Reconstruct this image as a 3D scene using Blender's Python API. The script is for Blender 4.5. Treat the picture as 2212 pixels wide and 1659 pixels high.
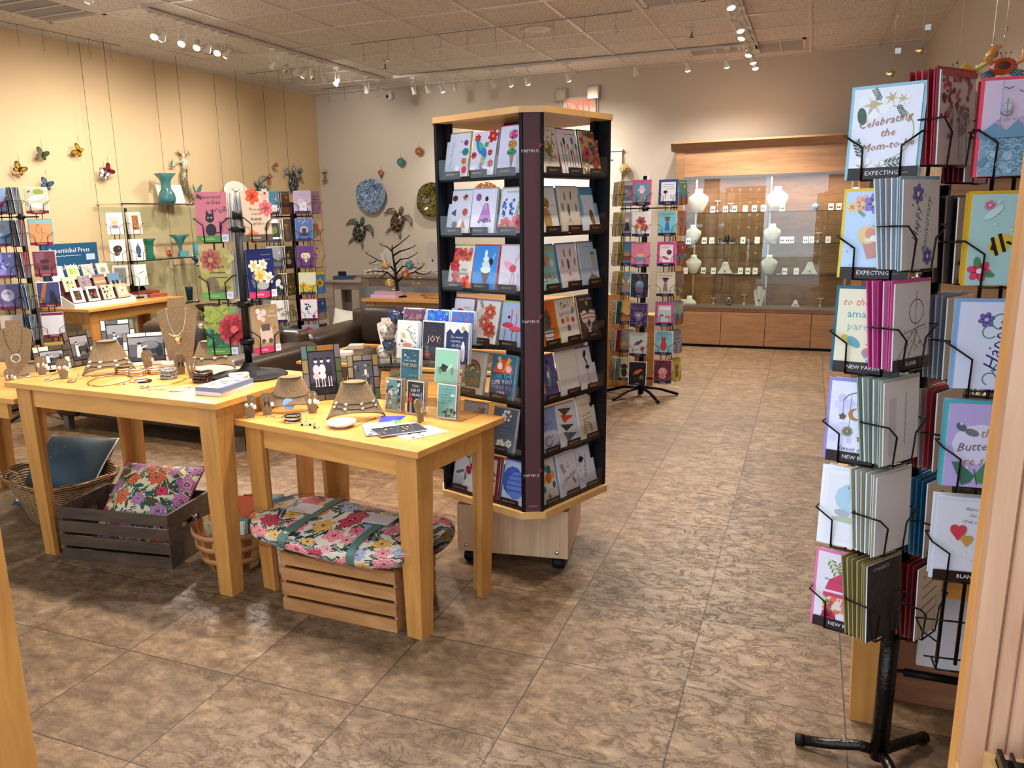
import bpy, bmesh, math, random
from math import sin, cos, pi, radians as rad, atan2, hypot
from mathutils import Vector, Matrix
SC = bpy.context.scene
COL = SC.collection
for o in list(bpy.data.objects): bpy.data.objects.remove(o)

# ---------------------------------------------------------------- camera
F, YAW, PIT, ROLL, CH = 1745.892, .398799752, .220697407, -.0219302812, 1.45696
CX, CY = 1010.669, 856.847
fw = Vector((-sin(YAW)*cos(PIT), cos(YAW)*cos(PIT), -sin(PIT)))
rt = Vector((cos(YAW), sin(YAW), 0)); up = rt.cross(fw)
rt, up = cos(ROLL)*rt+sin(ROLL)*up, -sin(ROLL)*rt+cos(ROLL)*up
CO = Vector((0, 0, CH))
cd = bpy.data.cameras.new('camera'); cam = bpy.data.objects.new('camera', cd); COL.objects.link(cam)
cam.matrix_world = Matrix((( rt.x, up.x, -fw.x, 0), (rt.y, up.y, -fw.y, 0), (rt.z, up.z, -fw.z, CH), (0, 0, 0, 1)))
cd.sensor_width = 36; cd.lens = F/2212*36
cd.shift_x = (1106-CX)/2212; cd.shift_y = (CY-829.5)/2212
cd.clip_start = .02
SC.camera = cam
def ray(x, y): return fw+(x-CX)/F*rt-(y-CY)/F*up
def onz(x, y, z=0): d = ray(x, y); return CO+d*((z-CH)/d.z)
def ony(x, y, Y): d = ray(x, y); return CO+d*(Y/d.y)
def onx(x, y, X): d = ray(x, y); return CO+d*(X/d.x)

# ---------------------------------------------------------------- world, exposure
SC.view_settings.view_transform = 'Standard'; SC.view_settings.look = 'None'
SC.view_settings.gamma = 1; SC.view_settings.use_curve_mapping = False
SC.view_settings.exposure = 0.95
W = bpy.data.worlds.new('sky'); SC.world = W; W.use_nodes = True
bg = W.node_tree.nodes['Background']; bg.inputs[0].default_value = (.70, .84, 1, 1); bg.inputs[1].default_value = 1.7
SKY_BG = bg
WARM = (1, .915, .80); CEIL = 3.004
def lamp(kind, loc, energy, color=WARM, **k):
    d = bpy.data.lights.new(kind.lower()+'_light', kind); d.energy = energy; d.color = color
    for a, b in k.items(): setattr(d, a, b)
    o = bpy.data.objects.new(kind.lower()+'_light', d); COL.objects.link(o); o.location = loc; return o
def aim(o, target):
    o.rotation_euler = (Vector(target)-o.location).to_track_quat('-Z', 'Y').to_euler()
# daylight portals in the shop front (window and doorway)
for x0, x1, z0, z1 in ((-5.8, -1.95, .5, 2.6), (-1.7, .24, 0, 2.6)):
    p = lamp('AREA', ((x0+x1)/2, 1.19, (z0+z1)/2), 1, (1, 1, 1), shape='RECTANGLE', size=x1-x0, size_y=z1-z0)
    p.rotation_euler = (rad(90), 0, 0); p.data.cycles.is_portal = True

# ---------------------------------------------------------------- materials
def lin(h):
    if not isinstance(h, str): return tuple(h)[:3]
    h = h.lstrip('#')
    if len(h) == 3: h = ''.join(q*2 for q in h)
    o = []
    for i in (0, 2, 4):
        v = int(h[i:i+2], 16)/255
        o.append(v/12.92 if v <= .04045 else ((v+.055)/1.055)**2.4)
    return tuple(o)
MATS = {}
class NT:
    def __init__(s, name):
        s.m = bpy.data.materials.new(name); s.m.use_nodes = True; s.t = s.m.node_tree; s.b = s.t.nodes['Principled BSDF']
        MATS[name] = s.m
    def n(s, typ, **k):
        nd = s.t.nodes.new('ShaderNode'+typ)
        for a, b in k.items():
            if a.startswith('i_'):
                q = a[2:]; q = int(q) if q.isdigit() else q.replace('_', ' ')
                nd.inputs[q].default_value = b
            else: setattr(nd, a, b)
        return nd
    def l(s, a, b):
        s.t.links.new(a, b)
    def set(s, **k):
        for a, b in k.items(): s.b.inputs[a.replace('_', ' ')].default_value = b
def mat(name, col=None, rough=.5, metal=0, **k):
    n = NT(name)
    if col is not None: n.set(Base_Color=(*lin(col), 1))
    n.set(Roughness=rough, Metallic=metal); n.set(**k); return n
def ramp(n, fac, stops):
    r = n.n('ValToRGB'); e = r.color_ramp.elements
    while len(e) < len(stops): e.new(.5)
    for q, (p, c) in zip(e, stops): q.position = p; q.color = (*lin(c), 1)
    n.l(fac, r.inputs[0]); return r
def coords(n, scale=(1, 1, 1), kind='Object', rot=(0, 0, 0)):
    t = n.n('TexCoord'); m = n.n('Mapping'); m.inputs['Scale'].default_value = scale; m.inputs['Rotation'].default_value = rot
    n.l(t.outputs[kind], m.inputs[0]); return m.outputs[0]
def bump(n, h, s=.3, d=.01):
    b = n.n('Bump', i_Strength=s, i_Distance=d); n.l(h, b.inputs['Height']); n.l(b.outputs[0], n.b.inputs['Normal'])
def wood(name, a, b, c, rough=.38, sc=(3, 3, 26), amt=3.0):
    n = mat(name, a, rough)
    co = coords(n, sc); no = n.n('TexNoise', i_Scale=1.3, i_Detail=4, i_Distortion=amt*.3); n.l(co, no.inputs[0])
    r = ramp(n, no.outputs[0], [(.25, a), (.52, b), (.8, c)]); n.l(r.outputs[0], n.b.inputs['Base Color'])
    n2 = n.n('TexNoise', i_Scale=14, i_Detail=3); n.l(co, n2.inputs[0]); bump(n, n2.outputs[0], .06, .002); return n
wood('maple', '#b47c3c', '#c68a44', '#d09650', .36, (3, 22, 22), 1.5)
wood('maple_upright', '#a46e34', '#b67c3c', '#c38a48', .38, (26, 26, 3), 1.5)
wood('maple_pale', '#b08c68', '#c09c77', '#ccab85', .4, (26, 26, 3))
wood('maple_edge', '#b98a50', '#c89a5e', '#d4a96d', .4, (4, 4, 4))
wood('cabinet_wood', '#8d6647', '#9f7653', '#ad855f', .42, (3, 3, 22))
wood('cabinet_wood_across', '#94694a', '#a67d5b', '#b48c69', .42, (2, 20, 20))
wood('crate_grey', '#33251a', '#463425', '#584332', .6, (4, 18, 18))
wood('crate_tan', '#8a5c30', '#a57040', '#ba8654', .5, (3, 16, 16))
wood('crate_brown', '#7a4d31', '#8d5f41', '#a3754f', .55, (3, 3, 16))
wood('washed_wood', '#8a7a6e', '#9c8c7e', '#ab9b8c', .5, (3, 16, 16))
wood('casing_wood', '#94694c', '#a67a5c', '#b48a6a', .4, (14, 14, 2.2))
mat('black_metal', '#070708', .38, .6); mat('black_satin', '#08090d', .5, 0, Specular_IOR_Level=.25); mat('bronze_metal', '#1a1310', .42, .6)
mat('white_metal', '#c9c5bd', .35, .3); mat('chrome', '#cfcfcf', .18, 1); mat('dark_metal', '#3b3c3e', .25, 1)
mat('white_paint', '#d4cec6', .5); mat('white_plastic', '#dedad2', .45); mat('maroon', '#4a1c20', .6)
mat('silver', '#d9d2c4', .22, 1); mat('gold', '#c4a878', .25, 1); mat('black_rubber', '#090909', .65, 0, Specular_IOR_Level=.25)
mat('white_gloss', '#e8e4dc', .12); mat('navy', '#0c1020', .4); mat('grey_metal', '#8d8a86', .35, .8)
n = mat('leather', '#2e231b', .36)
co = coords(n, (1, 1, 1)); q = n.n('TexNoise', i_Scale=60, i_Detail=3); n.l(co, q.inputs[0]); bump(n, q.outputs[0], .25, .002)
q = n.n('TexNoise', i_Scale=3); n.l(co, q.inputs[0]); r = ramp(n, q.outputs[0], [(.3, '#2b2019'), (.7, '#43352a')]); n.l(r.outputs[0], n.b.inputs['Base Color'])
# printed paper: colour comes from the face colours of the artwork
def printed(name, rough, coat):
    n = mat(name, '#ffffff', rough); n.set(Coat_Weight=coat, Coat_Roughness=.06, Specular_IOR_Level=.25)
    a = n.n('VertexColor', layer_name='Col'); n.l(a.outputs[0], n.b.inputs['Base Color']); return n
printed('print', .55, 0); n = printed('print_sleeve', .45, .16); printed('glazed', .12, .6)
q = n.n('TexNoise', i_Scale=22, i_Detail=2, i_Distortion=1.5); n.l(coords(n), q.inputs[0])
b = n.n('Bump', i_Strength=.25, i_Distance=.01); n.l(q.outputs[0], b.inputs['Height']); n.l(b.outputs[0], n.b.inputs['Coat Normal'])
n = printed('burlap', .85, 0)
def weave(n, s, st):
    co = coords(n, (s, s, s)); w1 = n.n('TexWave', bands_direction='X', i_Scale=1, i_Distortion=1.5, i_Detail=2); w2 = n.n('TexWave', bands_direction='Z', i_Scale=1, i_Distortion=1.5, i_Detail=2)
    n.l(co, w1.inputs[0]); n.l(co, w2.inputs[0]); m = n.n('Math', operation='MULTIPLY'); n.l(w1.outputs[1], m.inputs[0]); n.l(w2.outputs[1], m.inputs[1]); bump(n, m.outputs[0], st, .002); return m
m = weave(n, 150, .25)
q = n.n('TexNoise', i_Scale=420, i_Detail=2); n.l(coords(n), q.inputs[0]); r = ramp(n, q.outputs[0], [(.25, '#503d2a'), (.5, '#7c6448'), (.75, '#9c8261')]); n.l(r.outputs[0], n.b.inputs['Base Color'])
n = mat('linen_white', '#ddd8d2', .8); weave(n, 60, .2)
def glassy(name, tint, ior=1.45, rough=0, fac=1):
    n = NT(name); t = n.t; t.nodes.remove(n.b)
    lw = n.n('LayerWeight'); lw.inputs['Blend'].default_value = .5; pw = n.n('Math', operation='POWER'); pw.inputs[1].default_value = 5; n.l(lw.outputs['Facing'], pw.inputs[0])
    f0 = ((ior-1)/(ior+1))**2; f = n.n('MapRange'); f.inputs['To Min'].default_value = f0; f.inputs['To Max'].default_value = .75; n.l(pw.outputs[0], f.inputs[0]); tr = n.n('BsdfTransparent'); tr.inputs[0].default_value = (*tint, 1)
    g = n.n('BsdfGlossy'); g.inputs['Roughness'].default_value = rough
    mx = n.n('MixShader'); n.l(f.outputs[0], mx.inputs[0]); n.l(tr.outputs[0], mx.inputs[1]); n.l(g.outputs[0], mx.inputs[2])
    n.l(mx.outputs[0], t.nodes['Material Output'].inputs[0]); return n
glassy('clear_glass', (.97, .985, .975), 1.5); glassy('case_glass', (.97, .98, .975), 1.62); glassy('acrylic', (.95, .95, .95), 1.45)
glassy('shelf_glass', (.80, .90, .86), 1.5); glassy('plastic_wrap', (.97, .97, .97), 1.35, .08)
def colglass(name, c, tr=.65, rough=.08):
    n = mat(name, c, rough); n.set(Transmission_Weight=tr, IOR=1.45); return n
colglass('teal_glass', '#5f9fa0'); colglass('green_glass', '#2f8a72', .5); colglass('blue_glass', '#1d3a7c', .35); colglass('aqua_glass', '#4fa3b3', .4)
mat('glass_edge', '#1d2c28', .2)
def marbled(name, a, b, c, rough=.12, s=9, d=6, met=0):
    n = mat(name, a, rough, met); q = n.n('TexNoise', i_Scale=s, i_Detail=4, i_Distortion=d); n.l(coords(n), q.inputs[0])
    r = ramp(n, q.outputs[0], [(.35, a), (.5, b), (.65, c)]); n.l(r.outputs[0], n.b.inputs['Base Color']); return n
marbled('swirl_blue', '#2b466c', '#5f7fa5', '#b9c8d8'); marbled('swirl_olive', '#12160d', '#3b3a16', '#8a7a2a'); marbled('swirl_brown', '#2a150e', '#8a4a2a', '#c7a27a')
marbled('ornament_blue', '#10243c', '#2b6c8c', '#98b04a', .1, 30, 3); marbled('ornament_red', '#3a1010', '#9a4a2a', '#d0a080', .1, 30, 3)
marbled('ornament_gold', '#2a2008', '#b08a3a', '#e0d8b8', .1, 34, 3); marbled('metal_ball', '#3a3a3c', '#8d8a88', '#d0ccc6', .15, 26, 3, .8)
marbled('agate', '#4a4038', '#9a8a7c', '#cfc4b8', .2, 12, 4); marbled('agate_blue', '#0a1022', '#14224a', '#32466a', .2, 12, 4)
marbled('bead_black', '#0a0706', '#2a1a12', '#6a5040', .15, 120, 2); marbled('bead_silver', '#4a453e', '#8c857a', '#d8d2c8', .2, 140, 2, .4); marbled('bead_white', '#b8ab90', '#d8ccb4', '#efe8d8', .3, 120, 2)
# floral cloth: rings of petal colour around scattered centres on cream, leaves between
def floral(name, base, petals, leaf, sc=9):
    n = mat(name, base, .75); co = coords(n, (sc, sc, sc))
    no = n.n('TexNoise', i_Scale=3.0, i_Detail=1); n.l(co, no.inputs[0])
    mx = n.n('MixRGB', blend_type='LINEAR_LIGHT'); mx.inputs[0].default_value = .10; n.l(co, mx.inputs[1]); n.l(no.outputs[1], mx.inputs[2])
    v = n.n('TexVoronoi', i_Scale=1, i_Randomness=.75); n.l(mx.outputs[0], v.inputs['Vector'])
    sep = n.n('SeparateColor'); n.l(v.outputs['Color'], sep.inputs[0])
    pc = ramp(n, sep.outputs[0], [(i/len(petals), c) for i, c in enumerate(petals)]); pc.color_ramp.interpolation = 'CONSTANT'
    ring = ramp(n, v.outputs['Distance'], [(0, '#1a1210'), (.07, '#e8c9a0'), (.12, '#ffffff'), (.2, '#b8b8b8'), (.26, '#ffffff'), (.36, '#999999')]); ring.color_ramp.interpolation = 'CONSTANT'
    ml = n.n('MixRGB', blend_type='MULTIPLY'); ml.inputs[0].default_value = .8; n.l(pc.outputs[0], ml.inputs[1]); n.l(ring.outputs[0], ml.inputs[2])
    v2 = n.n('TexVoronoi', i_Scale=3.1, i_Randomness=1); n.l(co, v2.inputs['Vector'])
    mp = n.n('Mapping'); mp.inputs['Scale'].default_value = (1, 2.4, 2.4); mp.inputs['Rotation'].default_value = (.3, .5, .7); n.l(co, mp.inputs[0]); n.l(mp.outputs[0], v2.inputs['Vector'])
    lf = n.n('Math', operation='LESS_THAN'); lf.inputs[1].default_value = .36; n.l(v2.outputs['Distance'], lf.inputs[0])
    s2 = n.n('SeparateColor'); n.l(v2.outputs['Color'], s2.inputs[0]); lc = ramp(n, s2.outputs[0], [(i/len(leaf), c) for i, c in enumerate(leaf)]); lc.color_ramp.interpolation = 'CONSTANT'
    m1 = n.n('MixRGB'); m1.inputs[1].default_value = (*lin(base), 1); n.l(lf.outputs[0], m1.inputs[0]); n.l(lc.outputs[0], m1.inputs[2])
    pf = n.n('Math', operation='LESS_THAN'); pf.inputs[1].default_value = .44; n.l(v.outputs['Distance'], pf.inputs[0])
    m2 = n.n('MixRGB'); n.l(pf.outputs[0], m2.inputs[0]); n.l(m1.outputs[0], m2.inputs[1]); n.l(ml.outputs[0], m2.inputs[2])
    n.l(m2.outputs[0], n.b.inputs['Base Color']); return n
floral('floral_cushion', '#d9cdb0', ['#b3214a', '#a8607e', '#c2502f', '#8c2f4a', '#c03058', '#5a2a1e'], ['#3d4a1e', '#24524e', '#d9cdb0', '#4a4a22', '#d9cdb0'], 14)
floral('floral_blanket', '#ddd2c2', ['#c94a52', '#d96a6e', '#a8283e', '#8f93a8', '#d8707a', '#e0a050'], ['#1f3a34', '#2f4640', '#ddd2c2', '#55604a', '#1f3a34'], 11)
# wicker
n = mat('wicker', '#8a5c34', .6); co = coords(n, (1, 1, 1)); w = n.n('TexWave', bands_direction='Z', i_Scale=26, i_Distortion=3, i_Detail=2); n.l(co, w.inputs[0])
r = ramp(n, w.outputs[1], [(0, '#3c2412'), (.4, '#8a5c34'), (1, '#c0925c')]); n.l(r.outputs[0], n.b.inputs['Base Color']); bump(n, w.outputs[1], .9, .006)
n = mat('dark_wicker', '#3a2818', .6); co = coords(n); w = n.n('TexWave', bands_direction='Z', i_Scale=26, i_Distortion=4, i_Detail=2); n.l(co, w.inputs[0])
r = ramp(n, w.outputs[1], [(0, '#160e08'), (1, '#6a4a2c')]); n.l(r.outputs[0], n.b.inputs['Base Color']); bump(n, w.outputs[1], .9, .006)
# walls, ceiling, floor
def paint(name, c):
    n = mat(name, c, .75); q = n.n('TexNoise', i_Scale=220, i_Detail=2); n.l(coords(n), q.inputs[0]); bump(n, q.outputs[0], .06, .001); return n
paint('wall_tan', '#c8ae88'); paint('wall_greige', '#bdb3a6'); paint('wall_grey', '#a6968a'); paint('trim_white', '#cdc7bf')
n = mat('ceiling_tile', '#b5aca3', .9); q = n.n('TexNoise', i_Scale=90, i_Detail=4); n.l(coords(n), q.inputs[0])
r = ramp(n, q.outputs[0], [(.35, '#a39e98'), (.5, '#d2cdc8'), (.7, '#dedad5')]); n.l(r.outputs[0], n.b.inputs['Base Color']); bump(n, q.outputs[0], .4, .003)
mat('grid_paint', '#cdc7c1', .4); mat('vent_paint', '#cdc4bb', .5); mat('duct_shade', '#0c0a09', .8); mat('vent_slot', '#3d3530', .6)
n = mat('stone_floor', '#8a7058', .48)
tc = n.n('TexCoord'); sub = n.n('VectorMath', operation='SUBTRACT'); sub.inputs[1].default_value = (-.732, 1.898, 0); n.l(tc.outputs['Object'], sub.inputs[0])
dv = n.n('VectorMath', operation='SCALE'); dv.inputs['Scale'].default_value = 1/.4572; n.l(sub.outputs[0], dv.inputs[0])
fl = n.n('VectorMath', operation='FLOOR'); n.l(dv.outputs[0], fl.inputs[0]); fr = n.n('VectorMath', operation='FRACTION'); n.l(dv.outputs[0], fr.inputs[0])
wn = n.n('TexWhiteNoise', noise_dimensions='3D'); n.l(fl.outputs[0], wn.inputs[0])
ofs = n.n('VectorMath', operation='MULTIPLY_ADD'); ofs.inputs[1].default_value = (7, 7, 7); n.l(wn.outputs[1], ofs.inputs[0]); n.l(tc.outputs['Object'], ofs.inputs[2])
mp = n.n('Mapping'); mp.inputs['Scale'].default_value = (1, 1.5, 1); mp.inputs['Rotation'].default_value = (0, 0, .45); n.l(ofs.outputs[0], mp.inputs[0])
n1 = n.n('TexNoise', i_Scale=13, i_Detail=12, i_Roughness=.72, i_Distortion=.25); n.l(mp.outputs[0], n1.inputs[0])
n2 = n.n('TexNoise', i_Scale=9, i_Detail=10, i_Roughness=.75, i_Distortion=.6); n.l(mp.outputs[0], n2.inputs[0])
ab = n.n('Math', operation='SUBTRACT'); ab.inputs[1].default_value = .5; n.l(n2.outputs[0], ab.inputs[0]); ab2 = n.n('Math', operation='ABSOLUTE'); n.l(ab.outputs[0], ab2.inputs[0])
r1 = ramp(n, n1.outputs[0], [(.30, '#422f1c'), (.44, '#5d462f'), (.56, '#725940'), (.72, '#8e7557')])
r2 = ramp(n, ab2.outputs[0], [(0, '#8a7866'), (.006, '#d8cfc4'), (.02, '#ffffff')])
mu = n.n('MixRGB', blend_type='MULTIPLY'); mu.inputs[0].default_value = .7; n.l(r1.outputs[0], mu.inputs[1]); n.l(r2.outputs[0], mu.inputs[2])
tv = n.n('HueSaturation'); mr = n.n('MapRange'); mr.inputs['To Min'].default_value = .82; mr.inputs['To Max'].default_value = 1.16; n.l(wn.outputs[0], mr.inputs[0]); n.l(mr.outputs[0], tv.inputs['Value']); n.l(mu.outputs[0], tv.inputs['Color'])
sx = n.n('SeparateXYZ'); n.l(fr.outputs[0], sx.inputs[0])
gs = []
for k in (0, 1):
    a = n.n('Math', operation='SUBTRACT'); a.inputs[1].default_value = .5; n.l(sx.outputs[k], a.inputs[0]); b = n.n('Math', operation='ABSOLUTE'); n.l(a.outputs[0], b.inputs[0]); gs.append(b)
mxx = n.n('Math', operation='MAXIMUM'); n.l(gs[0].outputs[0], mxx.inputs[0]); n.l(gs[1].outputs[0], mxx.inputs[1])
gt = n.n('Math', operation='GREATER_THAN'); gt.inputs[1].default_value = .4952; n.l(mxx.outputs[0], gt.inputs[0])
gm = n.n('MixRGB'); gm.inputs[2].default_value = (*lin('#2e2014'), 1); n.l(gt.outputs[0], gm.inputs[0]); n.l(tv.outputs[0], gm.inputs[1]); n.l(gm.outputs[0], n.b.inputs['Base Color'])
sm = n.n('Math', operation='SUBTRACT'); n.l(n1.outputs[0], sm.inputs[0]); n.l(gt.outputs[0], sm.inputs[1]); ad = n.n('Math', operation='ADD'); n.l(sm.outputs[0], ad.inputs[0]); n.l(r2.outputs[0], ad.inputs[1]); bump(n, ad.outputs[0], .35, .004)
def glow(name, c, s):
    n = mat(name, c, .4); n.set(Emission_Color=(*lin(c), 1), Emission_Strength=s); return n
glow('bulb', '#fff0d8', 60); glow('bulb_soft', '#ffe8cc', 3); glow('exit_red', '#ff2a18', 4); glow('lamp_orange', '#ff7a1c', 3.0); glow('led_strip', '#fff2e0', 2.5)

# ---------------------------------------------------------------- mesh builder
class MB:
    def __init__(s): s.v = []; s.f = []; s.c = []; s.s = []; s.mi = []; s.mats = []; s.M = Matrix(); s.col = (1, 1, 1); s.cur = 0; s.sm = False
    def color(s, c): s.col = lin(c); return s
    def mat(s, name):
        if name not in s.mats: s.mats.append(name)
        s.cur = s.mats.index(name); return s
    def at(s, M): s.M = M; return s
    def V(s, p): s.v.append(tuple(s.M @ Vector(p))); return len(s.v)-1
    def fc(s, idx, sm=None):
        s.f.append(tuple(idx)); s.c.append(s.col); s.s.append(s.sm if sm is None else sm); s.mi.append(s.cur)
    def poly(s, pts): s.fc([s.V(p) for p in pts], False)
    def box(s, a, b, bev=0):
        x0, y0, z0 = a; x1, y1, z1 = b
        if x0 > x1: x0, x1 = x1, x0
        if y0 > y1: y0, y1 = y1, y0
        if z0 > z1: z0, z1 = z1, z0
        i = [s.V(p) for p in ((x0, y0, z0), (x1, y0, z0), (x1, y1, z0), (x0, y1, z0), (x0, y0, z1), (x1, y0, z1), (x1, y1, z1), (x0, y1, z1))]
        for q in ((0, 3, 2, 1), (4, 5, 6, 7), (0, 1, 5, 4), (1, 2, 6, 5), (2, 3, 7, 6), (3, 0, 4, 7)): s.fc([i[k] for k in q], False)
    def bx(s, c, d): s.box([c[k]-d[k]/2 for k in range(3)], [c[k]+d[k]/2 for k in range(3)])
    def loft(s, rings, cap=True, sm=True, closed=True):
        ids = [[s.V(p) for p in r] for r in rings]; n = len(ids[0])
        for a, b in zip(ids, ids[1:]):
            for k in range(n if closed else n-1):
                k2 = (k+1) % n; s.fc((a[k], a[k2], b[k2], b[k]), sm)
        if cap:
            s.fc(ids[0][::-1], False); s.fc(ids[-1], False)
    def lathe(s, prof, n=20, c=(0, 0, 0), cap=True, wob=None):
        s.loft([[(c[0]+r*(1+(wob(k/n, z) if wob else 0))*cos(2*pi*k/n), c[1]+r*(1+(wob(k/n, z) if wob else 0))*sin(2*pi*k/n), c[2]+z) for k in range(n)] for r, z in prof], cap)
    def tube(s, pts, r, n=6, cap=True):
        pts = [Vector(p) for p in pts]; rings = []; rr = r if hasattr(r, '__len__') else [r]*len(pts)
        T = (pts[1]-pts[0]).normalized(); N = T.orthogonal().normalized()
        for i, p in enumerate(pts):
            if 0 < i < len(pts)-1: t = ((pts[i+1]-p).normalized()+(p-pts[i-1]).normalized())
            elif i == 0: t = pts[1]-p
            else: t = p-pts[i-1]
            if t.length < 1e-9: t = T
            t.normalize(); N = (N-t*N.dot(t))
            if N.length < 1e-6: N = t.orthogonal()
            N.normalize(); B = t.cross(N); T = t
            rings.append([p+(N*cos(2*pi*k/n)+B*sin(2*pi*k/n))*rr[i] for k in range(n)])
        s.loft(rings, cap)
    def ball(s, c, r, n=12, m=8):
        rx, ry, rz = r if hasattr(r, '__len__') else (r, r, r)
        s.loft([[(c[0]+rx*sin(pi*j/m)*cos(2*pi*k/n), c[1]+ry*sin(pi*j/m)*sin(2*pi*k/n), c[2]-rz*cos(pi*j/m)) for k in range(n)] for j in [.02]+list(range(1, m))+[m-.02]])
    def prism(s, pts, d0, d1, axis='y'):
        f = (lambda p, d: (p[0], d, p[1])) if axis == 'y' else ((lambda p, d: (p[0], p[1], d)) if axis == 'z' else (lambda p, d: (d, p[0], p[1])))
        s.loft([[f(p, d0) for p in pts], [f(p, d1) for p in pts]], True, False)
    def obj(s, name, material=None, parent=None, M=None, bevel=0):
        me = bpy.data.meshes.new(name); me.from_pydata(s.v, [], s.f)
        mats = s.mats if (s.mats and material is None) else [material]
        for q in mats: me.materials.append(MATS[q])
        me.polygons.foreach_set('use_smooth', s.s)
        if len(mats) > 1: me.polygons.foreach_set('material_index', s.mi)
        if any(q.startswith('print') or q == 'glazed' for q in mats):
            ca = me.color_attributes.new('Col', 'FLOAT_COLOR', 'CORNER'); arr = []
            for f, c in zip(s.f, s.c): arr += [*c, 1]*len(f)
            ca.data.foreach_set('color', arr)
        me.update()
        o = bpy.data.objects.new(name, me); COL.objects.link(o)
        if parent is not None: o.parent = parent
        if M is not None: o.matrix_local = M
        if bevel:
            b = o.modifiers.new('bevel', 'BEVEL'); b.width = bevel; b.segments = 2; b.limit_method = 'ANGLE'; b.angle_limit = rad(50)
        return o
def tag(o, label=None, cat=None, group=None, kind=None):
    if label: o['label'] = label
    if cat: o['category'] = cat
    if group: o['group'] = group
    if kind: o['kind'] = kind
    return o
def thing(name, label, cat, M=None, group=None):
    o = bpy.data.objects.new(name, None); COL.objects.link(o); o.empty_display_size = .05
    if M is not None: o.matrix_world = M if isinstance(M, Matrix) else Matrix.Translation(M)
    return tag(o, label, cat, group)
def struct(name, mb, m, **k): return tag(mb.obj(name, m, **k), kind='structure')
def TR(x, y, z, a=0, tilt=0, roll=0): return Matrix.Translation((x, y, z)) @ Matrix.Rotation(a, 4, 'Z') @ Matrix.Rotation(-tilt, 4, 'X') @ Matrix.Rotation(roll, 4, 'Y')
def copy_tree(o, parent=None):
    c = o.copy(); COL.objects.link(c)
    if parent is not None: c.parent = parent
    for ch in list(o.children): copy_tree(ch, c)
    return c
def box1(a, b): m = MB(); m.box(a, b); return m

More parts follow.
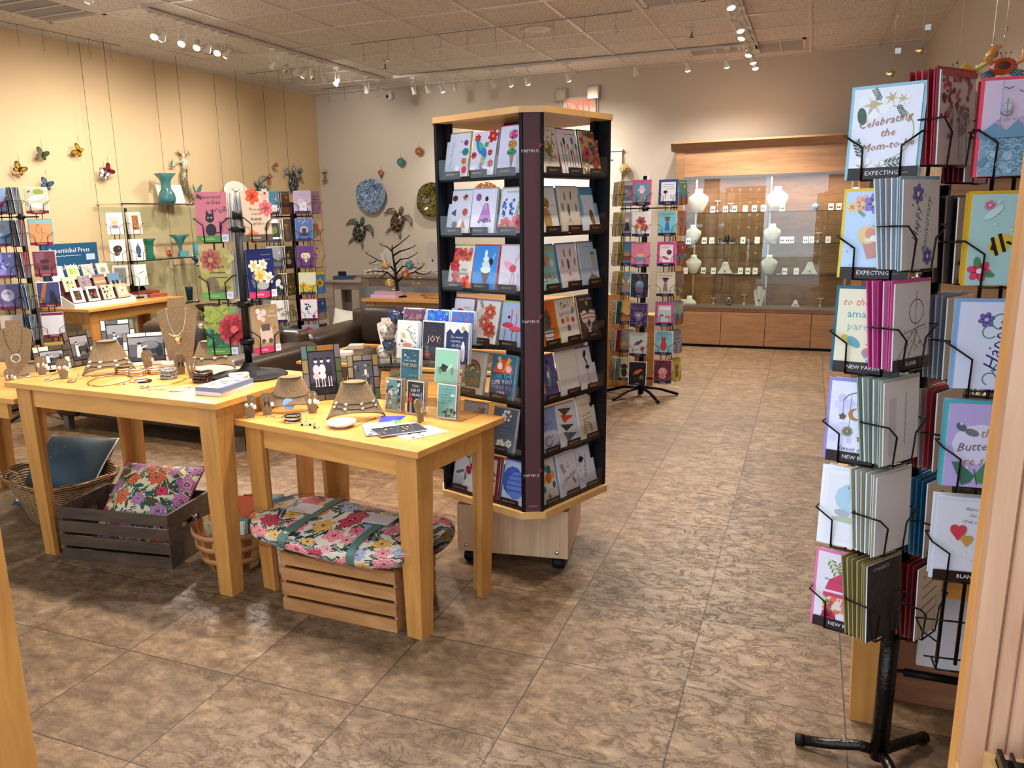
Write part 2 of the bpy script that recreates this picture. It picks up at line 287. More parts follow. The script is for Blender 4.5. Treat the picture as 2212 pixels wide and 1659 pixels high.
# ---------------------------------------------------------------- lettering and artwork
_TX = {}
def text_mesh(s, sh):
    if (s, sh) in _TX: return _TX[s, sh]
    cu = bpy.data.curves.new('lettering', 'FONT'); cu.body = s; cu.shear = sh; cu.resolution_u = 1; cu.align_x = 'CENTER'; cu.align_y = 'CENTER'
    o = bpy.data.objects.new('lettering', cu); COL.objects.link(o); me = o.to_mesh()
    r = ([tuple(v.co) for v in me.vertices], [tuple(p.vertices) for p in me.polygons]); o.to_mesh_clear(); bpy.data.objects.remove(o); bpy.data.curves.remove(cu)
    _TX[s, sh] = r; return r
def art(mb, w, h, spec, y0, seed=0, x0=None, z0=0, step=.00012):
    """draws 'spec' on the plane y = y0 facing -y; numbers are percent of width (x, sizes) and height (y)"""
    R = random.Random(seed); x0 = -w/2 if x0 is None else x0; L = [y0]
    X = lambda a: x0+float(a)*w/100
    Z = lambda a: z0+float(a)*h/100
    def lay(c): L[0] -= step; mb.color(c)
    def pl(pts):
        a = sum(p[0]*q[1]-q[0]*p[1] for p, q in zip(pts, pts[1:]+pts[:1]))
        if a < 0: pts = pts[::-1]
        mb.fc([mb.V((p[0], L[0], p[1])) for p in pts], False)
    def ell(cx, cz, rx, rz, a=0, n=12):
        pl([(cx+rx*cos(2*pi*k/n)*cos(a)-rz*sin(2*pi*k/n)*sin(a), cz+rx*cos(2*pi*k/n)*sin(a)+rz*sin(2*pi*k/n)*cos(a)) for k in range(n)])
    def stroke(P, wd):
        for i, (a, b) in enumerate(zip(P, P[1:])):
            dx, dz = b[0]-a[0], b[1]-a[1]; q = hypot(dx, dz) or 1; nx, nz = -dz/q*wd/2, dx/q*wd/2; e = wd*.3/q
            pl([(a[0]+nx-dx*e, a[1]+nz-dz*e), (a[0]-nx-dx*e, a[1]-nz-dz*e), (b[0]-nx+dx*e, b[1]-nz+dz*e), (b[0]+nx+dx*e, b[1]+nz+dz*e)])
    for cmd in spec.split(';'):
        t = cmd.split()
        if not t: continue
        k = t[0]
        if k == 'b': lay(t[1]); pl([(X(0), Z(0)), (X(100), Z(0)), (X(100), Z(100)), (X(0), Z(100))])
        elif k == 'r': lay(t[5]); pl([(X(t[1]), Z(t[2])), (X(t[3]), Z(t[2])), (X(t[3]), Z(t[4])), (X(t[1]), Z(t[4]))])
        elif k == 'c': lay(t[4]); ell(X(t[1]), Z(t[2]), float(t[3])*w/100, float(t[3])*w/100)
        elif k == 'e': lay(t[6]); ell(X(t[1]), Z(t[2]), float(t[3])*w/100, float(t[4])*w/100, rad(float(t[5])))
        elif k == 'p': lay(t[-1]); q = t[1:-1]; pl([(X(q[i]), Z(q[i+1])) for i in range(0, len(q), 2)])
        elif k == 'l': lay(t[-1]); q = t[1:-2]; stroke([(X(q[i]), Z(q[i+1])) for i in range(0, len(q), 2)], float(t[-2])*w/100)
        elif k == 'o':  # ring arc: cx cy r a0 a1 width col
            lay(t[7]); n = 16; a0, a1 = rad(float(t[4])), rad(float(t[5])); r = float(t[3])*w/100
            stroke([(X(t[1])+r*cos(a0+(a1-a0)*i/n), Z(t[2])+r*sin(a0+(a1-a0)*i/n)) for i in range(n+1)], float(t[6])*w/100)
        elif k == 'f':  # flower: cx cy r petals centre [n]
            n = int(t[6]) if len(t) > 6 else 6; r = float(t[3])*w/100; a0 = R.random()*6; lay(t[4])
            for i in range(n): a = a0+2*pi*i/n; ell(X(t[1])+r*.55*cos(a), Z(t[2])+r*.55*sin(a), r*.5, r*.36, a, 8)
            lay(t[5]); ell(X(t[1]), Z(t[2]), r*.26, r*.26, 0, 8)
        elif k == 'g':  # leafy sprig: x y angle length col
            a = rad(float(t[3])); ln = float(t[4])*w/100; lay(t[5]); bx, bz = X(t[1]), Z(t[2]); stroke([(bx, bz), (bx+ln*cos(a), bz+ln*sin(a))], w*.008)
            for i in range(1, 6):
                for sg in (-1, 1): ell(bx+ln*i/5.5*cos(a)+sg*-sin(a)*ln*.12, bz+ln*i/5.5*sin(a)+sg*cos(a)*ln*.12, ln*.13, ln*.05, a+sg*.7, 7)
        elif k == 's':  # scatter: count x0 y0 x1 y1 size colours...
            for i in range(int(t[1])):
                lay(t[7+i % (len(t)-7)]) if i % 3 == 0 else mb.color(t[7+i % (len(t)-7)])
                q = float(t[6])*w/100*R.uniform(.5, 1.2); ell(X(R.uniform(float(t[2]), float(t[4]))), Z(R.uniform(float(t[3]), float(t[5]))), q, q*R.uniform(.6, 1), R.random()*3, 7)
        elif k == 'w':  # handwriting: x0 y0 x1 y1 amp width col
            lay(t[7]); n = 26; x_0, y_0, x_1, y_1, am = map(float, t[1:6])
            stroke([(X(x_0+(x_1-x_0)*i/n+1.4*sin(i*2.1)), Z(y_0+(y_1-y_0)*i/n+am*sin(i*1.9+R.random())*.6)) for i in range(n+1)], float(t[6])*w/100)
        elif k in 'tT':  # lettering: size x y angle col text   (T = slanted)
            vs, fs = text_mesh(cmd.strip().split(None, 6)[6].replace('~', '\n'), .35 if k == 'T' else 0); lay(t[5]); sz = float(t[1])*w/100; a = rad(float(t[4])); b = len(mb.v)
            cx, cz = X(t[2]), Z(t[3])
            for p in vs: mb.V((cx+sz*(p[0]*cos(a)-p[1]*sin(a)), L[0], cz+sz*(p[0]*sin(a)+p[1]*cos(a))))
            for q in fs: mb.fc([b+i for i in q], False)
    return L[0]
NC = [0]
def card(label, M, w, h, spec, edge='#e8e6e4', t=.003, env=None, group=None, sleeve=True, name='greeting_card', cat='greeting card', envx=.006):
    mb = MB(); NC[0] += 1
    if len(label.replace('-', ' ').split()) > 16: print('LONG', label)
    mb.color(edge); mb.box((-w/2, -t/2, 0), (w/2, t/2, h))
    if env: mb.color(env); mb.box((-w/2-envx, t/2+.0004, -.001), (w/2+envx, t/2+.0026, h+envx))
    if spec: art(mb, w, h, spec, -t/2, NC[0])
    return tag(mb.obj(name, 'print_sleeve' if sleeve else 'print', M=M), label, cat, group)
_BK = {}
def plain(M, w, h, col, label, group, t=.0035, name='tucked_card', cat='tucked_card'):  # plain slab for the cards and envelopes tucked behind a front card
    k = (round(w, 3), round(h, 3), col, t)
    if k not in _BK:
        mb = MB(); mb.color(col); mb.box((-w/2, -t/2, 0), (w/2, t/2, h)); o = mb.obj(name, 'print_sleeve'); _BK[k] = o
    else: o = _BK[k].copy(); COL.objects.link(o)
    o.matrix_world = M; return tag(o, label, cat, group)
# ================================================================ the room
XL, XR, YB, YF = -6.05, .93, 9.485, 1.2
m = MB(); m.poly([(XL-.1, YF-.25, 0), (XR+.1, YF-.25, 0), (XR+.1, YB+.1, 0), (XL-.1, YB+.1, 0)]); struct('floor', m, 'stone_floor')
mat('pavement', '#a8a49e', .8)
m = MB(); m.poly([(-14, -9, -.004), (9, -9, -.004), (9, YF-.25, -.004), (-14, YF-.25, -.004)]); struct('ground', m, 'pavement')
m = MB(); m.box((XL-.12, YF-.1, CEIL), (XR+.12, YB+.12, CEIL+.05)); struct('ceiling', m, 'ceiling_tile')
g = MB()
k = -4
while True:
    x = -3.779+k*.6096
    if x > XR: break
    if x > XL: g.box((x-.012, YF, CEIL-.008), (x+.012, YB, CEIL+.002))
    k += 1
y = 5.63-.6096*8
while y < YB:
    if y > YF: g.box((XL, y-.012, CEIL-.0075), (XR, y+.012, CEIL+.002))
    y += .6096
for x0, x1, y0, y1 in ((XL, XL+.022, YF, YB), (XR-.022, XR, YF, YB), (XL, XR, YB-.022, YB)): g.box((x0, y0, CEIL-.006), (x1, y1, CEIL+.002))
tag(g.obj('trim_1', 'grid_paint'), kind='structure')
struct('wall_left', box1((XL-.12, YF-.1, 0), (XL, YB, CEIL)), 'wall_tan')
struct('wall_right', box1((XR, YF-.1, 0), (XR+.12, YB, CEIL)), 'wall_greige')
struct('wall_back', box1((XL-.12, YB, 0), (XR+.12, YB+.12, CEIL)), 'wall_greige')
m = MB()   # shop front: piers, knee wall and lintel round the window and the doorway
for a in ((XL-.1, -5.8, 0, CEIL), (-1.95, -1.72, 0, CEIL), (-5.8, -1.95, 0, .5), (-5.8, -1.95, 2.6, CEIL), (-1.72, 2.6, 2.6, CEIL)): m.box((a[0], YF-.1, a[2]), (a[1], YF, a[3]))
struct('wall_front', m, 'wall_greige')
w = MB(); w.mat('casing_wood')
for x in (-5.8, -4.85, -3.9, -2.95, -2.0): w.box((x, YF-.09, .5), (x+.05, YF-.02, 2.6))
w.box((-5.8, YF-.09, .5), (-1.95, YF-.02, .55)); w.box((-5.8, YF-.09, 2.1), (-1.95, YF-.02, 2.16)); w.box((-5.8, YF-.09, 2.55), (-1.95, YF-.02, 2.6))
w.mat('clear_glass'); w.box((-5.78, YF-.06, .53), (-2, YF-.055, 2.57)); tag(w.obj('window_1'), kind='structure')
# doorway jambs: plain inner faces, fluted casing outside on the right
m = MB(); m.box((-1.75, YF-.14, 0), (-1.712, YF+.02, 2.6)); struct('trim_2', m, 'maple_upright')
t3 = MB(); jx = .238
t3.mat('maple_upright'); t3.box((jx, YF-.018, 0), (jx+.1, YF+.035, 2.6))
t3.mat('casing_wood')
prof = [(jx, YF-.018), (jx, YF-.04), (jx+.026, YF-.04), (jx+.028, YF-.034)]
for i in range(2):
    for q in range(0, 9): a = pi*q/8; prof.append((jx+.029+.022*i+.0105*(1-cos(a)), YF-.034-.008*sin(a)))
prof += [(jx+.075, YF-.034), (jx+.076, YF-.039), (jx+.108, YF-.039), (jx+.108, YF-.018)]
t3.loft([[(x, y, .69) for x, y in prof], [(x, y, 2.6) for x, y in prof]], True, False)
t3.box((jx+.108, YF-.03, .69), (XR+.1, YF, 2.6)); tag(t3.obj('trim_3', M=Matrix()), kind='structure')
mm = MB(); mm.box((jx, YF-.75, 0), (XR+.1, YF-.018, .672)); struct('trim_4', mm, 'maple_pale')
mm = MB(); mm.box((jx-.001, YF-.75, .672), (jx+.026, YF-.018, .69)); mm.box((jx+.026, YF-.75, .672), (XR+.1, YF-.018, .728)); struct('trim_5', mm, 'maple_edge')
dc = thing('display_case_glass', 'sliding glass pane in a black metal track on the wooden sill beside the doorway', 'glass pane', (jx+.052, YF-.4, .728))
mm = MB(); mm.box((-.016, -.35, 0), (-.010, .345, .018)); mm.box((-.016, -.35, 0), (.022, .345, .004)); mm.box((-.001, -.35, 0), (.003, .345, .016)); mm.box((.016, -.35, 0), (.022, .345, .03)); mm.obj('track', 'dark_metal', dc)
mm = MB(); mm.box((.008, -.34, .004), (.012, .34, 1.1)); mm.obj('pane', 'clear_glass', dc)
# back door with white casing, mostly hidden by the tower
m = MB(); m.mat('trim_white'); xr = -2.03
for a in ((xr-.09, xr, 2.04, 2.13), ): pass
m.box((xr-1.06, YB-.03, 2.04), (xr, YB, 2.14)); m.box((xr-.1, YB-.03, 0), (xr, YB, 2.04)); m.box((xr-1.06, YB-.03, 0), (xr-.96, YB, 2.04)); m.box((xr-1.06, YB-.045, 2.13), (xr+.01, YB, 2.15)); m.box((xr-.96, YB-.012, 0), (xr-.1, YB, 2.04))
tag(m.obj('door_1'), kind='structure')
struct('baseboard_left', box1((XL, YF, 0), (XL+.012, YB, .1)), 'trim_white'); struct('baseboard_back', box1((XL, YB-.012, 0), (-3.1, YB, .1)), 'trim_white')

# ================================================================ ceiling fittings
def grille(loc, w, d, nx, label, slats=False):
    t = thing('ceiling_vent', label, 'vent', loc)
    f = MB(); q = .03
    f.box((0, 0, -.012), (w, q, 0)); f.box((0, d-q, -.012), (w, d, 0)); f.box((0, 0, -.012), (q, d, 0)); f.box((w-q, 0, -.012), (w, d, 0))
    f.obj('frame', 'vent_paint', t)
    s = MB(); s.box((q, q, -.004), (w-q, d-q, -.002)); s.obj('slot_panel', 'vent_slot', t)
    s = MB()
    for i in range(1, nx): x = q+(w-2*q)*i/nx; s.box((x-.006, q, -.011), (x+.006, d-q, -.003))
    n = int((d-2*q)/.018)
    for i in range(n): y = q+(d-2*q)*(i+.5)/n; s.box((q, y-.0015, -.009), (w-q, y+.0015, -.005))
    s.obj('divider', 'vent_paint', t); return t
grille((-5.60, 4.1, CEIL), .58, .95, 1, 'large dark return air grille at the left edge of the ceiling', 0)
v = MB()
t = thing('ceiling_bars', 'pale bars dividing the dark return air grille above the left wall', 'vent bars', (-5.6, 4.1, CEIL-.013))
for i in range(1, 5): v.box((.03, .19*i-.008, -.006), (.55, .19*i+.008, 0))
v.obj('bar', 'vent_paint', t)
grille((-.62, 8.66, CEIL), .46, .58, 2, 'rectangular ceiling vent right of the short track beside the back wall')
grille((-1.25, 8.66, CEIL), .5, .4, 2, 'rectangular ceiling vent partly hidden behind the end of the long white track')
grille((-1.3, 6.3, CEIL), .45, .5, 2, 'pale ceiling vent cut off by the top of the picture')
t = thing('ceiling_diffuser', 'square louvred ceiling diffuser beside the left track lights', 'vent', (-5.28, 6.52, CEIL))
for i in range(5):
    m = MB(); a = .255-.045*i; b = a-.03; z = -.012-.004*i
    for x0, y0, x1, y1 in ((-a, -a, a, -b), (-a, b, a, a), (-a, -b, -b, b), (b, -b, a, b)): m.box((x0, y0, z), (x1, y1, z+.006))
    m.obj('louvre', 'vent_paint', t)
box1((-.24, -.24, -.003), (.24, .24, -.001)).obj('duct_shade_sheet', 'duct_shade', t)  # black sheet standing in for the shade inside the duct
t = thing('ceiling_speaker', 'round flat white speaker in the middle of the ceiling', 'speaker', (-2.28, 7.12, CEIL))
m = MB(); m.lathe([(.125, 0), (.13, -.006), (.115, -.012)], 32); m.obj('rim', 'white_paint', t)
m = MB(); m.lathe([(.112, -.006), (.11, -.011), (.02, -.014)], 32); m.obj('grille', 'vent_paint', t)
for p, lab in (((-4.09, 7.74), 'small fire sprinkler left of the corner between the two tracks'), ((-1.07, 7.73), 'small chrome fire sprinkler near the right end of the long track')):
    t = thing('sprinkler', lab, 'sprinkler', (*p, CEIL)); m = MB(); m.lathe([(.04, 0), (.042, -.006), (.012, -.01), (.01, -.045), (.02, -.05)], 16); m.obj('escutcheon', 'chrome', t)
    m = MB(); m.lathe([(.006, -.05), (.006, -.075), (.024, -.077), (.024, -.08)], 10); m.obj('deflector', 'bronze_metal', t)
# track lighting
def track(a, b, label):
    a, b = Vector((*a, CEIL-.03)), Vector((*b, CEIL-.03)); L = (b-a).length; an = atan2(b.y-a.y, b.x-a.x)
    t = thing('light_track', label, 'light track', TR(a.x, a.y, a.z, an))
    m = MB(); m.box((0, -.018, 0), (L, -.010, .028)); m.box((0, .010, 0), (L, .018, .028)); m.box((0, -.018, .018), (L, .018, .028)); m.obj('rail', 'white_paint', t)
    box1((-.01, -.02, -.004), (.06, .02, .03)).obj('end_feed', 'white_plastic', t); return t
HEAD = [None]
def head(x, y, target, on, label, power=46):
    loc = Vector((x, y, CEIL-.034)); KH = .72; t = thing('track_spotlight', label, 'spotlight', loc, 'track spotlights on the ceiling')
    if HEAD[0] is None:
        m = MB(); m.box((-.03, -.016, -.018), (.03, .016, 0)); m.tube([(0, 0, -.018), (0, 0, -.04)], .007); HEAD[0] = m.obj('adapter', 'white_plastic', t)
    else: c = HEAD[0].copy(); COL.objects.link(c); c.parent = t
    m = MB(); d = (Vector(target)-(loc+Vector((0, 0, -.14)))).normalized(); q = d.to_track_quat('-Z', 'Y').to_matrix().to_4x4()
    M = Matrix.Translation((0, 0, -.14)) @ q @ Matrix.Scale(KH, 4)
    h = Vector((d.x, d.y, 0)); h = h.normalized() if h.length > .01 else Vector((1, 0, 0)); sd = Vector((-h.y, h.x, 0))
    for s in (-1, 1): m.tube([(0, 0, -.04), tuple(sd*.028*s+Vector((0, 0, -.06))), tuple(sd*.03*s+Vector((0, 0, -.14)))], .0035, 5)
    m.obj('yoke', 'white_plastic', t)
    m = MB(); m.at(M); m.lathe([(.016, .055), (.024, .05), (.026, .0), (.040, -.035), (.042, -.055), (.038, -.055), (.030, -.02)], 16); m.obj('shade', 'white_plastic' if on < 2 else 'chrome', t)
    m = MB(); m.at(M); m.lathe([(.037, -.05), (.03, -.062), (.016, -.070), (.004, -.072)], 14); m.obj('bulb', 'bulb' if on else 'chrome', t)
    if on:
        power *= 1.9; s = lamp('SPOT', loc+Vector((0, 0, -.14))+d*.075, power, WARM, spot_size=rad(115), spot_blend=1, shadow_soft_size=.03); aim(s, target)
track((-4.62, 4.97), (-4.6, 8.67), 'long track running from the top left corner towards the back wall')
track((-4.42, 8.58), (-.7, 8.64), 'long white track running parallel to the back wall')
track((-.62, 5.0), (-.6, 9.02), 'track at the upper right pointing towards the back wall')
H1 = [(345, 25, 1, 'c'), (363, 30, 1, 'l'), (401, 43, 1, 'c'), (432, 53, 1, 'c'), (458, 60, 0, 'l'), (478, 66, 1, 'c'), (502, 72, 1, 'l'), (600, 102, 0, 'l'), (627, 110, 0, 'c'), (651, 117, 0, 'l'), (668, 122, 1, 'l'), (683, 128, 0, 'c'), (705, 135, 1, 'b'), (740, 143, 0, 'l'), (799, 162, 0, 'b'), (821, 170, 0, 'b')]
H2 = [(887, 164, 0), (917, 161, 0), (953, 160, 1), (983, 157, 0), (1063, 150, 0), (1104, 147, 1), (1138, 142, 1), (1227, 134, 1), (1371, 118, 0), (1484, 107, 1), (1569, 98, 1)]
H3 = [5.35, 5.8, 6.2, 6.6, 7.0, 7.3, 7.75, 8.1, 8.5, 8.85]
od = ['first', 'second', 'third', 'fourth', 'fifth', 'sixth', 'seventh', 'eighth', 'ninth', 'tenth', 'eleventh', 'twelfth', 'thirteenth', 'fourteenth', 'fifteenth', 'sixteenth']
for i, (px, py, on, k) in enumerate(H1):
    p = onz(px, py, CEIL-.03); y = p.y
    tg = {'l': (XL, y+.2, 1.35), 'c': (-4.2, y-1.5, .9), 'b': (-4.9, YB, 1.5)}[k]
    head(-4.61, y, tg, on, f'{"lit" if on else "unlit"} spotlight on the left track, {od[i]} from its near end', 27)
for i, (px, py, on) in enumerate(H2):
    p = onz(px, py, CEIL-.03); x = p.x
    head(x, 8.6, (x+(.3 if x < -1.5 else .2), YB if x < -2.2 else 9.1, 1.2), on, f'{"lit" if on else "unlit"} spotlight on the track along the back wall, {od[i]} from the left', 25 if x < -3.4 else 18)
for i, y in enumerate(H3):
    on = i in (1, 2, 4, 5, 7, 8, 9)
    head(-.61, y, (-1.1 if i % 2 else -.1, y-.6, .9) if i < 8 else (-.2, 8.4, 0), on, f'{"lit" if on else "unlit"} spotlight on the upper right track, {od[i]} from its near end', 44)
# unseen tracks over the front tables and sofas, added for ambient light
track((-3.6, 2.95), (-.4, 2.95), 'unseen track above the front tables, running parallel to the shop front')
for i, x in enumerate((-3.3, -2.85, -2.4, -1.95, -1.5, -1.05, -.6)):
    head(x, 2.95, (x+(.15 if i % 2 else -.2), 2.5+.35*(i % 2), .75), 1, f'unseen lit spotlight above the front tables, {od[i]} from the left', 31)
track((-4.3, 4.1), (-1.0, 4.1), 'added track above the sofas and the card tower')  # second added track, brightens the room around the sofas
for i, (x, tx, ty, tz) in enumerate(((-4.2, -5.6, 4.6, 1.1), (-3.7, -4.6, 4.9, .8), (-2.9, -3.2, 4.9, .4), (-2.1, -1.3, 3.1, 1.2), (-1.3, -.9, 3.2, 1.0))):
    head(x, 4.1, (tx, ty, tz), 1, f'added lit spotlight above the sofas, {od[i]} from the left', 44)
# thin wires with hooks hanging from ceiling bars
def hookbar(pts, n, label, drop=.16, mt='white_plastic', x=False):
    t = thing('hanging_bar', label, 'display bar', (0, 0, 0)); a, b = Vector(pts[0]), Vector(pts[1])
    m = MB(); m.tube([a, b], .0035, 5); m.obj('rod', 'grey_metal', t)
    m0 = MB(); m0.tube([(0, 0, 0), (0, 0, -drop*.55), (.012, 0, -drop*.75), (.008, 0, -drop), (-.008, 0, -drop), (-.012, 0, -drop*.75), (0, 0, -drop*.5)], .0015, 4)
    me = None
    for i in range(n):
        p = a+(b-a)*((i+.5)/n)
        if me is None: o = m0.obj('hook', 'grey_metal', t); me = o
        else: o = me.copy(); COL.objects.link(o); o.parent = t
        o.location = p
hookbar([(-3.95, 6.83, CEIL-.02), (-1.4, 6.79, CEIL-.02)], 10, 'thin ceiling rod with ten small wire hooks in the middle of the room')
hookbar([(-5.85, 4.6, CEIL-.02), (-5.75, 5.9, CEIL-.02)], 6, 'thin ceiling rod with hooks beside the left wall')
hookbar([(-5.7, 7.6, CEIL-.02), (-4.7, 7.6, CEIL-.02)], 6, 'thin ceiling rod with hooks near the far left corner')
hookbar([(-5.6, 8.9, CEIL-.02), (-4.7, 8.9, CEIL-.02)], 4, 'short ceiling rod with hooks at the back corner')

# ================================================================ on the back wall
t = thing('exit_sign', 'white exit sign with red letters on the back wall above the card tower', 'exit sign', TR(-2.53, YB-.03, 2.52))
m = MB(); m.box((-.19, 0, 0), (.19, .03, .22)); m.obj('housing', 'white_plastic', t)
vs, fs = text_mesh('EXIT', 0); m = MB()
for p in vs: m.v.append((p[0]*.155*1.0, -.003, .11+p[1]*.2))
for q in fs: m.fc(q, False)
m.prism([(.155, .10), (.175, .115), (.155, .13)], -.003, -.001); m.obj('lettering', 'exit_red', t)
m = MB(); m.tube([(.21, .015, .0), (.21, .015, .28)], .006); m.obj('conduit', 'white_plastic', t)
for x, lab in ((-2.75, 'left square chrome emergency light above the exit sign'), (-2.37, 'right square chrome emergency light above the exit sign')):
    t = thing('emergency_light', lab, 'emergency light', TR(x, YB-.06, 2.70, rad(-12)))
    m = MB(); m.box((-.075, 0, 0), (.075, .05, .15)); m.obj('housing', 'chrome', t, bevel=.01)
    m = MB(); m.at(Matrix.Translation((0, -.002, .075)) @ Matrix.Rotation(rad(90), 4, 'X')); m.lathe([(.055, 0), (.05, -.01), (.02, -.02), (.005, -.022)], 16); m.obj('reflector', 'silver', t)
    m = MB(); m.tube([(0, .03, 0), (0, .055, -.05), (0, .06, -.09)], .008); m.obj('bracket', 'white_plastic', t)
t = thing('security_camera', 'small white dome security camera at the top of the back wall', 'camera', TR(-4.94, YB-.05, 2.92))
m = MB(); m.ball((0, 0, 0), .045); m.box((-.015, .0, .02), (.015, .05, .06)); m.obj('housing', 'white_plastic', t)
m = MB(); m.ball((-.012, -.034, -.005), .02); m.obj('lens', 'black_rubber', t)
def wallplate(px, py, r, name, label, mt, wob, seed=0):
    p = ony(px, py, YB); M = Matrix.Translation((p.x, YB-.02, p.z)) @ Matrix.Rotation(rad(90), 4, 'X')
    m = MB(); f = lambda u, z: wob*(sin(2*pi*(3*u+seed))+.6*sin(2*pi*(5*u+.3)))
    m.lathe([(.02, 0), (r*.35, .004), (r*.7, .03), (r, .065), (r*.99, .07), (r*.68, .038), (r*.33, .012), (.005, .01)], 40, wob=f)
    return tag(m.obj(name, mt, M=M), label, 'glass plate')
wallplate(807, 423, .215, 'glass_plate', 'large wavy blue swirled glass plate hanging on the back wall', 'swirl_blue', .025)
wallplate(938, 432, .21, 'glass_plate', 'large wavy olive and black glass plate half hidden behind the card tower', 'swirl_olive', .03, .4)
wallplate(1056, 430, .2, 'glass_plate', 'reddish brown swirled glass plate seen through the card tower', 'swirl_brown', .02, .2)
def turtle(M, label, shell, skin, s=1):
    t = thing('sea_turtle_figure', label, 'sea turtle', M)
    n = NT_get(shell, skin)
    m = MB(); m.ball((0, -.03, 0), (.085*s, .035, .105*s), 18, 10); m.obj('shell', n[0], t)
    m = MB(); m.loft([[(0+.02*s*cos(a), -.02+.015*sin(a), .10*s) for a in [i*pi/4 for i in range(8)]], [(.026*s*cos(a), -.03+.02*sin(a), .145*s) for a in [i*pi/4 for i in range(8)]], [(.022*s*cos(a), -.03+.018*sin(a), .175*s) for a in [i*pi/4 for i in range(8)]], [(.006*s*cos(a), -.03+.006*sin(a), .195*s) for a in [i*pi/4 for i in range(8)]]]); m.obj('head', n[1], t)
    def flip(pts, nm):
        m = MB(); c = [Vector((a*s, -.015-.02*i/3, b*s)) for i, (a, b, r) in enumerate(pts)]
        m.loft([[(p.x+r*s*.5*cos(q), p.y+.006*sin(q), p.z+r*s*sin(q)*.9) for q in [i*pi/4 for i in range(8)]] for p, (a, b, r) in zip(c, pts)]); m.obj(nm, n[1], t)
    for sg in (-1, 1):
        flip([(sg*.05, .08, .03), (sg*.10, .11, .036), (sg*.15, .09, .028), (sg*.19, .03, .006)], 'front_flipper')
        flip([(sg*.05, -.08, .02), (sg*.08, -.12, .024), (sg*.10, -.16, .006)], 'rear_flipper')
    return t
_TC = {}
def NT_get(a, b):
    if (a, b) in _TC: return _TC[a, b]
    na = f'shell_{len(_TC)}'; n = mat(na, a, .25); v = n.n('TexVoronoi', feature='DISTANCE_TO_EDGE', i_Scale=17); n.l(coords(n), v.inputs['Vector'])
    r = ramp(n, v.outputs[0], [(.0, '#a09480'), (.03, '#8a7e6c'), (.05, a), (1, a)]); n.l(r.outputs[0], n.b.inputs['Base Color'])
    nb = f'skin_{len(_TC)}'; n = mat(nb, b, .35); v = n.n('TexVoronoi', i_Scale=40); n.l(coords(n), v.inputs['Vector']); r = ramp(n, v.outputs[0], [(.2, a), (.5, b)]); n.l(r.outputs[0], n.b.inputs['Base Color'])
    _TC[a, b] = (na, nb); return _TC[a, b]
p = ony(778, 503, YB); turtle(TR(p.x, YB-.005, p.z, 0, 0, rad(20)), 'dark green sea turtle figure on the back wall, the left of the two', '#16231f', '#5c6a62', 1.12)
p = ony(860, 481, YB); turtle(TR(p.x, YB-.005, p.z, 0, 0, rad(22)), 'reddish brown sea turtle figure on the back wall, right of the green one', '#3a1812', '#7a6a55', 1.12)
def ornament(p, r, mt, label, hook=.05, drop=False):
    t = thing('glass_ornament', label, 'glass ornament', (p[0], p[1], p[2]))
    m = MB()
    if drop: m.lathe([(.004, -r*1.5), (r*.6, -r*.4), (r*.95, r*.4), (r*.5, r*.95), (.006, r*1.05)], 16)
    else: m.ball((0, 0, 0), r, 18, 12)
    m.obj('ball', mt, t); m = MB(); m.lathe([(.008, r*.97), (.008, r*1.12)], 8); m.tube([(0, 0, r), (0, 0, r+hook), (.01, 0, r+hook+.012)], .0015, 4); m.obj('hook', 'gold', t)
for px, py, r, mt, lab, dr in ((822, 374, .04, 'ornament_red', 'mauve drop shaped glass ornament above the blue wall plate', 1), (866, 350, .052, 'ornament_blue', 'round blue green glass ornament on the back wall', 0), (905, 327, .05, 'ornament_red', 'round brown red glass ornament, highest on the back wall', 0), (1349, 365, .056, 'ornament_gold', 'round amber glass ornament above the birthday card spinner', 0)):
    p = ony(px, py, YB-.055); ornament(p, r, mt, lab, drop=dr)

# ================================================================ display cabinet on the back wall
CB = thing('display_cabinet', 'tall wooden jewelry display cabinet with sliding glass doors at the back wall', 'display cabinet', (0, 9.06, 0))
x0, x1, dp = -1.37, .5, .40
box1((x0, 0, 0), (x0+.09, dp, 2.09)).obj('side_panel', 'cabinet_wood', CB); box1((x1-.09, 0, 0), (x1, dp, 2.09)).obj('side_panel', 'cabinet_wood', CB)
m = MB(); m.mat('cabinet_wood'); m.box((x0+.09, dp-.02, .4), (x1-.09, dp, 2.09)); m.obj('back_panel', None, CB)
box1((x0+.09, .005, 1.80), (x1-.09, .03, 2.09)).obj('header_panel', 'cabinet_wood_across', CB)
box1((x0+.09, .03, 1.80), (x1-.09, dp-.02, 1.83)).obj('inner_top', 'cabinet_wood_across', CB)
cr = [(0, 2.07), (-.012, 2.085), (-.012, 2.10), (-.03, 2.115), (-.045, 2.135), (-.06, 2.14), (-.06, 2.16), (.40, 2.16), (.40, 2.07)]
m = MB(); m.loft([[(x0-.05, a, b) for a, b in cr], [(x1+.05, a, b) for a, b in cr]], True, False); m.box((x0-.05, 0, 2.09), (x0, dp, 2.16)); m.obj('crown_moulding', 'cabinet_wood_across', CB)
box1((x0, .02, 0), (x1, dp, .03)).obj('plinth', 'bronze_metal', CB); box1((x0+.09, .01, .385), (x1-.09, dp-.02, .43)).obj('base_deck', 'cabinet_wood_across', CB)
for i in range(4):
    a = -1.285+.449*i; box1((a+.003, -.012, .03), (min(a+.446, x1-.0), .008, .38)).obj('door', 'cabinet_wood', CB)
for z, nm in ((.425, 'lower_track'), (1.775, 'upper_track')): box1((x0+.09, -.006, z), (x1-.09, .03, z+.028)).obj(nm, 'grey_metal', CB)
for a, b, yy in ((x0+.09, -.42, .0), (-.46, x1-.09, .014)): box1((a, yy, .45), (b, yy+.005, 1.78)).obj('glass_door', 'case_glass', CB)
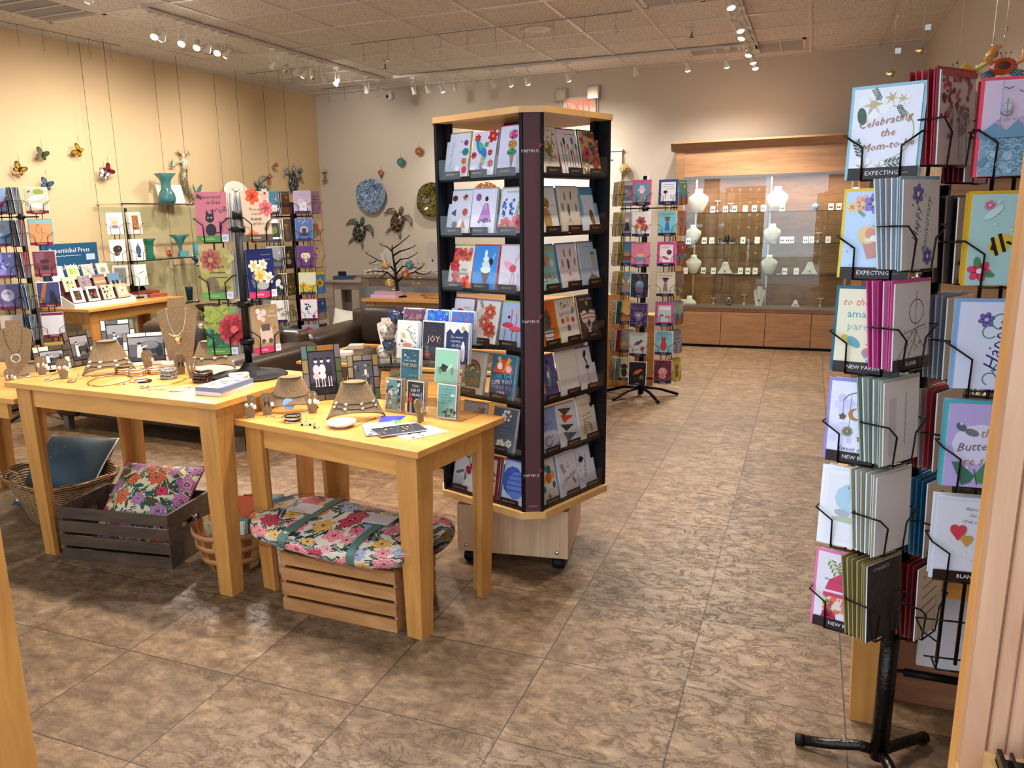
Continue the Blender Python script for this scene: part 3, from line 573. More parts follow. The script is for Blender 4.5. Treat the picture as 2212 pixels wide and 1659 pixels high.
SHZ = (.775, 1.096, 1.422)
for z in SHZ:
    s = box1((x0+.095, .05, z), (x1-.095, dp-.03, z+.007)).obj('glass_shelf', 'shelf_glass', CB); box1((x0+.095, .047, z-.0005), (x1-.095, .05, z+.0075)).obj('shelf_edge', 'glass_edge', s)
m = MB()
for x in (-1.2, -.43, .35): m.box((x, dp-.032, .43), (x+.02, dp-.02, 1.79))
m.obj('shelf_standard', 'silver', CB)
box1((x0+.15, .05, 1.782), (x1-.15, .08, 1.798)).obj('light_strip', 'led_strip', CB)
l = lamp('AREA', (-.45, 9.14, 1.775), 7, (1, .86, .70), shape='RECTANGLE', size=1.6, size_y=.04)
# ---- busts and jewelry used in several places
def bust(M, h, mt, label, kind='head', group=None, jewel=None, cat='necklace bust'):
    """a necklace display bust; kind: 'round' three dimensional, 'board' flat with an easel"""
    t = thing('necklace_bust', label, cat, M, group)
    if kind == 'round':
        m = MB(); R = [(.0, .30, .16), (.05, .50, .30), (.25, .72, .42), (.5, .95, .45), (.66, .92, .40), (.76, .60, .34), (.84, .36, .32), (1, .33, .30)]
        m.loft([[(h*.45*w*cos(a), h*.42*d*sin(a)+h*.03*sin(pi*z), h*z) for a in [i*pi/9 for i in range(18)]] for z, w, d in R]); m.obj('body', mt, t)
    elif kind == 'low':
        m = MB(); R = [(0, 1, .7), (.25, .96, .66), (.5, .7, .5), (.65, .38, .36), (1, .33, .32)]
        m.loft([[(h*.8*w*cos(a), h*.6*d*sin(a), h*z) for a in [i*pi/9 for i in range(18)]] for z, w, d in R]); m.obj('body', mt, t)
    else:
        q = [(-.15, 0), (.15, 0), (.26, .62), (.28, .80), (.20, .85), (.13, .87), (.12, 1), (-.12, 1), (-.13, .87), (-.20, .85), (-.28, .80), (-.26, .62)]
        m = MB(); m.at(Matrix.Rotation(rad(-8), 4, 'X')); m.prism([(a*h, b*h) for a, b in q], 0, .012); m.obj('board', mt, t)
        m = MB(); m.prism([(-.03*h, 0), (.03*h, 0), (.02*h, .6*h), (-.02*h, .6*h)], .0, .003); o = m.obj('easel', mt if mt == 'linen_white' else 'maple_upright', t, M=Matrix.Translation((0, h*.33, 0)) @ Matrix.Rotation(rad(20), 4, 'X'))
    return t
def necklace(M, w, drop, label, chain='silver', pend='dark', pr=.012, group=None, name='necklace', spread=True, r=.0012):
    t = thing(name, label, 'necklace', M, group)
    pts = [(w/2*cos(pi*i/12)*(1 if 1 < i < 11 else .98), 0, -drop*sin(pi*i/12)**(1.2)) for i in range(13)]
    m = MB(); m.tube(pts, r, 4); m.obj('chain', chain, t)
    m = MB()
    if pend == 'ring': m.loft([[( (pr+.004*cos(b))*cos(a), -.004+.004*sin(b), -drop-pr+(pr+.004*cos(b))*sin(a)) for b in [j*pi/3 for j in range(6)]] for a in [i*pi/8 for i in range(17)]], False); m.obj('pendant', 'silver', t)
    else: m.ball((0, -.003, -drop-pr*.8), (pr*.8, pr*.4, pr*1.1), 10, 6); m.obj('pendant', {'dark': 'bronze_metal', 'green': 'green_glass', 'silver': 'silver', 'gold': 'gold', 'blue': 'blue_glass'}[pend], t)
    return t
def necksit(M, h, label, **k):   # a necklace lying on the front of a round bust
    return necklace(M @ Matrix.Translation((0, -h*.16, h*.80)) @ Matrix.Rotation(rad(14), 4, 'X'), h*.46, h*.34, label, **k)
def earcard(M, label, col='#14203a', s=1, group=None, kind=0):
    m = MB(); w, h = .032*s, .044*s; m.color('#ece9e4'); m.box((-w/2, -.0005, 0), (w/2, .0005, h))
    art(m, w, h, ('c 50 88 5 #b03030;e 32 42 14 22 0 %s;e 68 42 14 22 0 %s;c 32 66 5 #c8c8c8;c 68 66 5 #c8c8c8' % (col, col)) if not kind else ('e 34 45 7 30 0 %s;e 66 45 7 30 0 %s' % (col, col)), -.0005)
    return tag(m.obj('earring_card', 'print', M=M @ Matrix.Rotation(rad(-10), 4, 'X')), label, 'earring card', group)
CY0 = 9.06
def cabp(px, sh, dy=.12):   # a spot on a cabinet shelf straight behind the pixel column
    z = (.437,)+tuple(q+.007 for q in SHZ); p = ony(px, 500, CY0+dy); return (p.x, CY0+dy, z[sh])
def K(a): return 1440+a/3.457
sh = ('bottom deck', 'lowest glass shelf', 'middle glass shelf', 'top glass shelf')
for cx, s, h, kd in ((228, 3, .25, 'round'), (812, 3, .25, 'round'), (198, 2, .20, 'round'), (790, 2, .20, 'round'), (210, 1, .20, 'round'), (780, 1, .20, 'round'), (718, 0, .21, 'board'), (190, 0, .10, 'low'), (1395, 3, .22, 'round')):
    p = cabp(K(cx), s, .17); side = 'left' if cx < 400 else ('middle' if cx < 900 else 'right')
    bust(TR(*p), h, 'white_gloss' if kd != 'board' else 'linen_white', f'white bust on the {sh[s]} of the wall cabinet, {side}', kd)
    if kd == 'round': necksit(TR(*p), h, f'dark pendant necklace on the {side} white bust, {sh[s]} of the cabinet', chain='grey_metal', pend='dark', pr=.011)
    elif kd == 'board': necklace(TR(p[0], p[1]-.004, p[2]+.19), .07, .12, 'short chain with a dark drop pendant on the flat white bust in the cabinet', chain='grey_metal', pend='dark')
for s, xs, L in ((3, [(337, 0, '#2a3040'), (432, 0, '#20306a'), (498, 0, '#202020'), (578, 1, '#5a8ab0'), (646, 0, '#3a4a60'), (712, 1, '#1a1a50'), (853, 0, '#202820'), (1214, 0, '#303030'), (1272, 0, '#404040')], 'top'),
                 (2, [(165, 0, '#182030'), (284, 0, '#283040'), (340, 1, '#202020'), (573, 1, '#101010'), (680, 0, '#b8b8a0'), (868, 0, '#304060'), (908, 0, '#304060'), (936, 0, '#506080'), (1042, 0, '#20408a'), (1086, 1, '#1a3a8a'), (1210, 0, '#b0b0b0')], 'middle'),
                 (1, [(152, 0, '#c0c8c0'), (286, 0, '#202830'), (362, 0, '#3a8a90'), (566, 0, '#70a0a0'), (622, 0, '#707070'), (677, 1, '#203020'), (900, 0, '#902840'), (988, 0, '#70c8c8')], 'lowest'),
                 (0, [(135, 0, '#182040')], 'bottom')):
    for i, (cx, kd, c) in enumerate(xs):
        earcard(TR(*cabp(K(cx), s, .09+.02*(i % 2))), f'white earring card on the {sh[s]} of the cabinet, {od[i]} from the left', c, 1.55, 'earring cards in the wall cabinet', kd)
def tstand(M, label, h=.1, group=None):
    t = thing('earring_stand', label, 'earring stand', M, group); m = MB(); m.lathe([(.016, 0), (.003, .028)], 4); m.obj('base', 'white_gloss', t)
    m = MB(); m.tube([(0, 0, .02), (0, 0, h)], .002, 5); m.box((-.03, -.003, h-.004), (.03, .003, h+.004)); m.obj('crossbar', 'white_gloss', t)
    for s in (-1, 1):
        m = MB(); m.ball((s*.022, -.004, h-.02), (.004, .003, .01), 6, 5); m.obj('earring', 'bronze_metal', t)
for cx, s, h in ((372, 0, .075), (606, 0, .115), (1187, 0, .09), (372, 3, .12), (470, 3, .09), (1135, 2, .1)): tstand(TR(*cabp(K(cx), s, .2)), f'white T shaped earring stand on the {sh[s]} of the cabinet, {"far left" if cx == 372 else "left centre" if cx < 500 else "right" if cx > 1000 else "middle"}', h)
for cx, s, lab in ((450, 1, 'white ring cone with a green stone ring, left on the lowest glass shelf'), (1090, 1, 'white draped pendant cone, right on the lowest glass shelf'), (998, 0, 'small white earring stand on the bottom deck of the cabinet')):
    t = thing('display_cone', lab, 'display cone', TR(*cabp(K(cx), s, .13))); q = 1 if s else .6
    m = MB(); m.loft([[(a*q, b*q, c*q) for a, b, c in r] for r in ([(-.085, 0, 0), (.085, 0, 0), (.07, .05, 0), (-.07, .05, 0)], [(-.05, 0, .05), (.05, 0, .05), (.04, .04, .05), (-.04, .04, .05)], [(-.025, .005, .125), (.025, .005, .125), (.02, .03, .125), (-.02, .03, .125)])], True, False); m.obj('body', 'white_gloss', t, bevel=.006)
    m = MB(); m.ball((0, -.004, .03), .008); m.obj('stone', 'green_glass', t)
for cx, s, r, mt, lab in ((490, 0, .052, 'metal_ball', 'mottled silver glass ball on the bottom deck of the cabinet'), (1100, 3, .038, 'swirl_blue', 'dark blue glass ball on the top shelf of the cabinet')):
    p = cabp(K(cx), s, .15); m = MB(); m.ball((0, 0, r), r, 20, 14); tag(m.obj('glass_ball', mt, M=TR(*p)), lab, 'glass ball')
t = thing('octopus_figure', 'black octopus figure on the middle glass shelf of the cabinet', 'octopus', TR(*cabp(K(455), 2, .15)))
m = MB(); m.ball((0, 0, .055), (.028, .024, .036)); m.obj('head', 'black_metal', t)
for i in range(8):
    a = pi*(i+.5)/8; m = MB(); m.tube([(0, 0, .03), (.04*cos(a), -.03*sin(a), .028), (.075*cos(a), -.04*sin(a), .008), (.085*cos(a), -.045*sin(a), .045), (.07*cos(a), -.04*sin(a), .055)], [.008, .007, .005, .004, .002], 6); m.obj('tentacle', 'black_metal', t)
for cx, s in ((350, 2), (428, 2), (495, 2), (805, 2), (280, 1), (530, 1), (855, 1)):
    m = MB(); m.color('#e8e2d4'); m.box((-.022, -.004, 0), (.022, .004, .013)); art(m, .044, .013, 'r 8 25 30 75 #202020;r 40 25 62 75 #604020;r 72 25 92 75 #202020', -.004)
    tag(m.obj('price_label', 'print', M=TR(*cabp(K(cx), s, .06))), f'tiny price label strip on the {sh[s]} of the cabinet', 'price label', f'price labels on the {sh[s]}')
# ================================================================ card racks
_PK = {}
def pocket(w, h, d, r=.0019):
    k = (w, h, d, r)
    if k not in _PK:
        m = MB(); a, b = w*.28, w*.56
        for s in (-1, 1):
            m.tube([(s*a, d, .004), (s*a, 0, 0), (s*a, -.004, h*.36), (s*b, -.006, h*.50), (s*b, d+.012, h*.50)], r, 5)
        m.tube([(-w*.4, d, .004), (w*.4, d, .004)], r, 5); m.tube([(-b, d+.012, h*.50), (b, d+.012, h*.50)], r, 5); m.tube([(-a, 0, 0), (a, 0, 0)], r, 5)
        _PK[k] = m
    return _PK[k]
def rack_col(root, M, zs, w, h, d, mt, rods=(-.02, .02), r=.0019, zlo=None, zhi=None, rr=.0035):
    """a column of pockets; M puts its local frame (x along the card, -y out) in the rack"""
    m = MB(); lo = min(zs) if zlo is None else zlo; hi = max(zs)+h*.5 if zhi is None else zhi
    for x in rods: m.tube([(x, d+.02, lo), (x, d+.02, hi)], rr, 6)
    m.obj('upright', mt, root, M=M)
    mesh = None
    for z in zs:
        k = ('pk', w, h, d, r, mt)
        if k not in _PK: o = pocket(w, h, d, r).obj('wire_pocket', mt, root); _PK[k] = o.data
        else: o = bpy.data.objects.new('wire_pocket', _PK[k]); COL.objects.link(o); o.parent = root
        o.matrix_local = M @ Matrix.Translation((0, 0, z))
def colM(base, lat, fr, rel, acam):
    """column frame: lat metres to the viewer's right of the pole, fr metres towards the viewer, rel = turn from facing the viewer"""
    a = rad(acam); R = Vector((cos(a), sin(a), 0)); T = Vector((sin(a), -cos(a), 0))
    p = Vector(base)+R*lat+T*fr
    return Matrix.Translation((p.x, p.y, 0)) @ Matrix.Rotation(rad(acam+rel), 4, 'Z')
BKN = (0, 1, 1, 2, 3, 3)
def fill(Mc, z, w, h, desc, spec, where, edge='#e6e4e2', env=None, strip=None, stxt=None, back=3, bcol=None, tilt=4, gap=.008, fan=1.2, dz=.004, x=0, roll=0, rel_=99):
    """front card plus the cards tucked behind it in one pocket"""
    t = rad(tilt); back = BKN[min(back, 5)]
    if strip: spec = (spec or '')+f';r 0 0 100 11 {strip}'+(f';t 7.5 52 5.5 0 #d8d2cc {stxt}' if stxt else '')
    card(f'{desc} card {where}', Mc @ TR(x, .004, z+dz, 0, t, roll), w, h, spec, edge, env=env)
    lab = f'envelopes and cards tucked behind the {desc} card {where}'
    lab = ' '.join(lab.split()[:16])
    for i in range(back):
        c = (bcol or ['#d8d6d6', '#c8c6ca', '#e2dfdc'])[i % len(bcol or 'abc')]
        plain(Mc @ TR(x, .016+gap*i, z+dz+.001, 0, t+rad(fan*(i+1)*.4), roll), w*1.0, h*1.005, c, lab, f'cards behind the {desc} card {where}'[:90])

# ---- art for the small far cards
def A(kind, bg, *c):
    c = list(c)+['#b04060', '#406080', '#c09040'][len(c):]
    if kind == 'flower': return f'b {bg};f 50 62 28 {c[0]} {c[2]};f 28 40 20 {c[1]} {c[2]};f 70 36 22 {c[0]} {c[1]};g 50 12 80 40 #3f6b3a;g 34 10 110 30 #3f6b3a'
    if kind == 'garden': return f'b {bg};s 46 4 10 96 62 7 {c[0]} {c[1]} {c[2]} #4f7a3a;s 14 10 70 90 92 3 {c[2]}'
    if kind == 'cat': return f'b {bg};e 50 38 20 30 0 {c[0]};c 50 66 14 {c[0]};p 36 70 40 84 48 74 {c[0]};p 64 70 60 84 52 74 {c[0]};c 45 67 2.5 {c[1]};c 55 67 2.5 {c[1]};w 12 88 88 88 1.5 1.2 {c[1]}'
    if kind == 'bird': return f'b {bg};e 48 56 22 11 25 {c[0]};c 68 66 8 {c[0]};p 74 67 88 65 74 63 {c[2]};p 20 40 36 62 44 50 {c[1]};l 10 22 50 30 92 18 2 #6a5040;f 76 34 14 {c[1]} {c[2]}'
    if kind == 'cake': return f'b {bg};r 24 24 76 42 {c[0]};r 32 42 68 56 {c[1]};l 40 56 40 68 2 {c[2]};l 50 56 50 70 2 {c[2]};l 60 56 60 68 2 {c[2]};s 16 8 74 92 94 3 {c[0]} {c[1]} {c[2]}'
    if kind == 'person': return f'b {bg};p 34 20 66 20 58 56 42 56 {c[0]};c 50 66 12 {c[1]};e 50 74 20 6 0 {c[2]};w 10 88 90 88 1.5 1.2 {c[2]};l 42 20 42 10 3 {c[1]};l 58 20 58 10 3 {c[1]}'
    if kind == 'heart': return f'b {bg};s 40 6 8 94 92 3.5 {c[1]} {c[2]};c 40 52 17 {c[0]};c 60 52 17 {c[0]};p 25 47 75 47 50 22 {c[0]};c 50 50 9 {c[2]}'
    if kind == 'scene': return f'b {bg};r 0 0 100 34 {c[0]};p 0 34 30 52 60 38 100 50 100 30 0 30 {c[1]};c 70 74 9 {c[2]};w 14 90 86 90 1 1 #e8e4e0'
    if kind == 'photo': return f'b #ece9e6;r 18 20 82 84 {bg};e 50 50 20 18 30 {c[0]};e 42 62 12 9 -20 {c[1]};s 10 24 26 76 78 5 {c[0]} {c[2]}'
    if kind == 'dog': return f'b {bg};e 50 34 18 28 0 {c[0]};e 50 64 16 15 0 {c[0]};e 34 60 6 14 15 {c[1]};e 66 60 6 14 -15 {c[1]};c 44 67 2 #181010;c 56 67 2 #181010;c 50 59 3 #181010;w 14 92 86 92 1 1 {c[2]}'
    if kind == 'words': return f'b {bg};w 14 78 86 80 3 2.4 {c[0]};w 18 62 82 64 3 2.4 {c[1]};w 14 46 86 48 3 2.4 {c[0]};s 14 8 10 92 34 5 {c[1]} {c[2]}'
    if kind == 'bust': return f'b {bg};c 50 52 26 {c[0]};e 50 30 24 16 0 {c[1]};c 50 60 12 {c[2]};s 30 5 6 95 94 3 {c[1]} {c[2]}'
    return f'b {bg}'
ODR = ['top', 'second', 'third', 'fourth', 'fifth', 'sixth', 'seventh']

# ================================================================ birthday spinner (far right of the middle aisle)
def star_base(root, mt, R=.3, n=5, a0=0, r=.012):
    for i in range(n):
        a = a0+2*pi*i/n; m = MB(); m.tube([(0, 0, .075), (R*.5*cos(a), R*.5*sin(a), .06), (R*.96*cos(a), R*.96*sin(a), .016), (R*cos(a), R*sin(a), .012)], [r*1.05, r, r, r], 8)
        m.obj('foot', mt, root)
def hub(root, mt, z, R, cols, base, r=.005):
    m = MB(); m.lathe([(.03, z-.012), (.03, z+.012)], 14)
    for Mc in cols:
        p = Mc.translation; q = Mc @ Vector((0, .05, 0)); m.tube([(0, 0, z), (q.x-base[0], q.y-base[1], z)], r, 5)
    m.obj('arm', mt, root)
def spinner(base, label, acam, cols, zs, w, h, tot, pr, mt, foot, d=.05, poletop=None, r=.0019, rr=.0035):
    root = thing('card_spinner_rack', label, 'card rack', (base[0], base[1], base[2]))
    m = MB(); m.tube([(0, 0, .02), (0, 0, tot)], pr, 14); m.obj('pole', mt, root)
    foot(root)
    Ms = []
    for lat, fr, rel in cols:
        M = colM((base[0], base[1], 0), lat, fr, rel, acam); Ms.append(M)
        rack_col(root, Matrix.Translation((-base[0], -base[1], -base[2])) @ M, zs, w, h, d, mt, r=r, zlo=min(zs)-.0, rr=rr)
    for z in (max(zs)-.02-base[2], min(zs)+.02-base[2]): hub(root, mt, z, .3, Ms, base)
    return Ms
B3 = (-1.19, 6.42, 0); zs3 = [1.50-.2285*i for i in range(7)]
Ms = spinner(B3, 'tall black floor spinner of birthday cards with navy tags beside the cabinet', 10.5,
             [(-.235, -.02, -70), (-.135, .02, -4), (-.03, .20, -9), (.165, .12, -5), (.285, .0, 58)], zs3, .13, .178, 1.72, .022, 'black_metal', lambda r: star_base(r, 'black_metal', .3, 5, .35))
wS = lambda c, i: f'in the {ODR[i]} row of the aisle spinner, {c}'
L3 = [('dark poster', A('photo', '#302830', '#a07060', '#c8b0a0')), ('black hat', A('person', '#888090', '#201a20', '#c0b8c0')), ('chocolate cake', A('cake', '#4a7aa0', '#7a3a20', '#c09060')), ('party hat poodle', A('dog', '#6a9ab0', '#b08060', '#d8d0d0')),
      ('yellow birdhouse', A('scene', '#d8a850', '#b07030', '#8a5a28')), ('stacked food', A('scene', '#7a8078', '#8a6a40', '#b08a50')), ('cream dachshund', A('dog', '#cdb890', '#241c18', '#4a4038'))]
L4 = [('pink hat wizard', 'b #c04c7c;r 8 14 92 90 #4a8ea0;e 50 40 22 26 0 #8a7a88;e 50 62 26 7 0 #b8a8c0;c 50 56 13 #d8c8d0;p 34 62 66 62 60 80 40 80 #d8a8c0;s 20 30 14 70 40 4 #403848 #c8b8d0'), ('white floral bird bouquet', A('flower', '#dcd8e0', '#b04a48', '#d08a50', '#503060')), ('rainbow cat cakes', A('cake', '#d07898', '#5a88b0', '#e0b070', '#d05070')), ('black pug moon', A('bust', '#15161c', '#5a8090', '#6a4a70', '#a898b8')),
      ('purple heart bouquet', A('heart', '#3a2a58', '#6a6aa8', '#b05070', '#d0b060')), ('hummingbird flower', A('bird', '#b8c0b8', '#304878', '#b04858', '#8a3a40')), ('black orange fox', A('bird', '#141014', '#d06030', '#4a7a50', '#c04a80'))]
L5 = [('blue rimmed poem', 'b #2a3a78;r 9 14 91 92 #d4d2dc;w 22 82 84 82 1.2 1.4 #5a5a6a;w 22 73 80 73 1.2 1.4 #5a5a6a;w 40 64 80 64 1.2 1.4 #5a5a6a;e 34 52 12 9 0 #15151a;l 34 46 34 26 3 #303a50;l 66 26 66 40 5 #5090a0'), ('blue balloon lady', A('person', '#6fb0cc', '#2a6a98', '#7a3a30', '#3a7030')), ('pink dachshund lady', 'b #b84488;r 12 16 88 90 #dcd4d8;c 66 58 15 #5a2a50;e 46 34 22 8 -25 #b84488;w 20 80 70 80 1.4 1.4 #b84488'), ('woman with wide hat', A('person', '#c8c0b8', '#7a7058', '#6a4030', '#181410')),
      ('pink framed cartoon cats', 'b #c84880;r 12 16 88 88 #a8c0cc;r 18 66 84 82 #e4e2e0;e 34 44 12 8 0 #a04a50;e 68 38 16 10 0 #c07050;l 24 40 24 26 2 #4a3a40'), ('red armchair cat', A('cat', '#7ab4c0', '#a83a3a', '#203040', '#402a30')), ('pink teddy crowd', A('bust', '#5a2030', '#c88888', '#b86a78', '#d8a0a0'))]
for i in range(7):
    z = zs3[i]; N = '#15133a'
    fill(Ms[1], z, .13, .178, L3[i][0], L3[i][1], wS('left of centre', i), strip=N, stxt='Birthday', back=2, env=['#b8c0c0', '#c8b8c0', '#50507a', '#c0b060', '#c0a050', '#8a7060', '#c8b8a0'][i])
    fill(Ms[2], z, .13, .178, L4[i][0], L4[i][1], wS('front column', i), strip=N, stxt='Birthday', back=2, env=['#c05088', '#d8d8d8', '#c06080', '#dcdcdc', '#9a80b8', '#a898c8', '#e0dcdc'][i])
    fill(Ms[3], z, .13, .178, L5[i][0], L5[i][1], wS('right of centre', i), strip=N, stxt='Birthday', back=2, env=['#30487a', '#c8b838', '#d070a0', '#c8c050', '#6080b0', '#dcdcdc', '#d08888'][i])
    fill(Ms[0], z, .13, .178, f'{["yellow", "pale yellow", "mustard", "ochre", "teal", "red", "sea green"][i]} edged', A('words', '#b0a890'), wS('far left column', i), back=4, bcol=[['#c8a838', '#c8a838'], ['#c8bc60', '#b8a850'], ['#b89a28', '#a88a20'], ['#b88a20', '#c09a30'], ['#1f5f68', '#2a707a'], ['#902030', '#a03040'], ['#5f9088', '#7aa8a0']][i], gap=.01)
    fill(Ms[4], z, .13, .178, ['dark green scene', 'brown horse', 'red barn', 'brown tree', 'brown cottage', 'orange striped', 'yellow giraffe'][i], A(['scene', 'dog', 'scene', 'garden', 'scene', 'words', 'dog'][i], ['#4a6a58', '#8a5a50', '#7a2a38', '#6a5a50', '#7a8a80', '#7a8088', '#b8a838'][i], '#7a4a30'), wS('far right column', i), back=5, bcol=[['#2f6a58', '#4a8a70'], ['#6a9a3a', '#5a8a30'], ['#b09098', '#8a3a48'], ['#5a9a70', '#d0d0c8'], ['#5a9098', '#7ab0b0'], ['#3a6a78', '#506880'], ['#50808a', '#c0a838']][i], gap=.009)

# ================================================================ purple tagged spinner behind the table rack
B2 = (-4.2, 6.12, 0); zs2 = [1.50-.232*i for i in range(6)]
Ms = spinner(B2, 'tall black floor spinner of purple tagged cards in front of the back left corner', 34.5,
             [(-.29, .05, -55), (-.17, .16, -6), (-.06, .12, 52), (.08, .14, -8), (.19, .06, 40)], zs2, .14, .19, 1.6, .03, 'black_metal', lambda r: star_base(r, 'black_metal', .32, 5, .1))
wP = lambda c, i: f'in the {ODR[i]} row of the far left floor spinner, {c}'
P2 = [('teal butterfly lotus', 'b #2f7a90;p 20 80 34 90 36 74 #a87ab8;p 60 66 80 80 78 58 #b870b0;f 62 24 24 #e4e4ea #c8b860;c 24 24 4 #50b0a0;s 16 10 40 90 92 2 #80b8c8'), ('white photo parrot', A('photo', '#2a3028', '#6a8a40', '#b04a48', '#4a6a38')), ('grey horses', A('scene', '#8a8a90', '#5a5a60', '#3a3a40', '#b0b0b8')), ('black calla lily', 'b #12120f;e 48 60 15 26 -30 #d8d8d4;e 66 42 10 18 40 #c8c8c4;e 30 34 8 16 0 #c0c4b8;l 46 40 40 8 3 #4a6a40;l 62 32 56 8 3 #4a6a40'), ('white branch blossom', 'b #e0ded8;l 20 90 44 50 60 12 2 #3a302c;l 44 50 76 66 2 #3a302c;f 40 58 14 #b8a8a8 #4a3030;f 66 36 16 #c8a8b0 #4a3030;f 60 62 10 #b090a0 #302020'), ('blue framed meadow', 'b #5a6aa0;r 14 14 86 84 #4a7848;s 20 18 20 82 60 5 #6a9850 #88a868 #c8c070')]
P3 = [('brown saddle', A('scene', '#6a4028', '#8a5a38', '#4a2818')), ('brown statue', A('person', '#6a5a48', '#8a7060', '#a08a70')), ('dark portrait', A('bust', '#1a1c1a', '#4a3a30', '#b08a70')), ('brown embossed', A('garden', '#4a3a26', '#6a5030', '#5a4428')), ('tan flower panel', A('flower', '#b0a088', '#8a7048', '#a89060')), ('green leaf', A('garden', '#2f6058', '#3f7a68'))]
P4 = [('lilac starfish', 'b #b8a4c0;f 58 30 30 #e0dce4 #c8b8d0 5;f 40 54 20 #d0c4d8 #b8a8c8 5;t 12 50 84 0 #8a7aa0 Thinking'), ('blue bird nest', 'b #4a6aa8;c 50 50 24 #c8a8a0;c 50 48 15 #3a2a30;e 50 30 26 12 0 #202838;s 10 10 78 90 92 4 #c06070 #e0d8e0'), ('purple lace heart', 'b #5a2a6a;c 40 56 19 #d8ccb0;c 60 56 19 #d8ccb0;p 23 50 77 50 50 24 #d8ccb0;s 26 28 36 72 66 4 #a83a50 #6a8a50 #5a3a80'), ('sunflower field', 'b #c8c8b0;r 0 0 100 44 #a89a30;f 26 44 22 #d8a820 #7a3018;f 66 34 20 #d8b030 #7a3018;s 20 10 8 90 30 6 #d8b830 #6a8030'), ('white butterfly swarm', 'b #dcd8dc;s 16 24 24 80 84 7 #303038 #50608a;f 78 20 12 #c04050 #802030'), ('red poppy sky', 'b #7a88a0;r 0 0 100 36 #7a3028;f 40 72 30 #b01824 #200808;l 42 58 46 30 2 #4a3a28')]
P5 = [('mauve invitation', A('words', '#9a7a90', '#6a4a60')), ('cream botanical', A('flower', '#b8aa90', '#b06a50', '#8a9a60')), ('tan butterflies', 'b #b8a080;s 16 24 34 76 92 6 #6a4028 #7a5030'), ('blue sunflower', 'b #3a78a8;f 56 48 30 #c89a30 #5a2a18;r 0 88 100 100 #c8b030'), ('navy beach', A('scene', '#24407a', '#8a7a70', '#3a5088')), ('dark pocket watch', A('bust', '#38302c', '#5a4a40', '#a08a68'))]
for i in range(6):
    z = zs2[i]; N = '#35184a'
    fill(Ms[1], z, .14, .185, P2[i][0], P2[i][1], wP('left front', i), strip=N, back=2, env=['#4a98a8', '#d8d8dc', '#c0c0c4', '#d4d0c8', '#d8d4d0', '#6a78b0'][i])
    fill(Ms[2], z, .14, .185, P3[i][0], P3[i][1], wP('left side', i), back=3, bcol=['#8a7050', '#a09078'])
    fill(Ms[3], z, .14, .185, P4[i][0], P4[i][1], wP('right front', i), strip=N, back=2, env=['#c0b0d0', '#7a90c0', '#8a4a9a', '#d0c868', '#c8506a', '#8a98b0'][i])
    fill(Ms[4], z, .14, .185, P5[i][0], P5[i][1], wP('right side', i), back=3, bcol=['#8a9ab0', '#a0a898'])
    fill(Ms[0], z, .14, .185, ['crimson edged', 'maroon edged', 'scarlet edged', 'teal edged', 'khaki edged', 'turquoise edged'][i], A('words', '#8a8078'), wP('far left', i), back=5, bcol=[[['#8a1a2c', '#2a2440'], ['#7a1828', '#30284a'], ['#b01830', '#28204a'], ['#2a7a80', '#4a9a98'], ['#9a8a78', '#7a7060'], ['#2a8a90', '#3a6a78']][i]][0])
# one short tier low on the same spinner
fill(Ms[1], .13, .14, .17, 'yellow lily', A('flower', '#5a3a58', '#d8a830', '#c88a28'), 'lowest on the far left floor spinner', back=1)

# ================================================================ crimson tagged spinner at the left edge
B1 = (-5.47, 4.44, 0); zs1 = [1.535-.232*i for i in range(6)]
Ms = spinner(B1, 'tall black floor spinner of crimson tagged cards at the left edge of the room', 51,
             [(.115, .10, -6), (.0, .16, 72), (-.07, .12, -65), (-.16, .08, -12)], zs1, .15, .19, 1.62, .02, 'black_metal', lambda r: star_base(r, 'black_metal', .33, 5, .9))
wC = lambda c, i: f'in the {ODR[i]} row of the left edge spinner, {c}'
C1 = [('green abstract leaf', 'b #a8a890;e 62 84 24 14 0 #7a8a40;e 50 62 40 13 15 #d0ccc4;e 46 32 36 13 -12 #c8c4bc;p 10 20 40 4 20 2 #8a6a30;e 20 86 8 3 40 #202018;e 60 10 9 3 20 #181810'), ('orange line drawing', 'b #c88858;r 0 84 100 100 #80a0a0;l 40 84 30 60 40 46 60 40 48 20 40 6 1.6 #3a2418;l 40 84 56 66 54 50 78 46 1.6 #3a2418'), ('plum armchair', 'b #6a3038;r 10 54 50 96 #7a4a60;e 50 60 22 10 0 #3a1820;r 36 24 66 44 #2a2030;l 50 62 80 80 2 #201018;r 0 12 100 24 #8a4040'), ('dusk castle', 'b #3a3a6a;p 0 10 30 100 46 100 22 10 #a06030;p 50 12 54 62 60 70 66 60 72 68 78 50 90 12 #14141c;r 0 10 100 18 #20182c'), ('plain white', 'b #d4ced0;r 0 90 100 100 #7a1028;l 70 78 90 60 1 #b8b0b0'), ('yellow love you together', 'b #b8923a;t 16 50 84 0 #1f1a18 LOVE YOU;t 16 50 70 0 #1f5a48 TOGETHER;t 16 50 56 0 #c04a20 FOREVER;s 20 10 14 90 48 5 #d8a838 #c06a20')]
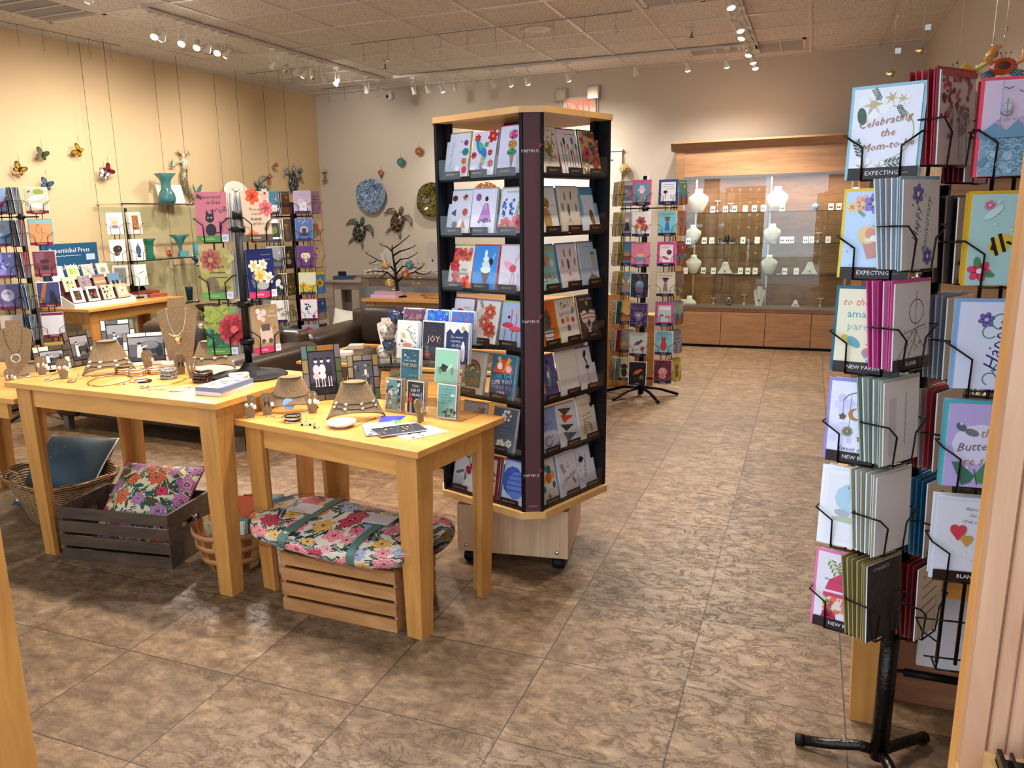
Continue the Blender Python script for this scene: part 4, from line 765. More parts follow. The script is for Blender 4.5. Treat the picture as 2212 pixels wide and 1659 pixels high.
for i in range(6):
    z = zs1[i]; N = '#6a1026'
    fill(Ms[0], z, .15, .185, C1[i][0], C1[i][1], wC('right column', i), strip=N, stxt='BIRTHDAY', back=2, env=['#c8c0a8', '#2f90b0', '#c8a8a8', '#dcd8dc', '#8a90a0', '#c8a878'][i])
    fill(Ms[1], z, .15, .185, ['slate edged', 'charcoal edged', 'dark brown edged', 'steel edged', 'indigo edged', 'black edged'][i], 'b #4a4c54;w 20 60 80 62 3 2 #6a6c74', wC('middle column', i), back=6, bcol=[['#3a4048', '#7a8088'], ['#282c34', '#50565e'], ['#2a2224', '#584848'], ['#2c4a6a', '#8aa0b8'], ['#1c2c4a', '#3a4a6a'], ['#141418', '#3a3a40']][i], gap=.007)
    fill(Ms[2], z, .15, .185, ['grey edged', 'rose edged', 'bright red edged', 'olive edged', 'grey blue edged', 'orange edged'][i], A('words', '#a8a0a0'), wC('turned left', i), back=5, bcol=[['#5a6068', '#a0a4ac'], ['#8a4a58', '#b08890'], ['#b03038', '#c86060'], ['#7a8058', '#a0a078'], ['#6a7890', '#98a0b0'], ['#c87830', '#d8a060']][i])
    fill(Ms[3], z, .15, .185, ['blue floral', 'pale blue', 'lavender blossom', 'purple girl power', 'cream graduation cap', 'gold leaf'][i], [A('flower', '#8098c0'), A('scene', '#90a8c8', '#607898'), 'b #8a88d0;s 26 10 10 90 94 8 #4a48a0 #d8d4e8;r 0 0 100 10 #7a1028', 'b #6a5a8a;c 50 56 30 #c8c4d4;t 22 50 64 0 #3a2a4a GIRL;s 14 10 10 90 30 6 #8a78a8', 'b #c8b8a8;c 50 50 32 #e4e0dc;p 22 54 50 66 78 54 50 42 #16161c', A('garden', '#c8a858')][i], wC('left column', i), strip=N, back=2)

# ================================================================ the tall four sided card tower
TA = rad(-20.4); TC = Vector((-1.08, 3.17, 0)); TM = Matrix.Translation(TC) @ Matrix.Rotation(TA, 4, 'Z')
tower = thing('card_tower', 'tall four sided rotating card tower with maple top and maroon corner posts', 'card display tower', TM)
H = .27; ch = .061
def octo(h, c): return [(-h+c, -h), (h-c, -h), (h, -h+c), (h, h-c), (h-c, h), (-h+c, h), (-h, h-c), (-h, -h+c)]
for z0, z1, nm, g in ((1.806, 1.828, 'top_board', .012), (.288, .315, 'bottom_board', .014)):
    m = MB(); m.prism(octo(H+g, ch+g*.6), z0, z1, 'z'); m.obj(nm, 'maple_edge', tower)
m = MB(); m.prism(octo(.235, .05), .316, .322, 'z'); m.obj('base_plate', 'black_satin', tower)
# posts at each corner: maroon front with black edges, black returns
for k in range(4):
    R = Matrix.Rotation(pi/2*k, 4, 'Z')   # k=0 is the corner facing the camera (local +x,-y)
    m = MB(); m.mat('black_satin')
    m.prism([(H-ch, -H), (H-ch+.0, -H+.012), (H-.012, -H+ch), (H, -H+ch)], .315, 1.806, 'z')
    m.prism([(H-ch-.002, -H), (H-ch+.012, -H), (H-ch+.012, -H+.09), (H-ch-.002, -H+.09)], .315, 1.806, 'z'); m.prism([(H, -H+ch+.002), (H, -H+ch-.012), (H-.09, -H+ch-.012), (H-.09, -H+ch+.002)], .315, 1.806, 'z')
    o = m.obj('corner_post', None, tower, M=R)
    m = MB(); d = .0025; m.prism([(H-ch+.009+d, -H+.009-d), (H-ch+.007+d, -H+.012-d), (H-.012+d, -H+ch-.007-d), (H-.009+d, -H+ch-.009-d)], .317, 1.804, 'z'); m.obj('maroon_panel', 'maroon', o)
    if k == 0:
        m = MB(); Mp = Matrix.Translation((H-ch/2+.0055, -H+ch/2-.0055, 0)) @ Matrix.Rotation(rad(45), 4, 'Z')
        m.at(Mp); vs, fs = text_mesh('PAPYRUS', 0)
        for zz in (1.675, 1.065, .465):
            b = len(m.v); m.color('#d8ccc8')
            for p in vs: m.V((-.006+p[0]*.0155, 0, zz+p[1]*.0155))
            for q in fs: m.fc([b+i for i in q], False)
            m.color('#b04048'); art(m, .02, .03, 'l 0 0 45 45 60 100 6 #b84850;l 45 45 100 80 6 #b84850;l 45 45 10 90 6 #b84850', 0, 0, .020, zz)
        art(m, .04, .01, 'w 0 60 100 60 2 3 #b0a0a0;w 10 20 90 20 2 3 #b0a0a0', 0, 0, -.02, .335)
        m.obj('brand_lettering', 'print', o)
m = MB(); m.box((-.05, -.05, .32), (.05, .05, 1.806)); m.obj('centre_column', 'black_satin', tower)
m = MB(); m.box((-.13, -.13, .27), (.13, .13, .289)); m.obj('turntable', 'black_satin', tower)
def towrow(i): return 1.598-.2123*i   # shelf heights
side = {'L': Matrix.Identity(4), 'R': Matrix.Rotation(rad(90), 4, 'Z')}
FW = .41   # clear width between posts
def t3(c1, c2, c3): return (c1, c2, c3)
TW = {
 'L': [
  [('happy birthday script and monsters', 'b #dcdcec;t 13 25 52 82 #8a7a9a Happy Birthday;c 84 78 9 #7a3a80;e 84 58 14 12 0 #2a8088;c 80 38 10 #e07828;c 84 18 11 #d83a48;l 70 58 60 58 2 #2a8088;l 68 20 60 20 2 #d83a48;l 70 80 62 82 2 #7a3a80', '#a8a048'),
   ('blue hummingbird', 'b #dcdcec;f 20 86 13 #c82838 #e08030;f 82 88 20 #c82838 #e8a040;f 12 48 12 #d03040 #802028;f 78 52 10 #c82838 #e09040;f 84 28 12 #c82838 #e09040;f 55 8 16 #d03040 #e09040;e 30 66 26 9 -62 #2a8ab0;e 40 66 20 8 -50 #4ab0b8;e 54 50 10 20 10 #3a78c0;e 50 36 7 15 8 #a0b840;c 60 70 8 #6a9a48;l 64 72 82 82 1.6 #403040;e 46 22 4 14 10 #3a6ab0;l 14 6 40 24 60 30 2.5 #a88a70', None),
   ('ice cream cone', 'b #d4d6ee;p 44 40 62 40 54 4 #9a5a38;e 52 82 17 15 0 #c04a80;s 26 40 76 66 90 3 #e8a0c0 #a02860;e 52 62 17 13 0 #b88a48;s 18 40 56 64 68 3 #d8b070 #906028;e 52 46 18 11 0 #3f7a4a;s 16 38 42 68 50 3 #70a870 #2a5a38', '#a01848')],
  [('party animals', 'b #dcdcea;e 26 82 12 10 0 #6a3028;e 74 84 13 12 0 #c8c4d0;p 58 84 74 92 74 76 #c84a38;p 14 48 36 58 36 40 #5a5a60;e 76 50 12 12 0 #b85a48;e 34 22 12 10 0 #8a6a58;p 60 16 70 34 84 14 #c88a58;c 76 86 4 #201818;c 26 84 3 #201818', '#7ab0cc'),
   ('purple dress girl', 'b #dcdaec;c 26 82 12 #8a5a98;l 30 70 52 56 1 #8a8090;e 60 78 7 8 0 #2a2028;p 52 68 68 68 86 26 30 28 #b07ac0;s 20 32 24 84 34 4 #5a3070 #3a2048;p 54 66 62 66 66 56 54 54 #d0a0c8;l 52 24 54 4 2 #c8b0a8;l 62 24 62 4 2 #c8b0a8', '#a8a8b0'),
   ('larkspur and peony', 'b #dfe0ea;s 16 8 40 22 80 6 #3a5ab0 #4a7ac8;s 16 38 42 52 74 6 #3a5ab0 #5a80c8;s 14 82 36 96 58 6 #4a5ab8;l 60 30 72 70 2.5 #4a8a58;l 66 30 78 66 2.5 #4a8a58;c 76 78 6 #d8b868;c 80 70 6 #d8b868;f 28 18 26 #d05060 #b0903a 7;f 74 24 26 #e0707a #902838 7;t 8 44 92 0 #8a88b0 Happy Birthday', '#b8b078')],
  [('red balloon wreath', 'b #e4dccc;s 34 4 30 40 90 12 #c83040 #e0683a #d04a58;s 18 40 66 90 94 12 #e06a38 #c83848 #d8707a;s 20 16 4 96 26 12 #d83a48 #e06a38 #b82838;T 11 68 44 0 #6a605c Happy;T 11 68 34 0 #6a605c Birthday', '#b8b828'),
   ('chocolate dipped cone on blue', 'b #3a8ad8;p 36 40 72 40 62 14 66 2 44 2 50 14 #5a3020;e 54 46 22 12 0 #e0e8e4;e 54 58 18 10 0 #d0dcd8;e 52 70 12 9 0 #e4ece8;e 50 82 6 12 0 #e8f0ec;e 74 64 8 12 0 #201418;l 80 70 88 82 3 #e0e0e0;s 12 38 6 66 38 3 #7a4a38', '#c83a38'),
   ('pink flamingo with tulle', 'b #d8d0dc;e 40 54 30 12 -28 #e8a0b4;e 52 50 14 12 30 #c84a68;l 58 56 62 70 72 76 4 #e0a0b0;c 74 78 6 #e8b0bc;l 78 76 80 70 3 #303038;l 52 40 46 20 54 6 2 #c88080;l 58 40 60 20 56 6 2 #c88080', '#d8a8b8')],
  [('magenta edged cupcake', 'b #dcd8e0;e 40 70 16 10 0 #b83a48;r 32 56 50 66 #6a4038;t 10 70 80 0 #4a4a58 Happy;s 10 10 20 90 50 6 #b84a58 #6a4a48', '#8a3a6a'),
   ('coral rose bouquet', 'b #e4d8cc;f 60 74 26 #d8603c #f0b090 7;f 40 50 24 #d07050 #e8c0a0 7;f 66 34 26 #c84a3a #e09080 7;g 30 80 120 30 #6a6a48;g 80 14 60 24 #5a6040', '#8078a0'),
   ('three flamingos', 'b #a8b4d0;e 28 48 24 9 0 #c83a50;e 60 40 26 9 0 #d84a60;l 40 50 40 72 38 84 4 #d84a60;l 58 44 62 62 58 74 4 #d84a60;l 82 44 80 60 86 70 4 #d84a60;c 30 66 5 #20202a;c 88 72 5 #20202a;c 60 80 7 #c8c060;l 20 40 18 14 1.6 #3a3040;l 50 38 48 12 1.6 #3a3040;l 70 36 68 12 1.6 #3a3040', '#a8b840')],
  [('olive rainbow landscape', 'b #d0c4b0;o 44 56 32 0 180 8 #b05a38;o 44 56 24 0 180 7 #c89038;o 44 56 16 0 180 7 #6a8a60;r 10 16 84 52 #6a6a48;s 12 12 44 82 56 8 #7a7a50;r 0 0 20 14 #c86a48', '#8aa8a0'),
   ('live the life you want', 'b #3a6878;c 50 62 40 #d8502a;p 50 60 20 96 34 98 #e8a040;p 50 60 66 98 80 92 #e8a040;c 34 76 11 #ece0dc;c 72 70 12 #e0b8c0;r 6 10 94 60 #2a4a68;t 20 50 52 5 #5ab0b8 LIVE THE;t 20 50 39 5 #ecdcd8 LIFE YOU;t 18 50 26 -2 #c8889a WANT TO;t 18 50 13 0 #ecdcd8 LIVE', '#5a8a98'), None],
  [('faded cream floral', 'b #c8b8a4;s 26 50 10 96 90 6 #b06a58 #8a7a58;T 12 40 60 0 #6a5a4a love', '#a89a90'),
   ('slate card with white magnolias', 'b #565e66;f 56 84 20 #e0dcd4 #c8b088 6;s 14 20 76 90 92 6 #7a4a44 #6a5a48;f 44 14 20 #e0dcd4 #c8b088;f 78 20 14 #d8d0c8 #b09a70;g 14 16 95 26 #4a6050;w 34 58 70 60 2 1.4 #8a9098;w 34 50 70 50 2 1.4 #8a9098;w 34 42 70 42 2 1.4 #8a9098', '#b89a90'), None],
  [('fuchsia hummingbird', 'b #dcd8d8;e 66 52 12 16 30 #a01838;f 82 64 14 #a01838 #d05070 5;e 28 44 22 6 20 #5a7a70;e 54 36 5 16 0 #7a7a78;l 60 90 70 70 2 #3a5a30;e 60 84 8 4 30 #4a7040;e 76 88 8 4 -30 #4a7040;c 56 84 4 #a01838', '#c8c4c4'),
   ('red bordered stamp', 'b #7a1a20;r 14 8 86 94 #dccaa8;s 18 20 14 80 88 8 #3a2a28 #8a5a48;r 20 8 80 14 #402020', '#8a2028'),
   ('blue watercolour script', 'b #c4cce8;e 40 52 44 50 10 #3a5ab0;e 56 44 40 46 -10 #5f7ac8;T 10 50 78 0 #1a2450 Love;w 18 66 86 68 3 1.6 #2a3468;w 18 54 86 56 3 1.6 #2a3468;w 18 42 86 44 3 1.6 #2a3468;w 18 30 86 32 3 1.6 #2a3468', '#3a56a8')]],
 'R': [
  [('gold dandelion burst', 'b #d8ccbc;s 60 10 30 90 96 3.5 #9a7a30 #b89448;s 34 30 34 74 70 5 #8a6a20 #a88438;c 52 48 11 #8a6a28;l 50 40 48 4 1.6 #9a8048', '#b0a498'),
   ('tall candle lollipop', 'b #dcd4cc;l 16 4 16 60 3.5 #7a4a58;l 30 4 30 66 3.5 #3a6a58;l 46 4 46 52 3.5 #b06a50;l 60 4 60 44 3.5 #6a3040;l 72 4 72 62 3.5 #3a4a78;l 88 4 88 56 3.5 #4a6a58;e 16 66 5 10 0 #b07a70;e 30 74 6 12 0 #2a4a50;e 46 62 5 10 0 #b86a58;e 60 50 5 10 0 #8a3a48;e 72 76 6 12 0 #4a5a90;e 88 64 5 10 0 #2a6a58;T 9 60 90 0 #6a605a happy birthday', '#a02850'),
   ('crowded red floral', 'b #c8a468;s 50 2 30 98 98 9 #b03a30 #d8704a #2a6a80 #c05068 #4a6038;f 30 50 22 #c84a60 #402028;f 74 30 20 #b83038 #d8a040;s 18 4 4 50 30 6 #d8ccb8 #4a4a3a', '#28584a')],
  [('golden retriever', 'b #dcd6d2;e 46 30 20 36 8 #b08850;e 42 68 17 16 0 #b88e58;e 28 64 7 15 12 #9a7040;e 56 64 7 15 -12 #9a7040;c 38 68 2.4 #201410;c 47 68 2.4 #201410;c 42 61 3.4 #201410;e 78 10 12 5 10 #b08850;e 34 8 6 9 0 #c09a60;l 66 60 94 60 1 #8a8480', '#8aa8b8'),
   ('five grey feathers', 'b #cfc2b0;e 30 80 4 14 0 #6a6a60;e 62 82 4 15 -4 #5a5a50;e 14 56 4 14 6 #6a6a60;e 84 54 4 14 -6 #6a6a60;e 44 50 6 20 0 #5a5a50;l 44 30 36 20 2 #5a5a50;l 44 30 54 22 2 #5a5a50;w 20 14 70 14 1 1 #9a9084', '#b8a890'),
   ('blue wash feather necklace', 'b #d0d4d8;e 8 60 12 40 0 #7aa8c0;e 90 50 10 44 0 #88b0c4;r 10 84 90 100 #5a8aa8;l 30 76 60 40 82 70 1.2 #9a8a70;e 62 32 12 26 14 #6a4a28;e 68 24 8 16 10 #8a6a38', '#5a7a90')],
  [('mint balloon giraffes', 'b #8ab8ac;e 24 66 9 11 0 #c85a48;e 42 62 10 12 0 #d04a40;e 60 70 9 12 0 #c88a48;e 80 60 9 12 0 #d8c8b0;l 24 54 30 30 1 #5a6a60;l 60 56 60 30 1 #5a6a60;s 14 10 8 90 40 5 #c86a58 #d8ccb8;r 0 90 100 94 #c8a050', '#4a88a8'),
   ('pink card with fish feathers', 'b #d8c4c0;e 34 80 4 14 0 #7a6a60;e 66 80 4 14 -4 #6a5a50;e 18 56 4 14 6 #7a6a60;e 84 58 4 14 -6 #7a6a60;e 48 54 6 18 0 #5a4a44;l 48 36 40 26 2 #5a4a44;l 48 36 58 27 2 #5a4a44;w 22 16 78 16 1 1 #a89088', '#3a78a8'),
   ('grey blue shark and smoothie', 'b #a8b4c0;p 70 40 94 40 88 72 62 72 #b0a090;e 74 74 14 5 0 #5a7a50;p 30 8 46 20 70 24 100 14 100 4 30 4 #7a6a5a;p 52 20 58 32 66 20 #7a6a5a;w 30 90 84 90 .6 1 #6a7884;c 48 14 2 #202020', '#707a88')],
  [('orange cactus pot', 'b #d86818;e 50 58 24 32 0 #6a5648;s 40 34 40 66 86 3 #4a3a38 #8a7060;l 40 86 46 40 1.6 #2a2420;l 56 86 54 40 1.6 #2a2420;p 26 34 74 34 66 6 34 6 #d8ccc0;l 27 28 73 28 3 #4a4040;l 30 18 70 18 3 #4a4040;l 24 36 76 36 6 #4a7a6a', '#dcd0c8'),
   ('happy birthday lettering balloons', 'b #dccfc0;t 17 48 82 6 #b8503a HAPPY;t 17 50 66 4 #4a3a40 BIRTHDAY;c 22 50 9 #c83a38;c 48 52 10 #c88a40;c 76 50 9 #b83a3a;e 48 32 9 11 0 #5a5450;e 84 72 9 11 0 #8a8090;s 6 20 80 80 92 5 #7a8a40', '#b8b820'),
   ('crossed bats baseball', 'b #3a3230;l 12 60 60 6 8 #b8b0a0;l 90 60 40 6 8 #c0b8a8;e 32 50 20 22 0 #d8ccc0;e 72 50 20 22 0 #d8ccc0;l 16 54 48 58 4 #b8482a;l 18 46 48 48 4 #b8482a;l 56 58 88 54 4 #b8482a;l 56 48 88 46 4 #b8482a;c 52 82 8 #b88a28;t 13 50 92 0 #c8c0b0 HAVE A BALL', '#a87848')],
  [('purple candle and pencil', 'b #5a4a88;r 6 60 30 88 #d88a38;r 10 16 34 40 #e09a40;e 64 50 8 40 -8 #5a9a50;e 64 86 7 7 0 #28204a;s 14 10 8 94 94 3 #9088c0;e 58 56 5 12 0 #e4e0dc', '#6a5a90'),
   ('plain cream', 'b #d4cab8;l 0 60 100 62 1 #b8ac98', '#c8bca8'),
   ('dachshund with stacked letters', 'b #d8ccc8;e 50 84 8 14 -30 #2a1c18;l 46 76 56 60 7 #2a1c18;t 13 52 34 90 #a83a30 BIRTHDAY;c 34 60 7 #b8d0c8;e 54 52 12 7 0 #3a2830;s 8 40 6 62 16 4 #6a7a40 #301c18', '#4a68a0')],
  [('do great things', 'b #8a90b8;e 50 30 60 30 0 #c8c0cc;t 18 34 78 0 #3a4a80 DO;t 18 50 64 0 #3a4a80 GREAT;t 18 52 50 0 #2a88b8 THINGS!;o 50 24 16 60 360 4 #8a6a38;l 60 30 76 36 3 #8a6a38', '#7a90b0'),
   ('pennant bunting', 'b #d0ccc8;p 10 92 84 86 40 70 #4a4230;p 20 76 90 66 30 56 #c8482a;p 10 54 84 46 36 34 #3a3a30;p 20 34 92 24 36 8 #4a5a68;s 20 6 6 94 94 2 #b8a888 #8a8a90;c 40 58 6 #d86a38', '#a8b0b8'),
   ('gold leaf graduate', 'b #dcccb0;T 14 40 84 0 #8a6a38 Graduate;g 30 8 80 50 #9a7838;g 70 12 110 40 #8a6a30;g 80 70 100 34 #a88848;p 70 80 86 88 98 80 84 72 #2a2018;w 24 56 76 60 2 1.6 #8a6a40;w 24 46 76 50 2 1.6 #8a6a40', '#dcd8d0')],
  [('colourful balloon bouquet', 'b #d4ccc0;e 20 78 12 15 0 #d88a28;e 44 84 12 15 0 #4a8a88;e 66 76 13 16 0 #2a6a78;e 30 56 13 16 0 #b8a038;e 60 56 16 18 0 #d85a28;e 84 62 10 14 0 #c89a38;e 30 34 10 12 0 #3a8070;e 84 38 9 12 0 #3a6a88;l 50 40 48 16 1 #6a6058;p 44 10 60 10 56 20 48 20 #8a6a38', '#b8bcc0'),
   ('landscape congrats graduate', 'b #d0c8c8;T 26 50 70 30 #7a4a28 C;T 20 56 44 20 #3a302c Graduate;g 14 80 -60 40 #5a4a30;g 86 22 120 30 #6a5a38;l 10 20 40 40 90 46 1.6 #8a6a48', '#b8bcc8'),
   ('white and gold graduate script', 'b #d8d4dc;t 22 44 50 80 #4a3a38 Graduate;s 16 10 8 30 92 3 #b09048 #3a3030;p 10 70 26 80 44 72 28 62 #1c181c', '#5a70a0')]]}
rowname = ['top', 'second', 'third', 'fourth', 'fifth', 'sixth', 'lowest']
for sd in 'LR':
    S_ = side[sd]
    for i in range(7):
        z = towrow(i)-.0
        m = MB(); m.box((-FW/2, -H+.012, z-.012), (FW/2, -H+.085, z-.002)); m.box((-FW/2, -H+.006, z-.012), (FW/2, -H+.012, z+.004)); shf = m.obj('shelf', 'black_satin', tower, M=S_)
        m = MB(); m.box((-FW/2+.004, -H+.002, z-.004), (FW/2-.004, -H+.005, z+.07)); m.obj('acrylic_lip', 'acrylic', shf)
        m = MB(); m.box((-FW/2, -.052, z+.0), (FW/2, -.05, z+.14))
        row = TW[sd][i]
        for j, c in enumerate(row):
            if c is None: continue
            x = (-.138, 0, .138)[j] if len(row) > 2 and row[2] else (-.08, .085)[j]
            w = .122; h = .17 if not (sd == 'L' and i == 0 and j == 2) else .178
            M = TM @ S_ @ TR(x+(.004 if j == 0 else 0), -H+.026-.004*(j % 2), z, 0, rad(10+((i*7+j*3) % 5)))
            wh = f'on the {"left" if sd == "L" else "right"} side of the tower, {rowname[i]} shelf'
            card(f'{c[0]} card {wh}', M, w, h, c[1], env=c[2])
            if j == 1 and not (sd == 'R' and i == 4):
                for q in range(1):
                    plain(TM @ S_ @ TR(x+.003*q, -H+.040+.012*q, z+.001, 0, rad(11+q*1.2)), w, h*.985, ['#c8c6cc', '#b8bcc8'][(i+q) % 2], ' '.join(f'cards behind the {c[0]} card {wh}'.split()[:16]), f'behind {c[0]} {wh}'[:90])
            m = MB(); m.color('#2a1a16'); m.box((x-.045, -H+.0066, z+.0005), (x+.045, -H+.0080, z+.026)); m.at(Matrix.Identity(4))
            b0 = art(m, .09, .0255, f't 11 46 50 0 #b8aaa4 {"BIRTHDAY" if i < 5 else "GRADUATION"};t 5 84 60 0 #8a7a74 papyrus', -H+.0066, 1, x-.045, z+.0005); m.obj('category_label', 'print', shf)
# wheeled base cabinet of the tower
bm_ = Matrix.Translation((-1.103, 3.20, 0)) @ Matrix.Rotation(rad(7.8), 4, 'Z')
m = MB(); m.box((-.236, -.215, .06), (.236, .215, .268)); o = m.obj('base_box', 'maple_pale', tower, M=TM.inverted() @ bm_, bevel=.003)
m = MB()
for x in (-.2, .19): m.at(Matrix.Translation((x, -.2155, .085)) @ Matrix.Rotation(rad(90), 4, 'X')); m.lathe([(.009, 0), (.007, .003), (.001, .0035)], 12)
m.obj('screw', 'chrome', o)
for x, y in ((-.19, -.17), (.19, -.17), (.19, .17), (-.19, .17)):
    m = MB(); m.at(Matrix.Translation((x, y, .027)) @ Matrix.Rotation(rad(90), 4, 'Y')); m.lathe([(.01, -.026), (.024, -.024), (.027, -.012), (.027, .012), (.024, .024), (.01, .026)], 18); m.at(Matrix.Identity(4)); m.box((x-.012, y-.012, .045), (x+.012, y+.012, .06)); m.obj('caster', 'black_rubber', tower, M=TM.inverted() @ bm_)
# ================================================================ front tables
def frame2(FL, FR, BR, z):
    FL, FR, BR = Vector((*FL, 0)), Vector((*FR, 0)), Vector((*BR, 0)); u = (FR-FL); w = u.length; u.normalize(); v = Vector((-u.y, u.x, 0)); d = (BR-FR).dot(v)
    return Matrix.Translation(FL) @ Matrix.Rotation(atan2(u.y, u.x), 4, 'Z'), w, d
def table(label, M, w, d, z, lw=.088, top='maple', ap=.085, leg='maple_upright', ins=.03, taper=.022, xin=0):
    t = thing('wooden_table', label, 'table', M)
    m = MB(); m.box((0, 0, z-.024), (w, d, z)); m.obj('tabletop', top, t, bevel=.002)
    i = ins+.012; m = MB(); m.mat(top)
    for a in ((i+lw*.8, i, w-i-lw*.8, i+.018), (i+lw*.8, d-i-.018, w-i-lw*.8, d-i), (i, i+lw*.8, i+.018, d-i-lw*.8), (w-i-.018, i+lw*.8, w-i, d-i-lw*.8)): m = MB(); m.box((a[0], a[1], z-.024-ap), (a[2], a[3], z-.024)); m.obj('apron', top, t)
    for sx, sy in ((0, 0), (1, 0), (1, 1), (0, 1)):
        m = MB(); rings = []
        for zz, off, l in ((0, ins+.016, lw-taper), (z-.13, ins, lw), (z-.024, ins, lw)):
            th = .022; P = [(0, 0), (l, 0), (l, th), (th, th), (th, l), (0, l)]; P = [(off+a, off+b) for a, b in P]
            P = [((w-a-xin) if sx else a, (d-b) if sy else b) for a, b in P]
            if sx != sy: P = P[::-1]
            rings.append([(a, b, zz) for a, b in P])
        m.loft(rings, True, False); m.obj('leg', leg, t)
    return t
ML, wL, dL = frame2((-3.167, 2.375), (-1.98, 2.308), (-2.013+.05, 2.951), .8); ZL = .8
table('taller maple table with jewelry and a small card rack, front left', ML, wL, dL, ZL)
MR, wR, dR = frame2((-2.013, 2.437), (-1.134, 2.26), (-1.051, 2.797), .71); ZR = .71
table('lower maple table with acrylic card stand, beside the card tower', MR, wR, dR, ZR)
MM = Matrix.Translation((-4.25, 2.5, 0)) @ Matrix.Rotation(rad(-4), 4, 'Z'); table('low maple table at the left edge of the picture holding a burlap bust', MM, 1.06, .62, .71, xin=.6)
def pt(px, py, z): return onz(px, py, z)
def face(p, extra=0): return atan2(-p.x, p.y)*1+rad(extra)   # turn that faces the camera: azimuth a with normal (sin a, -cos a)
def facing(px, py, z, extra=0, tilt=0, lift=0):
    p = pt(px, py, z); a = atan2(0-p.x, p.y-0); return TR(p.x, p.y, z+lift, a+rad(extra), rad(tilt))
# burlap necklace busts with their necklaces
def burlap_bust(M, h, label, jl, w, drop, pend, chain='silver'):
    bust(M, h, 'burlap', label, 'board'); necklace(M @ Matrix.Translation((0, -.012+h*.03, h*.86)) @ Matrix.Rotation(rad(-8), 4, 'X'), w, drop, jl, chain=chain, pend=pend, pr=.02, r=.0013)
burlap_bust(facing(42, 813, .71, -8), .285, 'tan burlap necklace bust standing on the low table at the left edge', 'cord necklace with a silver double ring pendant on the left burlap bust', .085, .13, 'ring', 'bronze_metal')
Mb = facing(392, 790, ZL, -6); burlap_bust(Mb, .315, 'tall burlap necklace bust between the photo frames and the table card rack', 'gold knot necklace on the tall burlap bust by the card rack', .085, .13, 'gold', 'silver')
m = MB()
for i in range(5): m.tube([(-.03+.009*i, 0, .012-.003*i), (-.008+.006*i, -.003, -.004), (.012+.004*i, -.003, .004*i)], .0022, 5)
tag(m.obj('knot_pendant', 'gold', M=Mb @ Matrix.Translation((-.01, -.024, .145))), 'knotted gold pendant bar hanging from the tall burlap bust', 'pendant')
def earstand(M, label, h=.085, ec='silver', group=None, shape='drop', tagc=True):
    t = thing('earring_stand', label, 'earring stand', M, group); s = h/.085
    q = [(-.014, 0), (.014, 0), (.024, .06), (.022, .075), (.013, .085), (-.013, .085), (-.022, .075), (-.024, .06)]
    m = MB(); m.at(Matrix.Rotation(rad(-10), 4, 'X')); m.prism([(a*s, b*s) for a, b in q], 0, .008); m.obj('board', 'burlap', t)
    m = MB(); m.box((-.002, .006, 0), (.002, .03*s, .003)); m.prism([(-.006, .0), (.006, 0), (.003, .05*s), (-.003, .05*s)], .012, .014); m.obj('prop', 'maple_upright', t)
    for sx in (-1, 1):
        e = MB(); x = sx*.0095*s; e.tube([(x, -.001, .078*s), (x+.002, -.006, .074*s), (x, -.005, .060*s)], .0007, 4)
        if shape == 'drop': e.ball((x, -.006, .048*s), (.0068*s, .0025, .011*s), 10, 6)
        elif shape == 'disc': e.ball((x, -.006, .05*s), (.009*s, .002, .009*s), 12, 6)
        else: e.tube([(x, -.005, .06*s), (x-.004*sx, -.007, .048*s), (x, -.006, .034*s)], [.001, .004, .001], 6)
        e.obj('earring', ec, t)
    if tagc: m = MB(); m.color('#e4e0da'); m.box((.014*s, -.010, .036*s), (.025*s, -.0095, .052*s)); m.obj('price_tag', 'print', t)
    return t
for px, py, z, lab, ec, sh_, e in ((92, 812, ZL, 'grey burlap earring stand with silver drops, leftmost on the taller table', 'silver', 'drop', 0), (138, 819, ZL, 'grey burlap earring stand with silver shells, second from left on the taller table', 'silver', 'disc', -5), (321, 798, ZL, 'burlap earring stand with gold starfish in front of the landscape photo frame', 'gold', 'twig', 4), (392, 809, ZL, 'burlap earring stand with dark leaf earrings in front of the tall bust', 'bronze_metal', 'twig', 10), (417, 817, ZL, 'burlap earring stand with silver leaf earrings nearest the card rack', 'silver', 'twig', -3),
                                 (541, 903, ZR, 'burlap earring stand with silver rings at the left corner of the lower table', 'silver', 'disc', -4), (578, 897, ZR, 'burlap earring stand with navy crescents, second from left on the lower table', 'navy', 'twig', 2), (676, 893, ZR, 'burlap earring stand with white drops right of the blue pendant form', 'white_gloss', 'drop', 8), (912, 912, ZR, 'narrow burlap earring stand turned sideways beside the acrylic card stand', 'silver', 'drop', 62), (25, 836, .71, 'burlap earring stand with silver drops on the low table at the left edge', 'silver', 'drop', 0), (745, 868, ZR, 'burlap earring stand half hidden behind the hat shaped form', 'white_gloss', 'drop', -20)):
    earstand(facing(px, py, z, e), lab, .088, ec, shape=sh_)
def neckform(M, label, w=.11, h=.145, t0=.046, mt='burlap'):
    t = thing('neck_form', label, 'neck form', M); m = MB(); n = 16
    def S(k, v, o):
        a = (k/n*2-1); ang = a*rad(82); r = (t0+(w-t0)*v**1.05)*(1+.06*(1-a*a)*v); zz = h*(1-v)+(.034*(1-a*a)**1.3)*v**3
        return ((r-o)*sin(ang)*1.06, -(r-o)*cos(ang)*.75+w*.2, zz)
    V = [0, .12, .25, .4, .55, .7, .82, .92, 1]
    out = [[S(k, v, 0) for k in range(n+1)] for v in V]; inn = [[S(k, v, .006) for k in range(n+1)] for v in V]
    m.loft([a+b[::-1] for a, b in zip(out, inn)], True, True); m.obj('shell', mt, t)
    m = MB(); m.ball((0, w*.2-.012, h), (t0*1.0, t0*.74, .005), 16, 6); m.obj('top_cap', mt, t); return t
